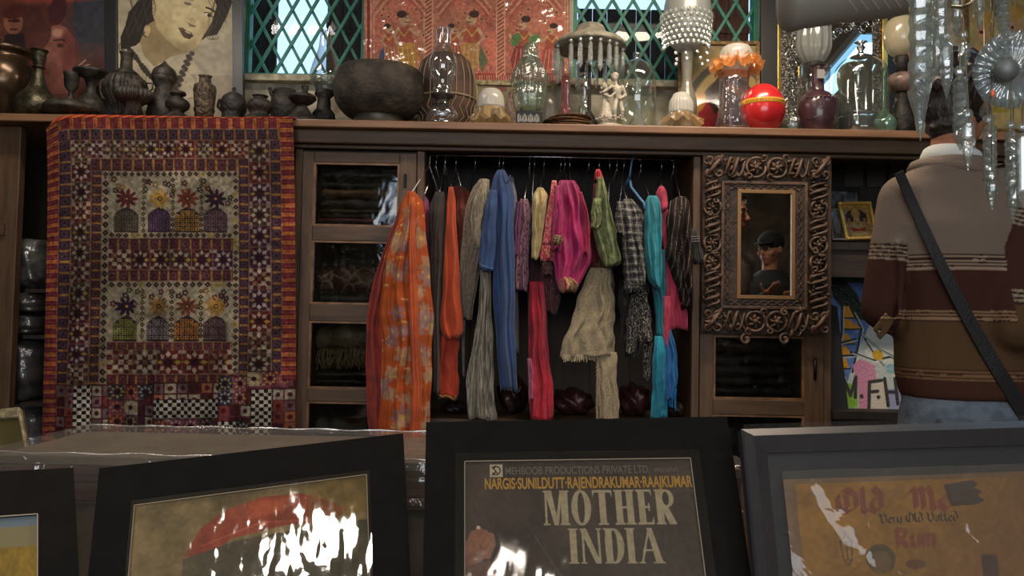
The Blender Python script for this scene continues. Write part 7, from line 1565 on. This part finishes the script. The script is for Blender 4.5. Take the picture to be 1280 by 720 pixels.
# jeans
b = MB(); torso(b, [(xx(1204), YP, zz(488), .140, .098), (xx(1204), YP, zz(520), .150, .112), (xx(1204), YP, zz(560), .155, .115), (xx(1204), YP, zz(600), .150, .105)])
for sx in (-.085, .085):
    b.capsule(V3(xx(1204)+sx, YP, zz(560)), V3(xx(1204)+sx*1.1, YP+.03, .50), .088, .068, 16); b.capsule(V3(xx(1204)+sx*1.1, YP+.03, .50), V3(xx(1204)+sx*1.2, YP-.01, .09), .066, .056, 16)
M_jean = mat('faded_denim', (104, 116, 128), .85, c2=(82, 94, 106), sc=30, bump=.4, bsc=160)
jn = melt(b, 'jeans', M_jean, man, .010, 4)
for sx in (-.07, .075):
    P_ = [(sx-.045, zz(518)), (sx+.045, zz(518)), (sx+.04, zz(560)), (sx, zz(572)), (sx-.04, zz(560))]
    MB().hexa([(xx(1204)+P_[0][0], YP-.116, P_[0][1]), (xx(1204)+P_[1][0], YP-.116, P_[1][1]), (xx(1204)+P_[2][0], YP-.118, P_[3][1]), (xx(1204)+P_[4][0], YP-.118, P_[3][1])]+[(xx(1204)+P_[0][0], YP-.09, P_[0][1]), (xx(1204)+P_[1][0], YP-.09, P_[1][1]), (xx(1204)+P_[2][0], YP-.09, P_[3][1]), (xx(1204)+P_[4][0], YP-.09, P_[3][1])]).build('back_pocket', M_jean, man, bevel=.003)
def shoe(x, y, t, m):
    mb = MB(); mb.ell((x, y+.03, .045), (.042, .125, .040), 18, 10); mb.ell((x, y-.03, .07), (.036, .045, .045), 14, 8); mb.v = [np.stack([v[:, 0], v[:, 1], np.maximum(v[:, 2], .004)], 1) for v in mb.v]
    mb.build('shoe', m, t, smooth=True)
for sx in (-.102, .102): shoe(xx(1204)+sx, YP+.01, man, mat('dark_shoe', (34, 30, 28), .5))
# strap over the back
from mathutils.bvhtree import BVHTree
me = sw.data; bv_ = BVHTree.FromPolygons([tuple(np.array(v.co)+BASE[man.name]) for v in me.vertices], [tuple(p.vertices) for p in me.polygons])
L_, R_ = [], []
for q in np.linspace(0, 1, 46):
    for lst, off in ((L_, -1), (R_, 1)):
        px = 1124+q*(1286-1124)+off*(5.5+3.0*q)*(.94)-6*math.sin(q*PI); py = 215+q*(524-215)**1.0-off*(3+2*q)+6*math.sin(q*PI)
        d = np.array(at(px, py, 2.0))-CAM; d /= np.linalg.norm(d); h = bv_.ray_cast(Vector(CAM), Vector(d), 3)
        lst.append((np.array(h[0])-d*.005, d) if h[0] is not None else ((np.array(at(px, py, 1.90))), d))
ys = np.minimum(*[np.array([p[0][1] for p in l]) for l in (L_, R_)]); ys = np.convolve(np.pad(np.minimum(ys, 1.955), 4, 'edge'), np.ones(9)/9, 'valid')
rg = []
for i in range(46):
    l, r_ = [CAM+(p[0]-CAM)*((ys[i]-.004)/p[0][1]) for p in (L_[i], R_[i])]; dn = V3(0, .004, 0); rg.append([l, r_, r_+dn, l+dn])
MB().rings(rg).build('shoulder_strap', mat('black_webbing', (24, 23, 24), .6, bump=.3, bsc=200), man)
bg = MB(); cbag = mp(1296, 520, -.02); bg.box(cbag-V3(.05, .05, .10), cbag+V3(.05, .06, .06)); bg.build('bag', mat('black_bag', (26, 25, 26), .6, bump=.2, bsc=60), man, bevel=.02)
# second person, seen only in the mirror
px2, py2 = 1.79, 0.75
p2 = T('person', 'person in a black cap and dark jacket reflected in the carved mirror', 'person', (px2, py2, 0))
hz = 1.64; b = MB(); hc2 = V3(px2, py2, hz); Wg, Mg, s2_, f2_, u2_ = headparts(b, hc2, V3(-.75, .62, -.12), V3(0, 0, 1))
b.capsule(hc2+V3(0, -.01, -.20), hc2+V3(0, -.01, -.04), .056, .052, 16)
torso(b, [(px2, py2, .85, .15, .1), (px2, py2, 1.1, .15, .1), (px2, py2, 1.22, .06, .06)])
A_ = [V3(px2-.17, py2, hz-.24), V3(px2-.20, py2+.06, hz-.50), V3(px2-.12, py2+.30, hz-.34)]; B_ = [V3(px2+.17, py2, hz-.24), V3(px2+.20, py2+.02, hz-.52), V3(px2+.05, py2+.28, hz-.38)]
for A, sd in ((A_, 1), (B_, -1)): b.capsule(A[0], A[1], .045, .038, 12); b.capsule(A[1], A[2], .038, .026, 12); hand(b, A[2], A[2]-A[1], V3(0, -.4, 1), .5, sd)
for sx in (-.09, .09): b.capsule(V3(px2+sx, py2, .82), V3(px2+sx, py2, .45), .075, .055, 12); b.capsule(V3(px2+sx, py2, .45), V3(px2+sx, py2, .08), .055, .04, 12)
melt(b, 'body', M_skin, p2, .010, 3); facebits(Wg, Mg, p2)
b = MB(); torso(b, [(px2, py2, .80, .17, .12), (px2, py2, 1.0, .18, .12), (px2, py2, hz-.26, .19, .12), (px2, py2, hz-.19, .12, .09), (px2, py2, hz-.15, .075, .07)])
for A in (A_, B_): b.capsule(A[0], A[1], .068, .058, 14); b.capsule(A[1], A[2], .056, .042, 14)
melt(b, 'jacket', mat('black_jacket', (24, 24, 26), .7, bump=.3, bsc=20), p2, .012, 4)
b = MB(); torso(b, [(px2, py2, .86, .15, .10), (px2, py2, .76, .16, .11)])
for sx in (-.09, .09): b.capsule(V3(px2+sx, py2, .78), V3(px2+sx, py2, .45), .088, .066, 12); b.capsule(V3(px2+sx, py2, .45), V3(px2+sx, py2, .09), .064, .054, 12)
melt(b, 'trousers', mat('dark_trousers', (30, 32, 38), .8), p2, .012, 3)
for sx in (-.09, .09): shoe(px2+sx, py2, p2, mat('dark_shoe', (34, 30, 28)))
b = MB(); b.ell(Wg(0, -.012, .045), (.086, .106, .082), 22, 14, Mg); b.v = [v for v in b.v]
M_cap = mat('black_cap', (18, 18, 20), .8); b.build('cap_crown', M_cap, p2, smooth=True)
R = []
for i, q in enumerate(np.linspace(-1, 1, 15)):
    R.append([Wg(.07*q, .070*math.sqrt(max(0, 1-.5*q*q)), .052), Wg(.066*q, .155*math.sqrt(max(.05, 1-.6*q*q)), .040), Wg(.066*q, .155*math.sqrt(max(.05, 1-.6*q*q)), .036), Wg(.07*q, .070*math.sqrt(max(0, 1-.5*q*q)), .044)])
MB().rings(R).build('cap_brim', M_cap, p2, smooth=True)
# ============================================================ picture behind the chandelier, chandelier
cv = Cv(0, 0, 100, 130, 1.4, (196, 176, 120)); cv.noise(.15, 12, 2)
for x, y, s in ((58, 40, 1.0), (84, 34, 1.1), (20, 44, .9)): cv.ell(x, y, 9*s, 12*s, (206, 160, 120)); cv.ell(x, y-11*s, 11*s, 7*s, (206, 160, 70)); cv.poly([(x-14*s, y+46), (x-12*s, y+16), (x+12*s, y+16), (x+16*s, y+46)], (204, 164, 90)); cv.ell(x-2, y+2, 4, 1.4, (90, 50, 40))
cv.ell(72, 84, 22, 10, (180, 70, 56)); cv.ell(40, 20, 10, 14, (110, 130, 90)); cv.ell(36, 108, 28, 8, (176, 160, 70)); cv.noise(.1, 4, 7)
f = quad(at(1205, -30, 3.5), at(1312, -30, 3.5), at(1312, 168, 3.42), at(1205, 168, 3.42))
framed('figure_picture', 'pale yellow picture of robed figures behind the hanging crystals', f, .04, .03, cv, mat('dull_gilt', (140, 112, 70)))
YH = 1.06
G_x = glass('cut_crystal', (224, 232, 230), .14, .05, .12, .06, 50, edge=.7); G_x2 = glass('thin_crystal', (216, 224, 222), .12, .06, .14, .10, 30, edge=.6)
ct = at(1235, -70, YH); ch_ = T('crystal_chandelier', 'crystal chandelier with long hanging prisms and ribbed glass disc at the upper right', 'chandelier', (ct[0], YH, ct[2]))
rgc = np.array([ct[0], YH, ct[2]]); M_br = mat('chandelier_brass', (150, 140, 116), .3, .9)
MB().tube([rgc+V3(.12*math.cos(q), .09*math.sin(q), 0) for q in np.linspace(0, 2*PI, 40)[:-1]], .004, 8, closed=True).build('ring', M_br, ch_, smooth=True)
MB().lathe([(.001, 2.995-rgc[2]), (.05, 2.99-rgc[2]), (.045, 2.97-rgc[2]), (.006, 2.95-rgc[2]), (.006, .10), (.03, .06), (.02, .02), (.008, -.02), (.001, -.025)][::-1], rgc, 20).build('stem', M_br, ch_, smooth=True)
for q in range(4): a_ = q*PI/2+.4; MB().tube([rgc+V3(.01*math.cos(a_), .01*math.sin(a_), .05), rgc+V3(.08*math.cos(a_), .06*math.sin(a_), .05), rgc+V3(.12*math.cos(a_), .09*math.sin(a_), 0)], .003, 6).build('ring_arm', M_br, ch_, smooth=True)
def spear(px, y0, y1, w, dy=0, tip=.28, gm=None, notch=False, head=True):
    Y_ = YH+dy; sc = Y_/F; c = at(px, y0, Y_); L_ = (y1-y0)*sc; r = w/2*sc/.92
    pr = [(.0006, -L_), (r*.55, -L_*(1-tip*.45)), (r*1.02, -L_*(1-tip)), (r*.82, -L_*(1-tip)+.004), (r*.9, -L_*.35), (r*.8, -.006), (r*.35, 0)]
    if notch:
        pr = [(.0006, -L_), (r*.5, -L_*(1-tip*.5)), (r, -L_*(1-tip))]+[(r*(.86 if k % 2 else 1.0), -L_*(1-tip)*(1-k/13)) for k in range(1, 13)]+[(r*.5, 0)]
    MB().lathe(pr, c, 8).build('prism', gm or G_x, ch_)
    top = c[2]
    if head:
        MB().ell((c[0], c[1], top+.008), (r*.8, r*.45, r*.8), 8, 6).build('octagon_bead', G_x, ch_); top += .018
    if top < rgc[2]-.004:
        a_ = math.atan2((c[1]-YH)/.09, (c[0]-rgc[0])/.12); e = rgc+V3(.12*math.cos(a_), .09*math.sin(a_), 0)
        if abs(c[0]-rgc[0]) < .10 and abs(e[0]-c[0]) > .03: e = np.array([c[0], YH+.0, rgc[2]])
        MB().tube([(c[0], c[1], top-.01), (c[0], c[1], top+.01), e], .0009, 5).build('pin_wire', M_br, ch_)
spear(1150, -26, 182, 27, -.02, .36, G_x2, notch=True, head=False)
spear(1161, 8, 120, 18, .04, .26); spear(1176, -14, 66, 16, -.05, .2, G_x2); spear(1183, 52, 126, 16, .0, .5); spear(1171, 30, 96, 13, .06, .3)
spear(1205, 50, 92, 14, .05, .5); spear(1200, 96, 190, 17, .02, .2, G_x2, notch=True); spear(1210, 150, 214, 16, -.02, .6); spear(1195, -20, 48, 13, .05, .3)
spear(1237, 156, 236, 16, .02, .12, G_x2, notch=True, head=True); spear(1240, 226, 264, 13, .0, .7); spear(1232, 128, 152, 14, .05, .4)
spear(1264, 164, 250, 15, .0, .2, G_x2, notch=True); spear(1266, 232, 280, 14, .01, .6); spear(1278, 166, 262, 14, -.04, .2); spear(1290, 160, 280, 15, .02, .2); spear(1224, -30, 40, 14, .07, .3)
# ribbed disc on a beaded glass arm
dc = at(1262, 88, YH); R_ = 47*YH/F; ax_ = V3(-.10, -1, -.22)
mb = MB(); prf = [(.010, .004), (R_*.3, .002), (R_*.7, 0), (R_, .006), (R_*1.01, .009), (R_*.7, .0045), (R_*.3, .006), (.010, .009)]
mb.lathe(prf, dc, 120, rip=lambda a, z, r: r*(1+0*a), axis=ax_)
V = mb.v[0]; axn = ax_/np.linalg.norm(ax_); d_ = V-dc; rad = d_-np.outer(d_@axn, axn); rl = np.linalg.norm(rad, axis=1); e1 = np.cross(axn, V3(0, 0, 1)); e1 /= np.linalg.norm(e1); e2 = np.cross(axn, e1)
an = np.arctan2(rad@e2, rad@e1); mb.v[0] = V+np.outer(np.sin(an*26)*.0032*(rl/R_), axn)+rad*(.02*np.sin(an*26))[:, None]
mb.build('ribbed_disc', glass('disc_glass', (198, 212, 216), .22, .08, .25, .3, 40, edge=.6), ch_, smooth=True)
MB().ell(at(1258, 87, YH-.015), (.016, .012, .016), 16, 10).build('disc_hub', mat('pewter_hub', (112, 118, 116), .5, .4), ch_, smooth=True)
mb = MB(); P0_, P1_ = np.array(at(1248, -70, YH-.01)), np.array(at(1257, 74, YH-.015))
for q in np.linspace(0, 1, 15): mb.ell(P0_+(P1_-P0_)*q, (.0085, .0085, .0075), 8, 6)
mb.build('beaded_arm', G_x2, ch_)
MB().tube([at(1190, 8, YH), at(1204, 9, YH-.02), at(1216, 2, YH-.03), at(1222, -30, YH), rgc+V3(.0, -.09, 0)], .0022, 6).build('wire_arm', M_br, ch_, smooth=True)
MB().ell(at(1241, 117, YH-.03), (.003, .002, .005), 8, 6).build('orange_reflector', mat('orange_bead', (230, 110, 50), .3), ch_, smooth=True)
# large frosted shade hung on its side
Yg_ = 1.35; A0, A1 = np.array(at(985, 4, Yg_)), np.array(at(1142, -8, Yg_)); axd = A1-A0; L_ = np.linalg.norm(axd); s_c = Yg_/F
t = T('hanging_lamp', 'large grey frosted glass lamp shade hanging sideways at the top beside the crystals', 'lampshade', (A0+A1)/2)
prf = [(.5*s_c*20, -.012), (33*s_c, -.006), (36*s_c, .003), (33*s_c, L_*.12), (30*s_c, L_*.4), (28*s_c, L_*.8), (24*s_c, L_*.98), (18*s_c, L_*1.03)]
MB().lathe(prf, A0, 48, axis=axd).build('shade', frosted('grey_frost', (150, 148, 142), .93, .3, .35), t, smooth=True)
M_et = mat('etched_line', (196, 196, 188), .6)
mb = MB(); axn = axd/L_; e2 = np.cross(axn, V3(0, 1, 0)); e2 /= np.linalg.norm(e2)
if e2[2] > 0: e2 = -e2
for i in range(7):
    b0 = A0+axn*(L_*(.36+.085*i)); 
    for sg in (1,):
        pts = []
        for q in np.linspace(0, 1, 8):
            a_ = .15+.75*q; r_ = (30.2-2*(.36+.085*i))*s_c+.001; p = b0+axn*(.028*q)+r_*(V3(0, -1, 0)*math.cos(a_)+e2*math.sin(a_)); pts.append(p)
        mb.tube(pts, .0008, 4)
mb.build('etched_feather', M_et, t)
for p in (A0+axn*L_*.2, A0+axn*L_*.8): MB().tube([p+V3(0, 0, 30*s_c), (p[0], p[1], ZT-.001)], .0012, 5).build('hanging_wire', M_br, t)
